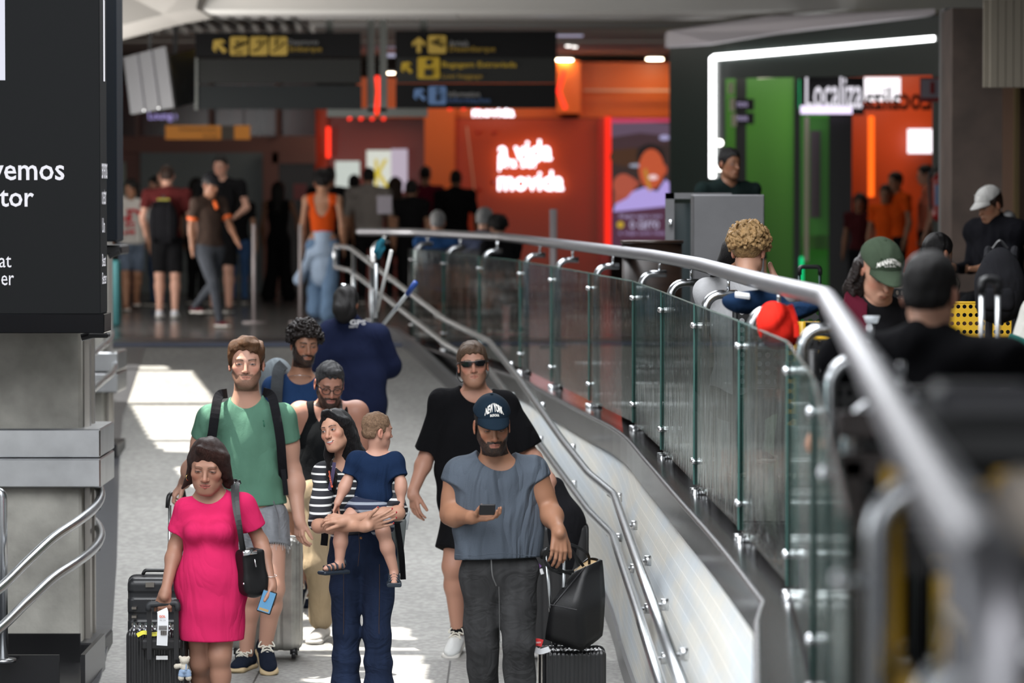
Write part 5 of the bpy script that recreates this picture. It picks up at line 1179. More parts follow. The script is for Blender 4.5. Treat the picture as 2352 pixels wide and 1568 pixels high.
# ---- man in green
Yg = 21.2; rg = Rig((P(585, 1530, Yg)[0], Yg, LOW), 1.84, 2, 1.05); j = rg.j
rg.set(Yg, HD=(566, 833, -.02), N=(566, 918, .03), SA=(486, 962, .02), SB=(648, 962, .02), C=(567, 1010), T=(577, 1100), Pv=(584, 1172, .02), EA=(447, 1068, .10), WA=(424, 1108, .28), EB=(672, 1082, .06), WB=(687, 1190, -.04),
       HA=(553, 1195), HB=(620, 1195), KB=(628, 1352, -.14), AB=(610, 1480, -.02), KA=(572, 1362, .06), AA=(566, 1502, .12))
hd = Head(j['HD'], rotm(2, 2, 0), 1.11, 1.06, 1.06)
hR = hand(j['WB'], (.02, -.05, -1), (.35, .3, 0), 1, 1.08, (.42, .5, .35), thumb=.35); hL = hand(j['WA'], (-.55, .1, -.62), (.3, .3, -.9), 1, 1.05, (.55, .9, .5), thumb=.6)
eg = fore('man in a sage green t-shirt and cut-off grey denim shorts carrying a black backpack', rg, 'fair', hd, dict(beard=.002), dict(brow=(.06, .035, .02), beard=.72, bcol=(.085, .045, .026), lids=.55, iris=(.03, .025, .02), bstyle=1.15), dict(B=(j['WB'], hR), A=(j['WA'], hL)), (.055, .047, .031), mus=.010, nr=.068, torsokw=dict(k=.06))
hd.hair('wavy', H_BROWN, eg, h=.0035, vol=.014, front=.073, seed=4)
M_GT = cloth('sage_green', (.095, .205, .145), var=.04)
o = tee(eg, rg, M_GT, .016, hemz=P(600, 1160, Yg), sl=.42, slr=(.080, .078), neck=(.100, .135, .100), neckoff=(.030, .052), wr=(.006, 20, 3), torsokw=dict(w=1.06, waist=1.16, hipw=1.0)); 
collar(o, rg, M_GT, .098, .085, (.035, .012), .006, .45)
MB().tube([P(606, 969, Yg - .16), P(607, 980, Yg - .16)], .004, 5).ball(P(605, 966, Yg - .16), .005, 5).build('emblem', mat('green_thread', (.02, .12, .07), .7), o, True)
def denim(name, col, dark, sc_=(14, 14, 3)):
    m = mat('cloth_' + name, col, .9, bump=.3, bscale=300, var=.22, vscale=1.6, stretch=sc_, spec=.2)
    if len(m.node_tree.nodes) and 'folded' not in m: m['folded'] = 1; add_folds(m, .28, 6.5, (1, 1, 1.3))
    return m
M_SH = denim('grey_denim', (.22, .23, .25), 0)
L = [El(j['Pv'] + (0, 0, -.03), (.175, .125, .13), rg.R, .04)]
for q, r2 in (('A', .098), ('B', .105)):
    d = unit(j['K' + q] - j['H' + q]); en = j['H' + q] + (j['K' + q] - j['H' + q]) * (.40 if q == 'B' else .40); L += [Cp(j['H' + q], en + d * .04, .105, r2, .04, clip=[(d, en)])]
o = solid('shorts', L, .006, M_SH, eg, disp=wrinkle(.006, 22, 8))
fr = MB(); rs = random.Random(3)
for q in 'AB':
    d = unit(j['K' + q] - j['H' + q]); en = j['H' + q] + (j['K' + q] - j['H' + q]) * .40; a1 = unit(np.cross(d, (0, 1, 0))); a2 = np.cross(d, a1)
    for i in range(46): a = i / 46 * 6.283; p = en + (a1 * math.cos(a) + a2 * math.sin(a)) * .098; fr.tube([p, p + d * (.012 + rs.random() * .03) + a1 * rs.uniform(-.008, .008)], .0014, 3)
fr.build('frayed_hem', mat('frayed_thread', (.5, .5, .5), .9), o)
strap_band('seam', [P(628, 1150, Yg - .15), P(640, 1190, Yg - .15), P(642, 1238, Yg - .17)], .006, mat('denim_seam', (.10, .10, .11), .9), o)
shoe(eg, j['AB'], (.18, -.9, -.42), NAVY_SHOE, SOLE_G, .30, .005, up=unit((.05, -.38, .92)), lace=LACE)
shoe(eg, j['AA'], (-.25, -.96, 0), NAVY_SHOE, SOLE_G, .30, .005, lace=LACE)
bp = empty('backpack', P(570, 1010, Yg + .22), 'black backpack worn by the man in the green t-shirt', 'backpack')
solid('bag_body', [Bx(P(567, 1020, Yg + .27), (.16, .10, .24), None, .06, .02)], .01, BLACKC, bp)
strap_band('shoulder_strap', [P(520, 903, Yg + .05), P(502, 910, Yg - .06), P(494, 950, Yg - .155), P(487, 1000, Yg - .14), P(478, 1030, Yg - .05)], .052, BLACKC, bp, th=.006)
strap_band('shoulder_strap', [P(606, 900, Yg + .05), P(624, 910, Yg - .06), P(636, 960, Yg - .16), P(644, 1010, Yg - .155), P(648, 1060, Yg - .09), P(652, 1110, Yg + .02)], .05, BLACKC, bp, th=.006)
strap_band('loose_strap', [P(650, 1075, Yg - .06), P(654, 1105, Yg - .07), P(657, 1137, Yg - .07)], .028, BLACKC, bp)
# silver suitcase + handle he pulls
def suitcase(label, c, size, m, yaw=0, groove=None, handle=None, mh=None, wheels=True, h=.006, grp=None, rr=.035, tilt=0.0, trim=None, gaxis=0, gper=.034, gamp=.006):
    c = np.array(c, float); R = rotm(yaw); s = np.array(size) / 2; e = empty('suitcase', (c[0], c[1], c[2] - s[2]), label, 'suitcase', grp)
    def disp(X, Y, Z):
        x = R[gaxis][0] * (X - c[0]) + R[gaxis][1] * (Y - c[1]) + R[gaxis][2] * (Z - c[2]); return (gamp * (np.cos(x * 2 * math.pi / gper) > .45)).astype(np.float32) if gamp else 0
    solid('shell', [Bx(c, s, R, rr, .01)], h, m, e, disp=disp if gamp else None)
    b = MB(); ring = []
    for a, b2 in ((-1, -1), (-1, 1), (1, 1), (1, -1), (-1, -1)): ring.append(c + R[0] * a * (s[0] + .001) + R[2] * b2 * (s[2] + .001))
    b.tube(arc(ring, rr * 1.1, 5), .007, 6, cap=False); b.build('zip_frame', trim or DARKM, e, True)
    if wheels:
        for a in (-1, 1):
            for b2 in (-1, 1):
                q = c + R[0] * a * (s[0] - .04) + R[1] * b2 * (s[1] - .04) - R[2] * (s[2] + .022); w = MB(); w.tube([q - R[0] * .012, q + R[0] * .012], .024, 14); w.box(q + (0, 0, .02), (.02, .02, .016), R); w.build('wheel', BLACKP, e, True)
    if handle:
        hx, top, hy = handle; b = MB(); base = c + R[1] * hy + R[2] * s[2]
        for a in (-1, 1): b.tube([base + R[0] * a * hx - R[2] * .02, base + R[0] * a * hx + R[2] * top], .009, 8)
        b.build('telescopic_rods', mh or STEEL, e, True); b = MB(); b.tube(arc([base + R[0] * (-hx) + R[2] * (top - .03), base - R[0] * hx + R[2] * (top + .02), base + R[0] * hx + R[2] * (top + .02), base + R[0] * hx + R[2] * (top - .03)], .03), .014, 10); b.build('grip', BLACKP, e, True)
    b = MB(); q = c + R[2] * (s[2] + .006); b.tube(arc([q - R[0] * .08, q - R[0] * .07 + R[2] * .022, q + R[0] * .07 + R[2] * .022, q + R[0] * .08], .02), .009, 8); b.build('carry_handle', BLACKP, e, True)
    return e
M_SILV = mat('worn_silver_shell', (.42, .41, .38), .38, .75, var=.3, vscale=7)
c = P(612, 1368, 21.75); sv = suitcase('worn silver hard suitcase standing behind the legs of the man in green', (c[0], 21.75, LOW + .38), (.40, .26, .64), M_SILV, 0, handle=None, gper=.085, gamp=.004, rr=.05, trim=mat('silver_frame', (.5, .5, .48), .3, .9), gaxis=0)
hx_ = empty('pull_handle', P(398, 1140, Yg + .33), 'telescopic suitcase handle gripped by the hand of the man in green', 'handle'); MB().tube(arc([P(385, 1166, Yg + .3), P(387, 1136, Yg + .3), P(420, 1122, Yg + .42), P(424, 1150, Yg + .42)], .03), .013, 8).build('grip', BLACKP, hx_, True)
MB().tube([P(390, 1160, Yg + .3), P(388, 1420, Yg + .3)], .009, 8).tube([P(424, 1150, Yg + .42), P(420, 1400, Yg + .42)], .009, 8).build('rods', STEEL, hx_, True)
# ---- woman in pink
Yp = 18.5; rg = Rig((P(490, 1690, Yp)[0], Yp, LOW), 1.50, -2, 1.0); j = rg.j
rg.set(Yp, HD=(477, 1070, -.04), N=(482, 1133, .02), SA=(428, 1168, .0), SB=(556, 1160, .0), C=(486, 1210), T=(486, 1270), Pv=(487, 1345), EA=(404, 1252, .04), WA=(380, 1358, -.10), EB=(599, 1245, .03), WB=(622, 1336, -.08),
       HA=(455, 1370), HB=(518, 1370), KA=(462, 1520, .03), KB=(505, 1506, -.05), AA=(462, 1650, .2), AB=(508, 1660, -.05))
hd = Head(j['HD'], rotm(-3, 13, 2), 1.06, 1.08, 1.05, 1.1)
HDL = P(378, 1391, Yp - .13)
hL = hand(j['WA'], (-.03, .0, -1), (.1, -1, 0), 1, .93, per=[(.3, 1.2, 1.0), (.35, 1.3, 1.0), (.4, 1.3, 1.0), (.5, 1.3, 1.0)], thumb=.25, thumb_n=.5)
hL = hand(j['WA'], (-.05, .12, -1), (.05, 1, .1), -1, .93, per=[(.35, 1.2, .9), (.4, 1.3, .9), (.4, 1.3, .9), (.5, 1.3, .9)], thumb=.35, thumb_n=.2)
hR = hand(j['WB'], (.12, -.15, -1), (-.8, -.35, .0), -1, .95, (.35, .55, .4), thumb=.3, thumb_n=.6)
ep = fore('woman in a fitted magenta pink dress walking with a suitcase and a phone', rg, (.33, .17, .115), hd, dict(), dict(brow=(.10, .06, .04), lip=(.42, .10, .09), lids=.22, bstyle=.55), dict(A=(j['WA'], hL), B=(j['WB'], hR)), (.050, .040, .027), torsokw=dict(hipw=1.05, belly=.02), nr=.060, legr=(.088, .062, .042))
M_PK = cloth('magenta_pink', (.56, .022, .105), var=.03, bump=.12)
up = unit(j['N'] - j['Pv']); L = rg.torso(.012, belly=.03, bust=.045, w=1.0, hipw=1.12, waist=1.08)
for q in 'AB': L += rg.sleeve(q, .62, .058, .062)
L += [Cp(j['Pv'] + (0, 0, .02), P(487, 1480, Yp), 
.168, .158, .06, flat=(rg.fwd, .92)), El(j['Pv'] + (.0, .03, .0), (.178, .14, .13), rg.R, .05), El(j['N'] + np.array([0, -.035, .052]), (.084, .125, .098), None, .006, op='s')]
o = solid('dress', L, .0055, M_PK, ep, disp=wrinkle(.004, 26, 11, (1, 1, .6)), cuts=[((0, 0, -1), P(487, 1474, Yp - .12))]); collar(o, rg, M_PK, .078, .072, (.04, .012), .005, .40)
HB_ = hair_mat('bob_auburn', (.030, .012, .009), 1.0, (70, 70, 5), .35)
L = [hd.el((0, .015, .042), (.083, .100, .090), .02), hd.cp((.072, .0, .03), (.088, .012, -.082), .026, .026, .04), hd.cp((-.030, -.070, .098), (.062, -.045, .055), .018, .026, .02), hd.cp((.064, -.045, .055), (.079, -.022, -.03), .022, .020, .03), hd.cp((-.070, .01, .03), (-.080, .010, -.075), .018, .018, .03), hd.cp((-.080, .01, -.07), (-.110, -.005, -.108), .014, .006, .02), hd.cp((0, .07, 0), (0, .075, -.075), .065, .060, .04),
     hd.el((-.010, -.12, -.045), (.062, .078, .106), .008, op='s'), hd.cp((-.006, -.13, .0), (-.006, -.06, -.15), .052, .056, .006, op='s')]
solid('hair', L, .0035, HB_, ep, disp=wrinkle(.0022, 110, 5, (1, 1, .12)), cuts=[])
GOLD = mat('gold', (.7, .5, .2), .25, 1.0); ec = hd.pt(-.080, -.005, -.055)
MB().tube([ec + rotm(0)[0] * 0 + np.array([.002 * math.cos(a), .016 * math.cos(a), .016 * math.sin(a)]) + np.array([.016 * math.cos(a) * .7, 0, 0]) for a in np.linspace(0, 6.28, 18)], .0016, 5, cap=False).build('earring', GOLD, ep, True)
MB().tube([j['WB'] + np.array([.028 * math.cos(a), .024 * math.sin(a), .030 + .004 * math.sin(a)]) for a in np.linspace(0, 6.28, 18)], .0014, 5, cap=False).build('bracelet', mat('silver_chain', (.7, .7, .7), .2, 1), ep, True)
ph = empty('phone', P(613, 1383, Yp - .15), 'phone with a light blue screen in the hand of the woman in pink', 'phone')
Rp = rotm(-12, -12, 16); cph = P(613, 1382, Yp - .14); MB().box(cph, (.036, .005, .056) , Rp, bev=.004).build('case', BLACKP, ph); MB().box(cph - Rp[1] * .0056, (.032, .0008, .050), Rp).build('screen', glow('phone_blue', (.10, .34, .62), .85), ph)
MB().box(cph - Rp[1] * .0066 - Rp[2] * .040, (.024, .0006, .006), Rp).build('screen_icon', glow('phone_tan', (.55, .36, .14), .8), ph)
# handbag
hbg = empty('handbag', P(575, 1310, Yp - .08), 'small black leather shoulder bag hanging on the arm of the woman in pink', 'handbag')
Rb = rotm(28, 0, -6); cb = P(579, 1310, Yp - .09); ob = solid('bag_body', [Bx(cb, (.062, .050, .105), Rb, .02, .02), El(cb - Rb[2] * .06, (.068, .058, .07), Rb, .03)], .005, LEATHER, hbg, disp=wrinkle(.003, 30, 6))
strap_band('shoulder_strap', [P(556, 1262, Yp - .11), P(549, 1215, Yp - .15), P(539, 1165, Yp - .12), P(535, 1115, Yp - .03), P(540, 1104, Yp + .03), P(548, 1112, Yp + .08)], .020, M_STRAP, hbg, th=.0025)
strap_band('shoulder_strap', [P(560, 1262, Yp - .10), P(551, 1205, Yp - .15), P(545, 1150, Yp - .11), P(546, 1112, Yp - .02), P(552, 1106, Yp + .04)], .020, M_STRAP, hbg, th=.0025)
MB().tube([P(585, 1284, Yp - .165), P(588, 1302, Yp - .165)], .0035, 6).box(P(574, 1268, Yp - .16), (.036, .002, .012), Rb).build('zip_pull', CHROME, hbg, True); MB().ball(P(560, 1340, Yp - .15), .006, 6).build('stud', CHROME, hbg, True)
# her suitcase
cS = P(362, 1500, Yp + .02); sz_t = P(0, 1440, Yp)[2]
CARB = mat('black_ribbed_shell', (.010, .010, .011), .28, var=.0, coat=.3)
s_ = empty('suitcase', (cS[0] + .0, Yp + .05, LOW), 'black ribbed cabin suitcase wheeled by the woman in pink with a white airline tag', 'suitcase')
xL, xR = P(290, 1500, Yp)[0], P(432, 1500, Yp)[0]; zt = P(0, 1442, Yp)[2]; cc = np.array([(xL + xR) / 2, Yp + .08, (zt + LOW + .05) / 2]); hs_ = np.array([(xR - xL) / 2, .12, (zt - LOW - .05) / 2])
def ribs(X, Y, Z): return (.005 * (np.cos((X - cc[0]) * 2 * math.pi / .026) > .3) * (np.abs(X - cc[0]) < hs_[0] - .02)).astype(np.float32)
solid('shell', [Bx(cc, hs_, None, .04, .01)], .0045, CARB, s_, disp=ribs)
b = MB()
for i in range(9): b.tube([P(308 + i * 13.5, 1432, Yp + .05), P(308 + i * 13.5, 1449, Yp - .03)], .0075, 8)
b.build('chrome_ribs', mat('grey_gloss_rib', (.32, .33, .36), .12, .9), s_, True)
xg0, xg1 = 340, 410; g = MB()
for x in (343, 405): g.box(P(x, 1445, Yp - .075), (.0115, .008, .145))
g.build('handle_rods', BLACKP, s_); MB().tube(arc([P(341, 1402, Yp - .09), P(341, 1388, Yp - .09), P(408, 1384, Yp - .09), P(408, 1402, Yp - .09)], .02), .0155, 10).build('handle_grip', mat('soft_black', (.02, .022, .025), .55), s_, True)
MB().box(P(372, 1510, Yp - .06), (.028, .003, .009)).build('name_plate', mat('plate_white', (.6, .6, .6), .4), s_); b = MB(); b.box(P(372, 1468, Yp - .05), (.085, .01, .008)); b.box(P(372, 1480, Yp - .05), (.10, .02, .025), bev=.01); b.build('handle_housing', BLACKP, s_)
for x in (300, 424): MB().tube([P(x, 1600, Yp - .05), P(x + 10, 1600, Yp - .05)], .028, 12).build('wheel', BLACKP, s_, True)
tg = empty('luggage_tag', P(374, 1405, Yp - .13), 'white airline baggage tag hanging from the black suitcase handle', 'tag'); PAP = mat('tag_paper', (.74, .75, .77), .5)
strap_band('paper', [P(372, 1400, Yp - .112), P(374, 1408, Yp - .122), P(374, 1440, Yp - .122), P(373, 1460, Yp - .118), P(372, 1482, Yp - .112)], .052, PAP, tg, th=.0008)
text_at('lettering', 'GOL', P(373, 1415, Yp - .126), .030, .012, (1, 0, 0), mat('tag_orange', (.75, .10, .02), .5), tg, bold=.03); text_at('lettering', 'GRU  POA', P(374, 1424, Yp - .126), .03, .0045, (1, 0, 0), SDK if False else M_SDK, tg)
b = MB()
for i in range(6): b.box(P(374, 1437 + i * 1.7, Yp - .1255), (.020, .0005, .0007))
for i in range(9): b.box(P(369 + i * 1.6, 1453, Yp - .124), (.0006 + .0005 * (i % 3), .0005, .011))
b.build('printed_bars', M_SDK, tg)
yt = empty('luggage_tag', P(338, 1452, Yp - .04), 'yellow luggage label stuck across the ribs of the black suitcase', 'tag'); strap_band('paper', [P(315, 1459, Yp - .045), P(330, 1452, Yp - .05), P(350, 1456, Yp - .05), P(362, 1455, Yp - .05)], .020, mat('yellow_paper', (.72, .66, .05), .5), yt, th=.001, nrm=(0, -1, .3)); text_at('lettering', 'CABINE', P(350, 1453, Yp - .056), .034, .007, (1, 0, 0), M_SDK, yt)
# toy
ty = empty('plush_toy', P(425, 1540, Yp - .12), 'small cream plush toy in pale blue dungarees hanging on the suitcase', 'toy'); PLU = cloth('cream_plush', (.62, .57, .48), bump=.6); PB = cloth('pale_blue_denim', (.25, .34, .48))
p = lambda x, y, d=0: P(x, y, Yp - .14 + d)
solid('body', [El(p(424, 1516), (.024, .02, .020), None, .004), El(p(414, 1509), (.008, .006, .009), None, .003), El(p(433, 1510), (.008, .006, .009), None, .003), El(p(424, 1533), (.018, .015, .024), None, .008), Cp(p(417, 1528), p(405, 1530), .010, .013, .006), Cp(p(417, 1548), p(416, 1556), .014, .015, .004), Cp(p(432, 1548), p(433, 1556), .014, .015, .004)], .003, PLU, ty)
solid('dungarees', [El(p(424, 1541), (.022, .019, .014), None, .006), Cp(p(418, 1543), p(417, 1550), .0155, .0165, .004), Cp(p(431, 1543), p(432, 1550), .0155, .0165, .004), Cp(p(428, 1526, -.015), p(427, 1538, -.018), .004, .004, .004)], .003, PB, ty)
MB().tube([p(424, 1508), P(426, 1480, Yp - .06)], .0012, 4).build('cord', BLACKP, ty)
cB = P(358, 1395, 19.6); bs = suitcase('larger black hard suitcase with raised panels behind the cabin suitcase', (P(362, 1400, 19.75)[0], 19.8, LOW + .36), (.30, .26, .62), mat('satin_black_shell', (.014, .015, .017), .33), 0, gper=.11, gamp=.005, rr=.035, gaxis=2)
b = MB(); 
for y in (1395, 1415, 1432): b.box(P(309, y, 19.66), (.012, .03, .006))
b.box(P(345, 1342, 19.68), (.022, .02, .012)); b.build('latch', mat('latch_metal', (.25, .23, .2), .3, .8), bs)
# ---- mother carrying the toddler
Ym = 19.0; rg = Rig((P(825, 1660, Ym)[0], Ym, LOW), 1.60, 0, .95); j = rg.j
rg.set(Ym, HD=(771, 988, -.02), N=(800, 1068, .05), SA=(745, 1090, .03), SB=(880, 1088, .05), C=(815, 1130, .03), T=(826, 1190, .03), Pv=(833, 1262, .04), EA=(733, 1207, -.32), WA=(836, 1209, -.53), EB=(913, 1178, -.34), WB=(800, 1194, -.47),
       HA=(797, 1290), HB=(868, 1290), KA=(796, 1450, -.02), KB=(866, 1450, -.06), AA=(793, 1620, .02), AB=(872, 1625, -.02))
hd = Head(j['HD'], rotm(-26, -2, -13), .90, .92, .95, 1.05)
hA = hand(j['WA'], (1, -.05, .32), (.05, .9, .45), 1, .98, (.05, .15, .15), spread=.13, thumb=.75, thumb_n=-.1)
hB = hand(j['WB'], (-1, -.05, .12), (0, .6, -.8), 1, .92, (.4, .6, .5), thumb=.3)
em = fore('woman with long black hair and striped top carrying a toddler on her arms', rg, 'light', hd, dict(smile=1.0), dict(brow=(.02, .012, .01), lip=(.50, .13, .12), lids=1.0, iris=(.02, .012, .01), teeth=True, gaze=-.002, bstyle=.9), dict(A=(j['WA'], hA), B=(j['WB'], hB)), (.044, .037, .026), nr=.05, hh=.0017)
M_ST = stripes('black_white_stripe', (.012, .013, .018), (.72, .72, .70), .0345, .27, phase=.0)
o = tee(em, rg, M_ST, .016, hemz=P(835, 1222, Ym), sl=.98, slr=(.052, .066), neck=(.080, .11, .088), neckoff=(.03, .046), wr=(.004, 24, 7), torsokw=dict(bust=.02))
M_DJ = denim('dark_blue_denim', (.016, .027, .062), 0)
L = [El(j['Pv'] + (0, .01, -.02), (.168, .128, .15), rg.R, .04), Cp(j['Pv'] + (0, .02, .02), P(830, 1215, Ym + .04), .14, .125, .05, flat=(rg.fwd, .8))]
for q in 'AB': L += [Cp(j['H' + q], j['K' + q], .098, .066, .03), Cp(j['K' + q], j['A' + q], .064, .080, .02)]
o = solid('jeans', L, .006, M_DJ, em, disp=wrinkle(.0045, 26, 21, (.4, .4, 1.4)), cuts=[(ZU, P(830, 1216, Ym - .05))])
SEAM = mat('orange_stitch', (.07, .045, .035), .8)
for q, dx in (('A', -.012), ('B', .012)): MB().tube(spline([j['H' + q] + (dx, -.122, .0), j['H' + q] + (dx, -.112, -.12), j['K' + q] + (dx, -.070, .0), j['A' + q] + (dx, -.075, .3), j['A' + q] + (dx, -.090, .0)], 5), .0016, 5).build('seam', SEAM, o)
MB().tube([P(824, 1222, Ym - .105), P(826, 1262, Ym - .122), P(822, 1300, Ym - .12)], .0016, 5).build('fly_seam', SEAM, o); MB().tube([P(829, 1235, Ym - .118), P(829, 1235, Ym - .126)], .007, 10).build('button', mat('copper', (.4, .2, .1), .3, 1), o, True)
for q in 'AB': shoe(em, j['A' + q], (0, -1, 0), WHITE, SOLE_W, .25, .008)
HL = hair_mat('long_black', (.010, .009, .010), 1.0, (80, 80, 3), .33)
L = [hd.el((0, .02, .038), (.080, .096, .084), .02), hd.cp((.010, -.075, .098), (.068, -.030, .040), .020, .024, .02), hd.cp((-.01, -.075, .098), (-.064, -.035, .03), .018, .016, .02), hd.cp((0, .07, .02), (.0, .085, -.12), .066, .062, .05),
     Cp(hd.pt(.074, -.002, .02), P(824, 1056, Ym + .0), .024, .040, .04), Cp(P(824, 1050, Ym), P(842, 1130, Ym - .02), .044, .046, .04), Cp(hd.pt(-.068, .01, .0), P(757, 1045, Ym - .05), .014, .022, .03), Cp(P(757, 1045, Ym - .05), P(762, 1095, Ym - .10), .024, .022, .03), Cp(P(762, 1095, Ym - .10), P(769, 1128, Ym - .105), .022, .010, .03),
     Cp(hd.pt(0, .08, -.05), P(812, 1120, Ym + .12), .065, .07, .05), hd.el((-.002, -.12, -.045), (.064, .080, .106), .007, op='s'), hd.cp((-.002, -.14, .0), (-.002, -.055, -.16), .054, .058, .006, op='s')]
solid('hair', L, .0035, HL, em, disp=wrinkle(.0022, 100, 9, (1, 1, .06)))
MB().box(hd.pt(0, -.0895, -.0655), (.014 * .9, .0015, .001), hd.R).build('braces_wire', CHROME, em)
RNL = mat('red_nail', (.35, .01, .02), .25)
for k in (1, 5, 9): pass
tips = [hA[i * 4 + 3]['b'] + np.array([.004, -.007, .004]) for i in range(4)] + [hA[-1]['b'] + np.array([.0, -.008, .004])]
nails(em, tips, RNL)
strap_band('lanyard', [P(768, 1062, Ym - .09), P(764, 1090, Ym - .125), P(757, 1125, Ym - .14)], .018, mat('lanyard_navy', (.03, .02, .06), .8), em)
text_at('lanyard_lettering', 'gusttho', P(759, 1100, Ym - .142), .085, .014, (-.16, 0, 1), mat('lanyard_orange', (.7, .12, .05), .6), em, uz=(-1, 0, -.16), bold=.02)
mb_ = empty('shoulder_bag', P(920, 1215, Ym + .12), 'grey shoulder bag with a side pocket hanging behind the woman in stripes', 'bag'); solid('bag_body', [Bx(P(905, 1250, Ym + .13), (.05, .07, .15), rotm(0, 0, 6), .03, .02)], .006, mat('cloth_bag_grey', (.20, .22, .22), .8, bump=.2), mb_)
strap_band('strap', [P(905, 1140, Ym + .1), P(912, 1200, Ym + .06), P(922, 1268, Ym + .04), P(926, 1330, Ym + .08)], .028, BLACKC, mb_); strap_band('strap', [P(745, 1210, Ym + .12), P(746, 1230, Ym + .11), P(744, 1252, Ym + .12)], .035, BLACKC, mb_)
def clearm():
    m = bpy.data.materials.new('clear_plastic'); m.use_nodes = True; b = m.node_tree.nodes['Principled BSDF']; b.inputs['Base Color'].default_value = (.75, .80, .84, 1); b.inputs['Roughness'].default_value = .15; b.inputs['Alpha'].default_value = .45; return m
cp_ = empty('cup', P(922, 1190, Ym + .12), 'clear plastic cup standing in the side pocket of the grey bag', 'cup'); MB().tube([P(921, 1215, Ym + .13), P(923, 1178, Ym + .13)], .04, 20, radii=[.034, .042]).build('cup_wall', clearm(), cp_, True); MB().ball(P(923, 1178, Ym + .13), .042, 10, (1, 1, .5)).build('dome_lid', clearm(), cp_, True)
# ---- toddler
Yt = 18.72; rg = Rig((P(862, 1330, Yt)[0], Yt, P(0, 1345, Yt)[2]), .84, 172, 1.0); j = rg.j
rg.set(Yt, HD=(866, 988, 0), N=(864, 1042, -.0), SA=(907, 1056, .0), SB=(817, 1054, .0), C=(862, 1085), T=(858, 1120), Pv=(850, 1160, -.02), EA=(921, 1108, -.03), WA=(921, 1160, -.05), EB=(796, 1108, -.02), WB=(775, 1155, -.06), HA=(872, 1178, -.03), HB=(822, 1172, -.03),
       KA=(880, 1222, -.13), AA=(905, 1310, -.12), KB=(784, 1214, -.12), AB=(780, 1288, -.13))
hd = Head(j['HD'], rotm(118, 4, -4), .76, .86, 1.0, .7); e = empty('person', rg.b, 'toddler in a navy t-shirt and striped shorts seen from behind in the woman\'s arms', 'person'); sk = (.47, .255, .185)
L = hd.prims(j['N'], .032, coarse=False) + [Cp(j['SA'], j['SB'], .038, .038, .03), El(j['C'], (.075, .06, .07), rg.R, .04), El(j['T'], (.07, .06, .06), rg.R, .04), El(j['Pv'], (.08, .07, .06), rg.R, .04)]
hs1 = hand(j['WB'], (-.35, -.1, -1), (.8, -.3, -.2), -1, .52, (.4, .5, .4), thumb=.4, k=.003); hs2 = hand(j['WA'], (-.05, 0, -1), (-1, .0, 0), 1, .52, (.4, .5, .4), thumb=.3, k=.003)
for q in 'AB': L += arm(j['S' + q], j['E' + q], j['W' + q], (.028, .023, .018)) + [Cp(j['H' + q], j['K' + q], .050, .034, .03), Cp(j['K' + q], j['K' + q] * .6 + j['A' + q] * .4, .033, .033, .02), Cp(j['K' + q] * .6 + j['A' + q] * .4, j['A' + q], .033, .022, .02)]
ft = {}
for q, dx in (('A', (.02, -.5, -.2)), ('B', (-.75, -.6, -.12))): a = j['A' + q] + np.array([0, 0, -.022]); d = unit(dx); L += [Cp(a + d * -.01, a + d * .075, .022, .017, .015), El(a + d * .085, (.014, .014, .010), None, .004)]; ft[q] = (a, d)
r = .13; solid('body', L + hs1 + hs2, .0055, SKIN, e, paint=lambda V: hd.paint(V, sk, lids=.8, blush=.2), fine=[(hd.c - r, hd.c + r, .0022)] + [(bounds(h_)[0] - .01, bounds(h_)[1] + .01, .0024) for h_ in (hs1, hs2)])
hd.hair('short', H_FADE, e, h=.003, vol=.006, seed=12)
M_NV = cloth('navy_jersey', (.010, .022, .056)); Z3 = ZU
L = [Cp(j['SA'] + (0, 0, -.006), j['SB'] + (0, 0, -.006), .042, .042, .03), El(j['C'], (.090, .074, .08), rg.R, .04), El(j['T'] + (0, 0, -.035), (.092, .084, .10), rg.R, .04)]
for q in 'AB': d = unit(j['E' + q] - j['S' + q]); en = j['S' + q] + (j['E' + q] - j['S' + q]) * .72; L.append(Cp(j['S' + q], en + d * .02, 
.036, .042, .03, clip=[(d, en)]))
L.append(El(j['N'] + (0, 0, .018), (.042, .042, .026), None, .005, op='s')); solid('t_shirt', L, .004, M_NV, e, disp=wrinkle(.003, 45, 4), cuts=[(unit((-.08, 0, -1)), P(850, 1156, Yt))])
M_TS = stripes('navy_grey_stripe', (.012, .018, .045), (.27, .30, .35), .036, .36, phase=.008)
L = [El(j['Pv'] + (0, 0, -.01), (.094, .088, .062), rg.R, .03)]
for q, f in (('A', .85), ('B', .25)): d = unit(j['K' + q] - j['H' + q]); en = j['H' + q] + (j['K' + q] - j['H' + q]) * f; L.append(Cp(j['H' + q], en + d * .02, .064, .058, .03, clip=[(d, en)]))
solid('shorts', L, .004, M_TS, e, disp=wrinkle(.003, 40, 9), cuts=[(ZU, P(850, 1137, Yt))])
M_SAN = mat('navy_rubber', (.010, .018, .030), .5)
for q in 'AB':
    a, d = ft[q]; R = np.array([np.cross(d, ZU), d, ZU]); s0 = solid('sandal', [Bx(a + d * .035 + (0, 0, -.026), (.034, .078, .010), R, .010, .01)], .003, M_SAN, e); s_side = unit(np.cross(d, ZU))
    for t in (.0, .03, .055, .078): MB().tube([a + d * t + s_side * x + (0, 0, zz) for x, zz in ((-.026, -.018), (-.022, .008), (0, .022 - t * .12), (.022, .008), (.026, -.018))], .005, 6).build('sandal_strap', M_SAN, s0, True)
    MB().tube([a - d * .02 + s_side * x + (0, 0, zz) for x, zz in ((-.026, .0), (-.015, .025), (.015, .025), (.026, .0))], .006, 6).build('ankle_strap', M_SAN, s0, True)
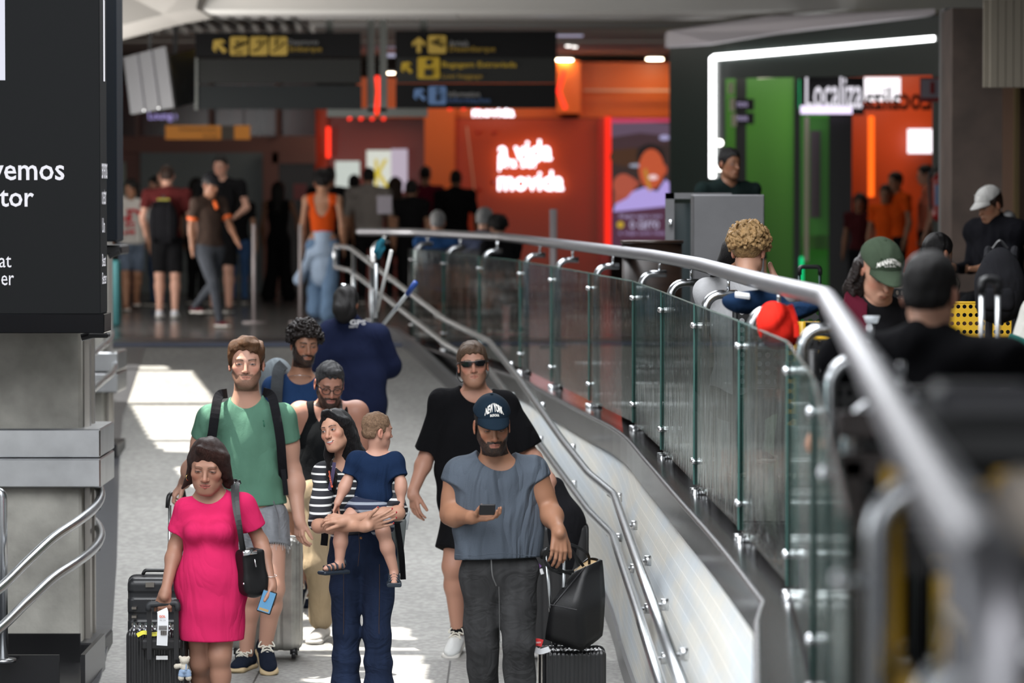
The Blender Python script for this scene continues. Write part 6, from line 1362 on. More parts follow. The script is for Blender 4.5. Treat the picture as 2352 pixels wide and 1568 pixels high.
# ---- man in the grey sleeveless shirt with cap
Yc = 17.9; rg = Rig((P(1155, 1745, Yc)[0], Yc, LOW), 1.74, 4, 1.05); j = rg.j
rg.set(Yc, HD=(1130, 975, -.06), N=(1138, 1058, .03), SA=(1056, 1092, .02), SB=(1222, 1090, .02), C=(1140, 1130), T=(1142, 1200), Pv=(1146, 1292, .0), EA=(1033, 1183, .02), WA=(1082, 1188, -.20), EB=(1262, 1172, .02), WB=(1283, 1218, -.18),
       HA=(1107, 1325), HB=(1187, 1325), KA=(1108, 1482, -.02), KB=(1190, 1478, -.10), AA=(1112, 1700, .05), AB=(1200, 1715, -.02))
hd = Head(j['HD'], rotm(8, 15, -2), 1.05, 1.0, .98, 1.05)
hA = hand(j['WA'], (.75, -.35, .12), (.30, .25, .90), 1, 1.02, (.25, .75, .6), spread=.02, thumb=.9, thumb_n=.35)
hA = hand(j['WA'], (.9, -.35, .05), (.0, -.25, .95), 1, 1.05, (.15, .55, .55), spread=.04, thumb=.55, thumb_n=.9)
hB = hand(j['WB'], (.0, -.35, -1), (-.35, .9, -.3), 1, 1.12, per=[(.5, .7, .6), (.35, .6, .4), (.30, .55, .4), (.35, .5, .4)], thumb=.6, thumb_n=.4)
ec_ = fore('man in a navy New York cap and grey sleeveless shirt looking at his phone', rg, (.30, .145, .085), hd, dict(beard=.003), dict(brow=(.012, .008, .006), beard=1.0, bcol=(.006, .005, .0045), lids=.18, bstyle=1.4, lip=(.30, .10, .08)), dict(A=(j['WA'], hA), B=(j['WB'], hB)), (.050, .043, .030), mus=.010, nr=.062)
hd.hair('short', H_BLACK, ec_, h=.0032, vol=.006, seed=2)
M_GS = mat('cloth_faded_grey', (.068, .083, .105), .9, bump=.25, bscale=260, var=.16, vscale=4, stretch=(1, 1, .5), spec=.2)
add_folds(M_GS, .8, 3.6, (1, 1, .33)); o = tee(ec_, rg, M_GS, .022, hemz=P(1140, 1282, Yc), neck=(.104, .14, .110), neckoff=(.032, .058), wr=(.011, 17, 31), kind='tee', sl=.14, slr=(.062, .085), name='sleeveless_shirt', flare=.030, torsokw=dict(w=1.12, waist=1.30, hipw=1.10), squash=(1, 1, .28))
collar(o, rg, M_GS, .100, .088, (.042, .008), .008, .42)
MB().tube(spline([P(1046 + i * 23, 1273 + 3 * math.sin(i), Yc - .20 + .02 * abs(i - 4) / 4) for i in range(9)], 3), .0015, 4).build('hem_seam', M_GS, o)
M_BJ = denim('black_denim', (.034, .034, .035), 0)
L = [El(j['Pv'] + (0, 0, -.03), (.178, .13, .15), rg.R, .04)]
for q in 'AB': L += [Cp(j['H' + q], j['K' + q], .105, .076, .03), Cp(j['K' + q], j['A' + q], .074, .070, .02)]
o = solid('jeans', L, .006, M_BJ, ec_, disp=wrinkle(.0065, 22, 22, (.6, .6, 1.2)))
MB().tube(spline([P(1128, 1280, Yc - .14), P(1131, 1320, Yc - .15), P(1140, 1345, Yc - .13)], 5), .003, 5).tube(spline([P(1146, 1347, Yc - .13), P(1147, 1400, Yc - .10), P(1148, 1470, Yc - .08)], 4), .002, 4).build('seam', mat('faded_seam', (.12, .12, .12), .9), o)
for q in 'AB': shoe(ec_, j['A' + q], (0, -1, 0), BLACKC, SOLE_W, .29, .008)
def cap(par_label, hd, m, cat_txt, tx, txw, txh, sub=None, ty=.085, sc_brim=1.0, shift=0.0, tm=None, par=None, vol=.012):
    e = empty('cap', hd.pt(0, 0, .05), par_label, 'cap'); v = vol
    def pl(n, q): return (np.array(n) @ hd.R, hd.pt(*q))
    dome = [hd.el((0, .010, .042), (.076 + v, .097 + v, .086 + v * .9), .02)]
    nrm = unit(np.array([0, .18, -1.0]) @ hd.R)
    solid('crown', dome, .003, m, e, disp=wrinkle(.0012, 60, 3), cuts=[(nrm, hd.pt(0, -.09, .046))])
    V = []; F = []; nu, nv = 18, 8; sc = sc_brim
    for layer in (0, 1):
        for a in range(nu + 1):
            u = -1 + 2 * a / nu; ang = u * 1.05
            for b2 in range(nv + 1):
                r = b2 / nv; x = math.sin(ang) * (.082 + .002 * r); y0 = -.010 - math.cos(ang) * (.088 + v); y = .010 + y0 + .0 - r * .072 * sc * (max(0., math.cos(u * 1.5)) ** .9); zz = .060 - .010 * (x / .08) ** 2 - r * .026 - layer * .004
                V.append(hd.pt(x, y, zz))
    N1 = (nu + 1) * (nv + 1)
    for a in range(nu):
        for b2 in range(nv):
            q = a * (nv + 1) + b2; F.append((q, q + 1, q + nv + 2, q + nv + 1)); F.append((q + N1, q + nv + 1 + N1, q + nv + 2 + N1, q + 1 + N1))
    for a in range(nu): q = a * (nv + 1) + nv; F.append((q, q + N1, q + nv + 1 + N1, q + nv + 1))
    npmesh('brim', V, F, m, e, True)
    MB().ball(hd.pt(0, .010, .042 + .086 + v * .9 + .001), .008, 6, (1, 1, .5), hd.R).build('top_button', m, e, True)
    b = MB()
    for x in (-1, 1): b.tube([hd.pt(x * .040, -.075, .105), hd.pt(x * .040, -.078, .106)], .004, 8)
    b.build('eyelet', m, e, True)
    tm = tm or mat('cap_lettering', (.75, .73, .68), .8)
    def fn(cz, arch):
        def f(u, w):
            th = u / .095; ph = (cz + w + (math.cos(u * 24) - 1) * arch); x = math.sin(th) * (.076 + v); sz = min(.98, max(-.98, (ph - .042) / (.086 + v * .9))); cr = math.sqrt(1 - sz * sz)
            return hd.pt(math.sin(th) * (.076 + v) * cr, .010 - math.cos(th) * (.097 + v) * cr - .0022, ph)
        return f
    text_at('lettering', cat_txt, (0, 0, 0), txw, txh, (1, 0, 0), tm, e, bold=.03, fn=lambda u, w: fn(ty, .026)(u + shift, w))
    if sub: text_at('small_lettering', sub, (0, 0, 0), txw * .45, txh * .33, (1, 0, 0), tm, e, bold=.02, fn=lambda u, w: fn(ty - txh * .9, .014)(u + shift, w))
    return e
cap('navy baseball cap reading NEW YORK on the man in the grey sleeveless shirt', hd, mat('cloth_cap_navy', (.006, .014, .024), .9, bump=.2, bscale=200, spec=.12), 'NEW YORK', 0, .105, .032, 'BALENCIAGA', ty=.104)
ph = empty('phone', P(1118, 1165, Yc - .27), 'black phone held up by the man in the grey sleeveless shirt', 'phone'); Rp = rotm(8, 28, 0); c = P(1119, 1170, Yc - .30); MB().box(c, (.037, .0045, .030), Rp, bev=.004).build('case', mat('black_case', (.01, .01, .012), .35), ph); MB().box(c + np.array([-.014, -.006, .010]), (.015, .003, .009), Rp, bev=.003).build('camera_bump', mat('lens_black', (.03, .03, .035), .1), ph)
# tote bag
tb_ = empty('tote_bag', P(1320, 1480, Yc - .02), 'large black leather tote bag standing on the ribbed black suitcase', 'tote bag')
pt = lambda x, y, d: P(x, y, Yc + d)
V = [pt(1247, 1470, -.10), pt(1338, 1500, -.14), pt(1388, 1462, -.02), pt(1300, 1440, .08), pt(1262, 1388, -.14), pt(1325, 1400, -.19), pt(1394, 1368, -.05), pt(1300, 1370, .08), pt(1312, 1316, -.06), pt(1345, 1300, -.10), pt(1386, 1284, -.02), pt(1352, 1276, .07)]
F = [(0, 1, 5, 4), (1, 2, 6, 5), (2, 3, 7, 6), (3, 0, 4, 7), (4, 5, 9, 8), (5, 6, 10, 9), (6, 7, 11, 10), (7, 4, 8, 11), (0, 3, 2, 1)]
o = npmesh('bag_body', V, F, LEATHER, tb_, True); md = o.modifiers.new('s', 'SOLIDIFY'); md.thickness = .006; md = o.modifiers.new('b', 'BEVEL'); md.width = .012; md.segments = 2; md = o.modifiers.new('u', 'SUBSURF'); md.levels = 2; md.render_levels = 2; md.subdivision_type = 'CATMULL_CLARK'; ca_ = o.data.attributes.new('crease_edge', 'FLOAT', 'EDGE'); ca_.data.foreach_set('value', np.full(len(o.data.edges), .72, dtype=np.float32)); o.modifiers.remove(o.modifiers['b'])
npmesh('lining', [pt(1314, 1312, -.05), pt(1344, 1304, -.08), pt(1380, 1290, -.02), pt(1351, 1284, .06)], [(0, 1, 2, 3)], mat('tan_suede', (.40, .27, .13), .8), tb_, False)
for a_ in ([pt(1250, 1320, -.10), pt(1268, 1345, -.15)],): pass
MB().tube([V[4] + (.004, -.003, 0), V[5] + (0, -.004, 0)], .002, 4).tube([V[9], V[4] + (.02, -.003, .0)], .002, 4).build('fold_seam', mat('seam_gloss', (.03, .03, .033), .25), o)
for pts in ([pt(1318, 1312, -.09), pt(1270, 1310, -.16), pt(1251, 1284, -.18), pt(1262, 1256, -.19), pt(1285, 1248, -.17), pt(1312, 1262, -.12), pt(1330, 1300, -.10)], [pt(1340, 1300, -.07), pt(1318, 1270, -.12), pt(1302, 1250, -.15), pt(1322, 1254, -.1), pt(1350, 1272, -.05), pt(1354, 1300, .0)], [pt(1312, 1318, -.10), pt(1286, 1308, -.15), pt(1263, 1290, -.18), pt(1258, 1268, -.19)]): strap_band('handle', pts, .013, LEATHER, tb_, th=.002)
xa, xb_ = P(1240, 1500, Yc)[0], P(1388, 1500, Yc)[0]; zt = P(0, 1492, Yc - .05)[2]; cc2 = np.array([(xa + xb_) / 2, Yc + .06, (zt + LOW + .05) / 2])
sc2 = suitcase('glossy black ribbed suitcase carrying the tote bag beside the man in grey', cc2, (xb_ - xa, .24, zt - LOW - .05), CARB, 6, gper=.020, gamp=.004, rr=.028, trim=DARKM, h=.0045)
hp_ = P(1275, 1240, Yc - .24); pp = empty('pull_handle', hp_, 'black pull handle bar in the hand of the man in the grey sleeveless shirt', 'handle'); MB().tube(arc([P(1246, 1280, Yc - .12), P(1246, 1262, Yc - .15), P(1304, 1266, Yc - .15), P(1304, 1284, Yc - .12)], .03), .012, 8).build('grip', BLACKP, pp, True); MB().tube([P(1254, 1272, Yc - .14), P(1271, 1480, Yc - .02)], .008, 8).tube([P(1296, 1276, Yc - .14), P(1292, 1480, Yc)], .008, 8).build('rods', STEEL2, pp, True)
rt = empty('luggage_tag', P(1222, 1478, Yc), 'red priority label on the ribbed suitcase of the man in grey', 'tag'); strap_band('paper', [P(1222, 1476, Yc - .05), P(1234, 1474, Yc - .06), P(1246, 1477, Yc - .06)], .034, mat('red_paper', (.62, .03, .03), .5), rt, th=.001); text_at('lettering', 'PRIORITY', P(1234, 1475, Yc - .063), .036, .008, (1, 0, 0), WHITE, rt, bold=.02); strap_band('paper_end', [P(1207, 1472, Yc - .045), P(1222, 1476, Yc - .05)], .040, mat('tan_paper', (.45, .28, .17), .6), rt, th=.001); strap_band('white_label', [P(1228, 1490, Yc - .05), P(1240, 1496, Yc - .07), P(1262, 1490, Yc - .09)], .026, PAP, rt, th=.001)
# ---- man in black with sunglasses
Yk = 21.9; rg = Rig((P(1085, 1500, Yk)[0], Yk, LOW + .02), 1.82, 3, 1.1); j = rg.j
rg.set(Yk, HD=(1086, 836, -.02), N=(1092, 905, .03), SA=(1018, 928, .02), SB=(1160, 926, .02), C=(1090, 990), T=(1092, 1070), Pv=(1096, 1160), EA=(981, 1045, .05), WA=(949, 1128, -.06), EB=(1212, 1035, .0), WB=(1262, 1098, -.18),
       HA=(1060, 1185), HB=(1130, 1185), KA=(1040, 1300, -.06), AA=(1052, 1450, .04), KB=(1128, 1320, .0), AB=(1130, 1470, .3))
hd = Head(j['HD'], rotm(2, -2, -4), 1.07, 1.02, 1.0, 1.05)
hA = hand(j['WA'], (.10, -.05, -1), (.6, .5, 0), 1, 1.08, (.3, .35, .3), thumb=.3); hB = hand(j['WB'], (.35, -.2, -.6), (-.2, .4, -.8), -1, 1.0, (.6, .9, .7), thumb=.4)
ek = fore('man in an oversized black t-shirt and shorts wearing narrow sunglasses', rg, (.42, .215, .15), hd, dict(beard=.0015), dict(brow=(.10, .06, .03), beard=.42, bcol=(.16, .085, .04), lids=.5), dict(A=(j['WA'], hA), B=(j['WB'], hB)), (.050, .043, .030), nr=.064, hh=.0025)
hd.hair('short', hair_mat('sandy_crop', (.085, .050, .030), .8, (40, 40, 16)), ek, h=.0035, vol=.012, front=.058, seed=6)
M_BT = cloth('black_jersey', (.006, .006, .007), var=.03)
o = tee(ek, rg, M_BT, .026, hemz=P(1096, 1200, Yk), sl=.92, slr=(.068, .084), neck=(.094, .13, .100), neckoff=(.03, .055), wr=(.009, 15, 13), flare=.035, torsokw=dict(w=1.10, waist=1.3, hipw=1.15)); collar(o, rg, M_BT, .088, .078, (.036, .014), .008, .35)
L = [El(j['Pv'] + (0, 0, -.02), (.18, .14, .14), rg.R, .04)]
for q in 'AB': d = unit(j['K' + q] - j['H' + q]); en = j['H' + q] + (j['K' + q] - j['H' + q]) * .68; L.append(Cp(j['H' + q], en + d * .04, .112, .120, .04, clip=[(d, en)]))
solid('shorts', L, .007, cloth('black_shorts', (.007, .007, .008)), ek, disp=wrinkle(.008, 18, 8))
M_WS = mat('white_trainer', (.62, .63, .62), .5, bump=.3, bscale=40)
for q in 'AB': MB().tube([j['A' + q] + (0, 0, .13), j['A' + q] + (0, 0, -.01)], .045, 14, radii=[.047, .044]).build('sock', BLACKC, ek, True); shoe(ek, j['A' + q], (-.25, -.95, -.45 if q == 'A' else -.05), M_WS, SOLE_W, .30, .005, up=unit((.0, -.35, .93)) if q == 'A' else (0, 0, 1), lace=LACE)
sg = empty('sunglasses', hd.pt(0, -.1, 0), 'narrow black wraparound sunglasses on the man in the black t-shirt', 'sunglasses'); M_LN = mat('dark_lens', (.006, .006, .007), .06)
for x in (-1, 1): MB().prism([hd.pt(x * a, y - .012, zz) for a, y, zz in ((.006, -.100, .012), (.030, -.098, .015), (.062, -.078, .016), (.066, -.072, .004), (.054, -.084, -.012), (.026, -.097, -.013), (.012, -.101, -.006))], np.array([0, .006, 0]) @ hd.R).build('lens', M_LN, sg)
b = MB(); b.tube([hd.pt(-.066, -.086, .017), hd.pt(-.04, -.102, .016), hd.pt(0, -.113, .012), hd.pt(.04, -.102, .016), hd.pt(.066, -.082, .015)], .0045, 6); b.build('frame', BLACKP, sg, True)
for x in (-1, 1): MB().tube([hd.pt(x * .068, -.080, .011), hd.pt(x * .080, -.03, .010), hd.pt(x * .083, .012, .006)], .0035, 6).build('temple', BLACKP, sg, True)
b = MB(); b.tube(spline([hd.pt(-.082, .01, -.01), hd.pt(-.088, -.01, -.055), hd.pt(-.072, -.02, -.088), hd.pt(-.06, -.01, -.09)], 5), .0035, 6); b.tube(spline([hd.pt(.082, .01, -.01), hd.pt(.082, -.0, -.05), hd.pt(.066, .0, -.085)], 5), .0016, 5); b.build('cord', BLACKP, sg, True)
cg = P(1250, 1390, Yk - .15); gb = suitcase('tall black suitcase rolled by the man with sunglasses', (P(1268, 1400, Yk)[0], Yk - .15, LOW + .42), (.40, .24, .72), mat('matt_black_shell', (.012, .012, .013), .45), 0, gper=.05, gamp=.003, handle=(.05, .20, -.02), mh=DARKM)
gm = empty('garment_bag', P(1290, 1220, Yk - .2), 'soft black holdall slung over the handle of the tall black suitcase', 'bag'); solid('bag_body', [Cp(P(1272, 1120, Yk - .15), P(1300, 1210, Yk - .2), .06, .11, .08), Cp(P(1300, 1200, Yk - .2), P(1290, 1290, Yk - .2), .12, .10, .06)], .008, BLACKC, gm, disp=wrinkle(.008, 14, 5))
vt = empty('luggage_tag', P(1236, 1302, Yk - .3), 'purple luggage tag hanging on the tall black suitcase', 'tag'); strap_band('paper', [P(1226, 1292, Yk - .28), P(1240, 1304, Yk - .28)], .030, mat('purple_tag', (.14, .05, .22), .6), vt); strap_band('paper_end', [P(1242, 1306, Yk - .28), P(1246, 1318, Yk - .28)], .018, PAP, vt)
# ---- man with glasses in black tank top
Yb = 22.3; rg = Rig((P(755, 1470, Yb)[0], Yb, ramp_z(Yb)), 1.74, 8, 1.03); j = rg.j
rg.set(Yb, HD=(757, 880, -.06), N=(756, 940, .03), SA=(690, 950, .02), SB=(818, 948, .02), C=(755, 1010), T=(752, 1070), Pv=(745, 1130), EA=(680, 1040, .1), WA=(672, 1120, .02), EB=(836, 1050, .05), WB=(838, 1130, -.02), HA=(722, 1150), HB=(776, 1150), KA=(728, 1300, -.08), AA=(738, 1440, .06), KB=(790, 1300, .05), AB=(800, 1430, .2))
hd = Head(j['HD'], rotm(11, 22, 2), 1.03, 1.02, 1.02, 1.05)
eb = fore('bearded man in a black tank top and beige trousers with round glasses looking down', rg, (.38, .185, .13), hd, dict(beard=.012), dict(brow=(.012, .01, .008), beard=1.0, bcol=(.006, .005, .005), lids=.15, bstyle=1.2, lip=(.33, .10, .09)), {}, (.052, .045, .03), mus=.012, nr=.062, hh=.0025)
for q in 'AB': pass
hd.hair('quiff', H_SALT, eb, h=.0035, vol=.010, front=.070, seed=8)
o = tee(eb, rg, cloth('black_rib', (.008, .009, .010)), .012, hemz=P(748, 1108, Yb), neck=(.092, .15, .135), neckoff=(.045, .045), kind='tank', name='tank_top', armhole=(.085, .14, .15), wr=(.005, 24, 5), torsokw=dict(waist=1.1))
M_BG = cloth('beige_twill', (.44, .34, .22), var=.05)
L = [El(j['Pv'], (.165, .12, .13), rg.R, .04)]
for q in 'AB': L += [Cp(j['H' + q], j['K' + q], .100, .082, .04), Cp(j['K' + q], j['A' + q] + (0, 0, .05), .082, .070, .03)]
solid('trousers', L, .007, M_BG, eb, disp=wrinkle(.009, 17, 15, (1, 1, .7)))
for q in 'AB': shoe(eb, j['A' + q], (-.2, -1, 0), mat('white_canvas', (.6, .58, .55), .6), SOLE_W, .29, .006)
gl_ = empty('glasses', hd.pt(0, -.1, 0), 'round black framed glasses on the bearded man in the tank top', 'glasses')
for x in (-1, 1): MB().tube([hd.pt(x * .031 + .023 * math.cos(a), -.104 + .25 * abs(x * .031 + .023 * math.cos(a)) ** 1.0 * .5, -.004 + .020 * math.sin(a)) for a in np.linspace(0, 6.283, 25)], .0024, 6, cap=False).build('rim', BLACKP, gl_, True); MB().tube([hd.pt(x * .054, -.092, .004), hd.pt(x * .079, .005, .004)], .0024, 6).build('temple', BLACKP, gl_, True)
MB().tube([hd.pt(-.008, -.103, .0), hd.pt(.008, -.103, .0)], .0022, 6).build('bridge', BLACKP, gl_, True)
# ---- curly haired man in blue
Yv = 23.2; rg = Rig((P(680, 1400, Yv)[0], Yv, ramp_z(Yv)), 1.86, 14, 1.02); j = rg.j
rg.set(Yv, HD=(700, 789, -.02), N=(690, 868, .04), SA=(630, 892, .02), SB=(752, 892, .04), C=(690, 950), T=(690, 1020), Pv=(688, 1090), EA=(618, 990, .1), WA=(622, 1070, .1), EB=(775, 990), WB=(770, 1080), HA=(668, 1110), HB=(715, 1110), KA=(665, 1240, -.1), AA=(686, 1345, .1), KB=(700, 1240, .1), AB=(712, 1370, .3))
hd = Head(j['HD'], rotm(17, 10, 2), 1.02, .98, 1.0, 1.1)
ev_ = fore('curly haired bearded man in a blue t-shirt with a grey backpack strap', rg, (.35, .175, .11), hd, dict(beard=.004), dict(brow=(.015, .010, .008), beard=1.0, bcol=(.009, .006, .005), lids=.35, bstyle=1.2), {}, (.050, .042, .03), nr=.06, hh=.0028)
hd.hair('curly', H_CURL, ev_, h=.0032, vol=.030, front=.058, seed=3)
o = tee(ev_, rg, cloth('royal_blue', (.018, .045, .12)), .018, hemz=P(690, 1120, Yv), sl=.6, slr=(.064, .074), neck=(.090, .125, .096), neckoff=(.03, .050), wr=(.007, 18, 23)); collar(o, rg, cloth('royal_blue', (.018, .045, .12)), .082, .074, (.036, .012), .006, .35)
MB().tube([j['N'] + np.array([.070 * math.cos(a), -.035 + .07 * math.sin(a) * -1, .022 - .03 * (1 - math.sin(a)) * -1 * -.6]) for a in np.linspace(.2, 2.9, 16)], .0018, 5).build('chain', mat('silver_chain', (.7, .7, .7), .2, 1), ev_, True)
L = [El(j['Pv'], (.165, .12, .13), rg.R, .04)]
for q in 'AB': d = unit(j['K' + q] - j['H' + q]); en = j['H' + q] + (j['K' + q] - j['H' + q]) * .55; L.append(Cp(j['H' + q], en + d * .04, .10, .10, .04, clip=[(d, en)]))
solid('shorts', L, .008, cloth('cream_shorts', (.50, .38, .28)), ev_)
for q in 'AB': shoe(ev_, j['A' + q], (-.1, -.8, -.5 if q == 'A' else 0), NAVY_SHOE, SOLE_W, .29, .006, up=unit((0, -.45, .9)) if q == 'A' else (0, 0, 1), lace=LACE)
bk = empty('backpack', P(640, 900, Yv + .2), 'grey backpack worn by the curly haired man in blue', 'backpack'); M_GBP = cloth('grey_nylon', (.055, .06, .065)); solid('bag_body', [El(P(636, 870, Yv + .17), (.10, .09, .13), None, .05), Bx(P(645, 930, Yv + .22), (.12, .09, .2), None, .06, .04)], .009, cloth('pale_grey_nylon', (.20, .23, .25)), bk)
strap_band('shoulder_strap', [P(650, 838, Yv + .06), P(640, 850, Yv - .06), P(636, 890, Yv - .13), P(634, 930, Yv - .12)], .072, M_GBP, bk, th=.008)
# ---- cleaner seen from behind
Yn = 26.8; rg = Rig((P(820, 1130, Yn)[0], Yn, ramp_z(Yn)), 1.62, 176, 1.08); j = rg.j
rg.set(Yn, HD=(795, 698, 0), N=(800, 742, 0), SB=(756, 764), SA=(868, 772), C=(812, 820), T=(818, 880), Pv=(822, 940), EB=(745, 860), WB=(748, 920, .1), EA=(898, 840, .05), WA=(884, 868, .22), HA=(842, 960), HB=(800, 960))
hd = Head(j['HD'], rotm(176, 10), 1.0); e = fore('cleaner in a dark blue tunic with black tied hair walking up the ramp', rg, 'brown', hd, dict(coarse=True), dict(), {}, nr=.05, hh=.006, h=.01)
M_TU = cloth('navy_tunic', (.010, .014, .038), var=.05)
L = rg.torso(.035, k=.06, w=1.1, waist=1.35, hipw=1.2) + [Cp(j['T'], j['Pv'] + (0, 0, -.25), .17, .21, .08, flat=(rg.fwd, .8))]
for q in 'AB': L += rg.sleeve(q, 1.15 if q == 'A' else .9, .085, .085)
solid('tunic', L, .009, M_TU, e, disp=wrinkle(.012, 12, 6, (1, 1, .4)), cuts=[((0, 0, -1), j['Pv'] + (0, 0, -.24))]); solid('trousers', [Cp(j['H' + q], j['A' + q], .11, .09, .03) for q in 'AB'], .012, M_TU, e)
hd.blob_hair([hd.el((0, .02, .036), (.090, .105, .095), .03), hd.el((0, .09, -.06), (.085, .07, .09), .04)], H_BLACK, e, False, h=.006, amp=.004)
MB().tube([hd.pt(-.02, .03, .125), hd.pt(.03, .06, .122)], .014, 8).build('hair_clip', CHROME, e, True)
for q in 'AB': shoe(e, j['A' + q], rg.fwd, BLACKC, BLACKP, .25, .01)
text_at('back_lettering', 'GPS', P(822, 740, Yn - .16), .11, .035, (1, 0, 0), mat('tunic_white', (.6, .6, .62), .7), e, bold=.03); text_at('back_lettering', 'serv', P(812, 750, Yn - .16), .06, .014, (1, 0, 0), bpy.data.materials['tunic_white'], e)
mc = empty('cleaning_trolley', P(880, 850, Yn - .4), 'cleaning pole set with a white mop pole, short grey pole and blue gripped pole', 'cleaning tools'); ALU = mat('aluminium_pole', (.55, .58, .60), .35, .6)
MB().tube([P(863, 730, Yn + .3), P(864, 605, Yn + .3)], .013, 8).build('mop_pole', ALU, mc, True); solid('mop_head', [El(P(870, 575, Yn + .3), (.035, .03, .065), None, .03), El(P(876, 560, Yn + .3), (.022, .02, .04), None, .02)], .006, cloth('teal_mop', (.02, .12, .17), bump=.8), mc, disp=wrinkle(.008, 70, 3))
MB().tube([P(866, 715, Yn + .3), P(899, 575, Yn + .1)], .013, 8).build('white_pole', mat('white_pole', (.62, .62, .6), .4), mc, True); MB().tube([P(880, 745, Yn + .2), P(940, 670, Yn - .1)], .014, 8).build('grey_pole', ALU, mc, True); MB().tube([P(936, 676, Yn - .08), P(955, 648, Yn - .15)], .019, 8).build('blue_grip', mat('blue_grip', (.015, .06, .28), .4), mc, True)
# ------------------------------------------------------------------ people in the hall
C = cloth; GQ = 'travellers standing in the arrivals hall'
BLK = C('plain_black', (.008, .008, .009)); JB = denim('mid_blue_denim', (.03, .07, .16), 0); LJ = denim('light_blue_denim', (.13, .21, .33), 0); GJ = C('slate_grey', (.05, .055, .065)); WS_ = mat('white_leather', (.62, .64, .68), .5); BS_ = mat('black_shoe', (.012, .012, .012), .4)
def foot_y(py): return 1.4 * FPX / (py - 455)      # distance of a person whose feet meet the hall floor at row py
def prt(e, rg, hd):
    m = mat('red_print', (.45, .02, .03), .8); b = MB(); rs = random.Random(4); f = rg.fwd; c = rg.j['C']
    for i in range(16): q = c + rg.side * rs.uniform(-.11, .11) + f * (.128 + .0) + ZU * rs.uniform(-.22, .10); b.box(q, (rs.uniform(.012, .035), .012, rs.uniform(.008, .022)), rotm(rg.yaw, 0, rs.uniform(-30, 30)))
    b.build('printed_motif', m, e)
bg_person('woman with long dark hair in a white t-shirt with red print and denim shorts', foot_y(715), 301, 1.63, 14, 'tan', 'long', H_BLACK, C('white_tee', (.50, .48, .45)), denim('short_denim', (.10, .13, .18), 0), mat('tan_sandal', (.2, .09, .05), .6), hy=-22, botkind='shorts', sleeve=.75, grp=None, arms=dict(EA=(-.06, -.04, -.26), WA=(.0, .02, -.24)), walk=.5, extra=prt, ease=.03)
e1, r1, h1 = bg_person('man in a maroon t-shirt and black shorts seen from behind with white shoes', foot_y(733), 384, 1.78, 178, 'fair', 'short', H_DBROWN, C('maroon_tee', (.085, .016, .016)), BLK, WS_, w=1.15, botkind='shorts', sleeve=.6, arms=dict(EB=(.06, 0, -.26), WB=(-.02, .15, -.20)))
bpk = backpack('black backpack with yellow trim on the man in maroon', P(375, 510, foot_y(733) - .25), 0, BLACKC, (.17, .11, .27))
MB().box(P(375, 458, foot_y(733) - .37), (.07, .006, .012)).build('yellow_trim', mat('yellow_trim', (.25, .22, .01), .6), bpk)
YP = foot_y(752)
def polo(e, rg, hd):
    m = mat('orange_trim', (.62, .10, .01), .7); j = rg.j
    for q in 'AB': d = unit(j['E' + q] - j['S' + q]); p = j['S' + q] + (j['E' + q] - j['S' + q]) * .60; MB().tube([p, p + d * .035], .062, 16).build('sleeve_cuff', m, e, True)
    MB().tube([rg.j['N'] + rg.fwd * .10 - ZU * .02, rg.j['N'] + rg.fwd * .15 - ZU * .10], .022, 8).build('placket', m, e, True)
    cap('black cap on the polo shirt worker', hd, BLACKC, 'I', 0, .004, .004)
bg_person('worker in a brown polo shirt with orange trim, cap and grey trousers walking', YP, 482, 1.66, 42, 'brown', 'short', H_BLACK, C('brown_polo', (.045, .03, .024)), GJ, C('red_black_shoe', (.06, .012, .015)), botkind='jeans', walk=1.3, hp=16, hy=48, arms=dict(EA=(-.04, -.03, -.27), WA=(-.0, .02, -.24), EB=(.03, .10, -.25), WB=(0, .14, -.18)), extra=polo, hips=1.1)
bg_person('tall dark haired bearded man in a black t-shirt and black shorts', foot_y(722), 508, 1.92, -12, 'fair', 'short', H_BLACK, BLK, BLK, BS_, w=1.15, botkind='shorts', arms=dict(EB=(.08, .04, -.25), WB=(-.05, .18, -.08)))
bg_person('woman with long black hair in a dark top and blue jeans', foot_y(700), 548, 1.60, 170, 'tan', 'long', H_BLACK, BLK, JB, BS_, botkind='jeans')
bg_person('person in pink red shirt raising one pale hand above the queue', foot_y(705), 362, 1.68, -60, 'light', 'short', H_BLACK, C('pink_red', (.22, .05, .05)), JB, BS_, arms=dict(EB=(.16, .1, .02), WB=(.02, .05, .24)))
bg_person('dark haired woman in black standing behind the tall man', foot_y(700), 452, 1.66, 150, 'tan', 'long', H_BLACK, BLK, BLK, BS_)
bg_person('woman in a wide black jumpsuit with long black hair holding a red bag', foot_y(690), 640, 1.62, 172, 'brown', 'long', H_BLACK, BLK, BLK, BS_, topkind='tank', botkind='wide', arms=dict(EA=(-.10, 0, -.25), WA=(-.04, -.02, -.24)), legs=dict(AA=(-.06, 0, 0), AB=(.06, 0, 0)))
YO = foot_y(735)
def tied(e, rg, hd):
    j = rg.j; m = C('pale_blue_shirt', (.33, .42, .55)); solid('tied_shirt', [Cp(j['Pv'] + (0, 0, .10), j['Pv'] - (0, 0, .10), .125, .16, .05, flat=(rg.fwd, .9)), Cp(j['Pv'] - ZU * .1, j['Pv'] - ZU * .34, .17, .16, .05, flat=(rg.fwd, .7)), Cp(j['Pv'] - ZU * .15 + np.array([-.13, -.05, 0]), j['Pv'] + np.array([-.27, -.05, -.42]), .05, .06, .05)], .01, m, e, disp=wrinkle(.008, 20, 4))
bg_person('woman in an orange crop top with a pale blue shirt tied over wide jeans', YO, 741, 1.70, 176, 'tan', 'curls', H_BLACK, C('orange_crop', (.55, .07, .01)), LJ, mat('cream_shoe', (.45, .42, .33), .6), topkind='crop', botkind='wide', hs=1.15, extra=tied, hips=1.1, walk=-.4)
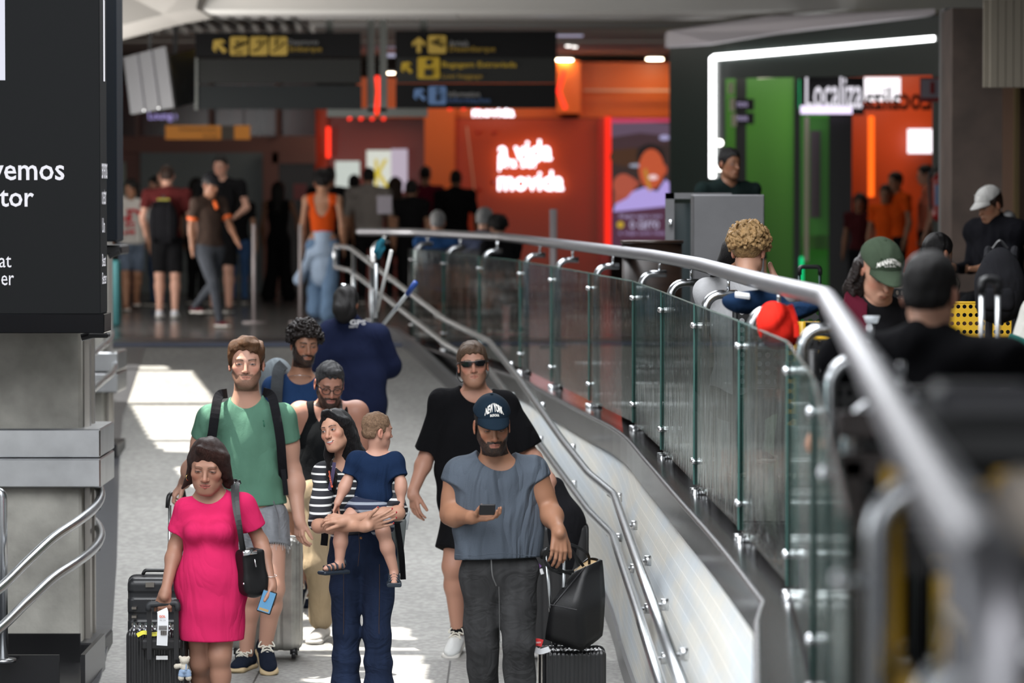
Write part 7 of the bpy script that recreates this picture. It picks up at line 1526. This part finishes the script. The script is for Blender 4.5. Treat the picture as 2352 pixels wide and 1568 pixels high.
bg_person('broad man in black standing behind the woman in the orange top', foot_y(697), 757, 1.82, 175, 'brown', 'short', H_BLACK, BLK, BLK, BS_, w=1.2)
bg_person('man in dark navy standing left of the man in the grey t-shirt', foot_y(690), 814, 1.72, 178, 'tan', 'short', H_BLACK, C('dark_navy', (.015, .015, .04)), BLK, BS_)
bg_person('man in an oversized grey t-shirt holding papers', foot_y(700), 847, 1.80, 178, 'tan', 'short', H_BLACK, C('warm_grey', (.20, .18, .165)), BLK, BS_, w=1.2, sleeve=.9, ease=.03)
bg_person('woman with long brown hair in black standing right of the grey t-shirt', foot_y(692), 908, 1.68, 180, 'tan', 'long', H_DBROWN, C('taupe', (.10, .08, .07)), BLK, BS_)
bg_person('person with short black hair in a sleeveless black top', foot_y(700), 945, 1.62, 178, 'tan', 'short', H_BLACK, BLK, BLK, BS_, hs=1.1, ease=.03)
bg_person('man in a maroon shirt standing farther back by the orange store', 54.6, 977, 1.86, 178, 'tan', 'short', H_BLACK, C('wine_red', (.14, .012, .03)), BLK, BS_)
bg_person('man in a plain black t-shirt with both arms folded in front', foot_y(690), 1047, 1.78, 176, 'brown', 'short', H_BLACK, BLK, BLK, BS_, w=1.15, sleeve=.8, ease=.025)
Yw = foot_y(668)
e2, r2, h2 = bg_person('man in a white t-shirt with folded arms wearing a black backpack', Yw, 1328, 1.92, -58, 'brown', 'short', H_BLACK, C('white_cotton', (.42, .40, .38)), BLK, BS_, w=1.15, ease=.03, arms=dict(EA=(-.08, .10, -.24), WA=(.20, .12, -.02), EB=(.06, .10, -.24), WB=(-.22, .12, .0)))
backpack('black backpack on the man with folded arms beside the red light column', P(1372, 478, Yw - .02), 60, BLACKC, (.14, .11, .28))
bg_person('man in black standing just behind the man with the white t-shirt', Yw + .9, 1303, 1.86, -60, 'brown', 'short', H_BLACK, BLK, BLK, BS_)
tag(strap_band('paper', [P(866, 470, 42), P(900, 470, 42)], .2, mat('grey_paper', (.22, .20, .23), .6), None), 'pale grey paper held by the man in the oversized grey t-shirt', 'paper')
for px, l in ((583, 'white rope barrier post beside the woman in blue jeans'), (690, 'white rope barrier post near the woman in the orange top'), (1271, 'white upright barrier panel edge before the orange slogan wall')):
    Yq = 43 if px < 1000 else 36; a = P(px, 515 if px < 1000 else 480, Yq); tag(MB().tube([(a[0], Yq, .0), (a[0], Yq, a[2])], .020 if px < 1000 else .035, 12).tube([(a[0], Yq, 0), (a[0], Yq, .02)], .13, 20).build('barrier_post', mat('white_post', (.32, .28, .28), .4), None, True), l, 'post')
# people in the orange room, at the store and by the stone column
for px, py0, H, yw, lb, sk in ((2058, 395, 1.70, -60, 'person in an orange shirt standing at the back of the orange room', 'tan'), (2034, 425, 1.55, -20, 'dark haired person in an orange shirt leaning in the orange room', 'tan'), (2128, 378, 1.75, -90, 'person in a pale orange shirt at the right end of the orange room', 'light')):
    YY = 47.5; bg_person(lb, YY, px, H, yw, sk, 'short', H_BLACK, C('orange_uniform', (.75, .09, .01)) if px < 2100 else C('salmon', (.45, .13, .08)), BLK, BS_, z0=P(0, py0, YY)[2] - H)
bg_person('dark haired woman standing against the red wall left of the orange light', 47.8, 1975, 1.45, -20, 'brown', 'long', H_BLACK, C('dark_red', (.05, .01, .012)), BLK, BS_)
bg_person('security guard in a dark uniform standing behind the steel cabinet', 30.5, 1673, 1.80, 22, 'brown', 'short', H_BLACK, C('guard_green', (.010, .018, .017)), BLK, BS_, hy=35, hp=4, w=1.12, topkind='long')
# ------------------------------------------------------------------ seating area
def seated(label, Y, px, hy_px, H, yaw, skin, hair, hm, top, **k):
    """hy_px: row of the eye line; the seat height follows from it"""
    zt = P(px, hy_px, Y)[2]; z0 = k.pop('z0', 0.0); return bg_person(label, Y, px, H, yaw, skin, hair, hm, top, k.pop('bottom', BLK), BS_, seated=True, z0=z0, h=k.pop('h', .011), **k)
seated('grey haired person in a blue top seated beyond the glass railing', 39.6, 1005, 512, 1.70, 176, 'tan', 'short', H_GREY, C('mid_blue', (.02, .06, .16)))
seated('grey haired man with glasses in a slate blue shirt seated beyond the railing', 39.2, 1112, 500, 1.78, 150, 'light', 'short', H_GREY, C('slate_blue', (.05, .06, .10)), w=1.1)
seated('dark haired woman leaning next to the grey haired man', 39.0, 1160, 515, 1.66, -150, 'tan', 'curls', H_BLACK, BLK, lean=.2)
seated('woman with long black hair in an olive shirt leaning over her table', 20.4, 1655, 566, 1.66, 40, 'tan', 'long', H_BLACK, C('olive', (.055, .06, .035)), lean=.22, hp=30, sleeve=.9)
eb_, rb, hb_ = seated('person with curly dark blonde hair in a white shirt seen from behind', 18.6, 1706, 590, 1.74, 160, 'light', 'x', H_CURLB, C('white_linen', (.42, .42, .43)), w=1.05, arms=dict(EA=(-.0, .12, -.14), WA=(.09, .06, .18)), lean=.12, h=.009)
hb_.hair('curly', H_CURLB, eb_, h=.005, vol=.028, front=.05, seed=7)
Yh = 15.7
em_, rm_, hm_ = seated('woman in an olive Manhattan cap with black curly hair and a maroon scarf', Yh, 2008, 606, 1.62, 10, 'light', 'x', H_CURL, BLK, arms=dict(EA=(-.03, .12, -.24), WA=(.10, .20, .02), EB=(.03, .12, -.24), WB=(-.10, .22, .08)), lean=.10, hp=28, hy=16, h=.008)
hm_.blob_hair([Cp(hm_.pt(-.075, .03, .01), hm_.pt(-.095, .02, -.10), .032, .042, .03), Cp(hm_.pt(.075, .05, .01), hm_.pt(.08, .06, -.06), .03, .04, .03), hm_.el((0, .06, 0), (.085, .07, .08), .03)], H_CURL, em_, False, h=.005, amp=.008, freq=90)
cap('olive green cap reading MANHATTAN on the woman with curly hair', hm_, C('cap_olive', (.035, .05, .032)), 'MANHATTAN', 0, .125, .019, 'U.S.A.', ty=.098, sc_brim=1.2, vol=.018)
strap_band('scarf', [rm_.j['N'] + np.array([-.06, .06, .05]), rm_.j['N'] + np.array([-.09, -.05, .03]), rm_.j['N'] + np.array([-.10, -.13, -.12]), rm_.j['N'] + np.array([-.10, -.15, -.34])], .095, C('maroon_knit', (.06, .006, .014)), em_, th=.012)
Yd = 11.0
ed, rd, hdd = seated('dark haired man in a black t-shirt seated with his back to the camera', Yd, 2110, 632, 1.70, 158, 'light', 'short', H_BLACK, C('deep_black', (.004, .004, .005)), w=1.32, sleeve=.75, arms=dict(EA=(-.12, .10, -.25), WA=(.05, .24, .0), EB=(.10, .08, -.26), WB=(-.04, .24, .02)), h=.008, lean=.15, ease=.022)
ph_ = P(2352, 640, 12.6)
ew, rw, hw = bg_person('person at the right edge in a cream t-shirt with green sleeve bands', 15.2, 2426, 1.70, -70, 'tan', 'short', H_BLACK, C('cream_tee', (.42, .41, .38)), C('green_shorts', (.02, .10, .08)), WS_, seated=True, sleeve=.72, arms=dict(EA=(-.02, .10, -.22), WA=(.02, .20, .03), EB=(.02, .10, -.22), WB=(-.02, .20, .03)), extra=lambda e, rg, hd: [MB().tube([rg.j['S' + q] + (rg.j['E' + q] - rg.j['S' + q]) * .55, rg.j['S' + q] + (rg.j['E' + q] - rg.j['S' + q]) * .78], .066, 18).build('sleeve_band', C('band_green', (.015, .09, .075)), e, True) for q in 'AB'])
ec2, rc2, hc2 = seated('person in a white cap and black jacket seated by the stone column with a phone', 27.5, 2303, 462, 1.72, -55, 'tan', 'short', H_DBROWN, C('black_puffer', (.006, .006, .008)), topkind='long', w=1.15, hp=22, ease=.05, bottom=BLK, lean=.15, z0=.22)
cap('white cap with dark marks on the person by the stone column', hc2, C('cap_white', (.48, .47, .45)), 'NY', 0, .035, .028, vol=.016)
MB().tube([rc2.j['N'] + np.array([.05, -.05, .03]), rc2.j['N'] + np.array([.10, .0, .08])], .05, 10).build('grey_hood', C('pale_grey_fleece', (.38, .38, .38)), ec2, True)
seated('person in a camouflage shirt bent over beyond the Manhattan cap', 22.5, 2085, 560, 1.66, 130, 'tan', 'short', H_BLACK, mat('cloth_camo', (.14, .12, .10), .9, var=.7, vscale=14), lean=.35)
# ---- chairs, benches, tables
M_YC = mat('yellow_steel', (.72, .42, .012), .38); M_BC = mat('black_steel', (.010, .010, .011), .4)
def perf_panel(w, h, m, name, parent, c, R, nx=14, nz=4, hole=.34):
    V = []; F = []; R = np.array(R); c = np.array(c, float); dx, dz = w / nx, h / nz
    for i in range(nx):
        for k in range(nz):
            x0, z0 = -w / 2 + i * dx, -h / 2 + k * dz; n = len(V); sq = [(0, 0), (.5, 0), (1, 0), (1, .5), (1, 1), (.5, 1), (0, 1), (0, .5)]
            ox = .0
            for a, b2 in sq: V.append((x0 + a * dx, 0, z0 + b2 * dz))
            for q in range(8): A = math.pi * (1.25 + q * .25); V.append((x0 + (.5 + hole * math.cos(A) * min(1, dz / dx)) * dx, 0, z0 + (.5 + hole * math.sin(A) * min(1, dx / dz)) * dz))
            for q in range(8): F.append((n + q, n + (q + 1) % 8, n + 8 + (q + 1) % 8, n + 8 + q))
    V = np.array(V) @ R + c; o = npmesh(name, V, F, m, parent, False); md = o.modifiers.new('t', 'SOLIDIFY'); md.thickness = .003; return o
def make_chair(label, x, y, yaw, mpan, mfr, grp='perforated steel chairs of the seating area', scale=1.0, nx=12, medge=None):
    R = rotm(yaw); e = empty('perforated_chair', (x, y, 0), label, 'chair', grp); c = np.array([x, y, 0.]); S, Bk, Zz = R; Wd = .50
    seat = perf_panel(Wd, .42, mpan, 'seat', e, c + Zz * .44, np.array([S, Zz, -Bk]), nx, 9); perf_panel(Wd, .17, mpan, 'backrest', e, c + Bk * .235 + Zz * .79, R, nx, 4); perf_panel(Wd, .17, mpan, 'backrest', e, c + Bk * .225 + Zz * .585, R, nx, 4)
    for z_ in (.70, .875, .495, .672): MB().tube([c - S * Wd / 2 + Bk * .235 + Zz * z_, c + S * Wd / 2 + Bk * .235 + Zz * z_], .006, 6).build('panel_edge', medge or mpan, e, True)
    for q in (-1, 1):
        a = c + S * q * (Wd / 2 + .012); MB().tube(arc([a - Bk * .20, a - Bk * .20 + Zz * .44, a - Bk * .20 + Zz * .64, a + Bk * .22 + Zz * .66], .06), .014, 8).build('front_leg', mfr, e, True); MB().tube([a + Bk * .26, a + Bk * .22 + Zz * .45, a + Bk * .24 + Zz * .88], .014, 8).build('rear_leg', mfr, e, True)
    return e
def pc(px, Y): return (px - 1176) / FPX * Y
make_chair('yellow perforated chair behind the man in the black t-shirt', pc(2228, 19.6), 19.6, 178, M_YC, M_BC, nx=16)
make_chair('yellow perforated chair under the person in the cream t-shirt', pc(2425, 15.3), 15.3, -80, M_YC, M_YC)
make_chair('black perforated chair under the man in the black t-shirt', pc(2110, 11.0), 10.95, 168, M_BC, M_BC, nx=16)
make_chair('black perforated chair at the right edge of the middle row', pc(2330, 10.6), 10.6, 175, M_BC, M_BC, nx=16)
make_chair('yellow edged chair under the Manhattan cap woman', pc(2020, 15.9), 15.95, 10, M_BC, M_YC)
make_chair('yellow edged chair holding the folded blue jacket', pc(1830, 16.4) + .22, 16.4, 172, M_YC, M_BC)
make_chair('black chair with yellow top edge carrying the red backpack', pc(1890, 14.6) + .22, 14.6, 165, M_BC, M_BC, medge=M_YC)
make_chair('black chair with a yellow top edge next to the railing corner post', pc(1990, 13.3) + .10, 13.3, 170, M_BC, M_BC, medge=M_YC)
make_chair('black chair under the curly blonde haired person', pc(1715, 18.6) + .25, 18.6, 165, M_BC, M_BC)
make_chair('chair below the woman with long black hair in olive', pc(1640, 20.5) + .35, 20.4, 30, M_BC, M_BC)
make_chair('chair by the stone column below the person in the white cap', pc(2290, 27.6), 27.6, -55, M_BC, M_BC)
make_chair('chair under the grey haired person in blue', pc(1005, 39.7), 39.7, 176, M_BC, M_BC); make_chair('chair under the grey haired man in slate blue', pc(1112, 39.3), 39.3, 150, M_BC, M_BC); make_chair('chair under the camouflage shirt', pc(2085, 22.5), 22.5, 130, M_BC, M_BC)
def table(label, px, Y, zt, w, d, m, leg=M_BC, yaw=0):
    x = pc(px, Y); R = rotm(yaw); e = empty('cafe_table', (x, Y, 0), label, 'table'); MB().box((x, Y, zt), (w / 2, d / 2, .018), R, bev=.01).build('tabletop', m, e); MB().tube([(x, Y, .02), (x, Y, zt)], .035, 12).build('column', leg, e, True); MB().box((x, Y, .015), (.24, .24, .015), R, bev=.008).build('base', leg, e); return e
M_TT = mat('dark_tabletop', (.022, .022, .024), .25)
table('dark cafe table in front of the Manhattan cap woman', 2040, 14.3, .76, .75, .7, M_TT); table('dark cafe table at the right edge before the cream t-shirt', 2352, 11.8, .76, .6, .6, M_TT)
# near foreground chairs and table, far out of focus
zt_ = P(2200, 960, 5.4)[2]
nt = empty('cafe_table', (pc(2330, 5.4), 5.4, 0), 'blurred dark grey table and seat block in the right foreground', 'table'); MB().box((pc(2262, 5.6), 5.6, P(0, 925, 5.6)[2]), (.075, .08, .028), bev=.012).build('upper_block', mat('grey_upholstery', (.035, .036, .042), .55), nt); MB().box((pc(2240, 5.5), 5.5, P(0, 1008, 5.5)[2]), (.115, .15, .036), bev=.02).build('seat_block', mat('dark_upholstery', (.016, .017, .018), .6), nt)
MB().tube([(pc(2300, 5.5), 5.5, 0), (pc(2300, 5.5), 5.5, .9)], .04, 12).build('column', M_BC, nt, True)
def ychair(label, px0, px1, Y, ztop, mp):
    e = empty('perforated_chair', (pc((px0 + px1) / 2, Y), Y, 0), label, 'chair', 'perforated steel chairs of the seating area'); w = pc(px1, Y) - pc(px0, Y); cx = pc((px0 + px1) / 2, Y)
    perf_panel(w, .17, mp, 'backrest', e, (cx, Y, ztop - .09), np.eye(3), 14, 4); MB().tube([(cx - w / 2, Y, ztop), (cx + w / 2, Y, ztop)], .011, 8).build('panel_edge', mp, e, True); perf_panel(w, .42, M_BC, 'seat', e, (cx, Y - .22, .44), np.array([[1, 0, 0], [0, 0, 1], [0, -1, 0.]]), 12, 9)
    for q in (-1, 1): MB().tube([(cx + q * w / 2 + .022, Y + .12, 0), (cx + q * w / 2 + .022, Y + .12, .62)], .012, 8).build('side_upright', M_YC, e, True); MB().tube([(cx + q * w / 2, Y + .02, 0), (cx + q * w / 2, Y, ztop)], .017, 10).build('rear_leg', M_YC, e, True); MB().tube(arc([(cx + q * w / 2, Y - .42, 0), (cx + q * w / 2, Y - .42, .64), (cx + q * w / 2, Y, .66)], .06), .015, 10).build('front_leg', M_YC, e, True)
    return e
ychair('near yellow perforated chair, its top band right of the rail', 2165, 2400, 7.0, P(0, 1058, 7.0)[2], M_YC)
ychair('nearest yellow framed chair, its uprights seen below the rail', 2052, 2300, 6.2, P(0, 1158, 6.2)[2] + .06, M_BC)
fr_ = empty('table_frame', (pc(2100, 8.2), 8.2, 0), 'brown metal table frame with two crossbars behind the nearest posts', 'table'); BRN = mat('brown_steel', (.055, .042, .04), .5)
for y in (975, 1070, 1255): MB().box((pc(2095, 8.2), 8.2, P(0, y, 8.2)[2]), (.16, .02, .028), bev=.006).build('crossbar', BRN, fr_)
for x in (1960, 2215): MB().box((pc(x, 8.2), 8.2, .42), (.02, .02, .42)).build('upright', BRN, fr_)
sh = empty('handbag', (pc(2330, 4.6), 4.6, .0), 'blurred beige ribbed bag at the lower right edge', 'bag'); solid('bag_body', [El((pc(2350, 4.7), 4.7, P(0, 1175, 4.7)[2]), (.042, .06, .052), None, .02)], .006, mat('cloth_beige_rib', (.42, .37, .32), .8), sh, disp=lambda X, Y, Z: (.003 * np.cos((X * .8 + Z * .35) * 2 * math.pi / .022)).astype(np.float32))
# steel cabinet, round wooden counter
cb = empty('steel_cabinet', (pc(1700, 25.5), 25.5, 0), 'tall stainless steel cabinet with a glass side panel before the guard', 'cabinet'); M_CAB = mat('cabinet_steel', (.15, .15, .155), .42, .8, var=.15, vscale=2)
zc = P(0, 447, 25.3)[2]; MB().box(((pc(1592, 25.3) + pc(1756, 25.3)) / 2, 25.5, zc / 2), ((pc(1756, 25.3) - pc(1592, 25.3)) / 2, .18, zc / 2), bev=.006).build('body', M_CAB, cb); zc2 = P(0, 443, 26)[2]
b = MB(); xl, xr = pc(1528, 26.0), pc(1600, 26.0); b.box((xl + .03, 26, zc2 / 2), (.03, .02, zc2 / 2)); b.box(((xl + pc(1680, 26)) / 2, 26, zc2 - .02), ((pc(1680, 26) - xl) / 2, .02, .02)); b.build('door_frame', M_CAB, cb); MB().box(((xl + xr) / 2 + .03, 26.02, zc2 / 2 - .03), ((xr - xl) / 2, .004, zc2 / 2 - .04)).build('door_glass', mat('dark_green_glass', (.05, .065, .068), .08), cb)
MB().tube([P(1541, 505, 25.9), P(1541, 522, 25.9)], .012, 8).build('lock', CHROME, cb, True)
wc = empty('wooden_counter', (pc(1500, 24), 24, 0), 'low round dark wooden counter beyond the glass railing', 'counter'); zc = P(0, 560, 24)[2]; MB().tube([(pc(1500, 24), 24.2, 0), (pc(1500, 24), 24.2, zc)], .19, 36).build('drum', mat('dark_walnut', (.022, .012, .008), .4, var=.3, vscale=5, stretch=(1, 1, 6)), wc, True); MB().tube([(pc(1500, 24), 24.2, zc), (pc(1500, 24), 24.2, zc + .02)], .20, 36).build('top', mat('walnut_top', (.035, .02, .014), .3), wc, True)
# bags on the chairs
rb_ = empty('backpack', P(1790, 735, 14.6), 'bright red backpack resting on the chair beyond the glass', 'backpack'); solid('bag_body', [El(P(1782, 745, 14.6), (.075, .07, .085), None, .03), El(P(1800, 765, 14.6), (.055, .06, .06), None, .03)], .005, C('signal_red', (.70, .025, .015)), rb_, disp=wrinkle(.004, 40, 3)); strap_band('strap', [P(1815, 700, 14.55), P(1827, 740, 14.52), P(1830, 775, 14.5)], .02, C('signal_red', (.70, .025, .015)), rb_)
jb = empty('jacket', P(1800, 700, 16), 'dark blue jacket with pale inner label folded over the chair', 'jacket'); solid('cloth_body', [El(P(1735, 693, 16), (.13, .08, .045), rotm(0, 0, -4), .04), El(P(1830, 712, 16), (.14, .08, .04), rotm(0, 0, -12), .04), El(P(1690, 690, 16), (.06, .06, .03), None, .03)], .006, C('ink_blue', (.008, .022, .055)), jb, disp=wrinkle(.010, 22, 5)); MB().box(P(1705, 678, 15.9), (.03, .02, .006), rotm(0, 20, 8)).build('label', PAP, jb)
# suitcase handles and black backpack on the right
sh_ = suitcase('suitcase with tall twin chrome handle rods beside the yellow chair', (pc(2278, 12.9), 12.95, .36), (.36, .24, .60), mat('matt_black_shell', (.012, .012, .013), .45), 8, gper=.04, gamp=.003, handle=(.028, P(0, 655, 12.9)[2] - .66, 0.0), mh=STEEL)
h2_ = suitcase('small suitcase with red topped handle beside the green column', (pc(1860, 24), 24.0, .30), (.34, .22, .50), mat('matt_black_shell', (.012, .012, .013), .45), 5, gper=.04, gamp=.003, handle=(.065, P(0, 620, 24)[2] - .55, 0), mh=mat('dark_rod', (.03, .05, .05), .3, .8))
backpack('black backpack hanging beside the suitcase handle rods at the right edge', P(2296, 655, 16.0), 170, BLACKC, (.10, .07, .16))
cu_ = empty('cup', P(2002, 728, 14.3), 'small clear plastic cup held low before the Manhattan cap woman', 'cup'); MB().tube([P(2002, 742, 14.3), P(2002, 725, 14.3)], .03, 16, radii=[.022, .032]).build('cup_wall', clearm(), cu_, True)
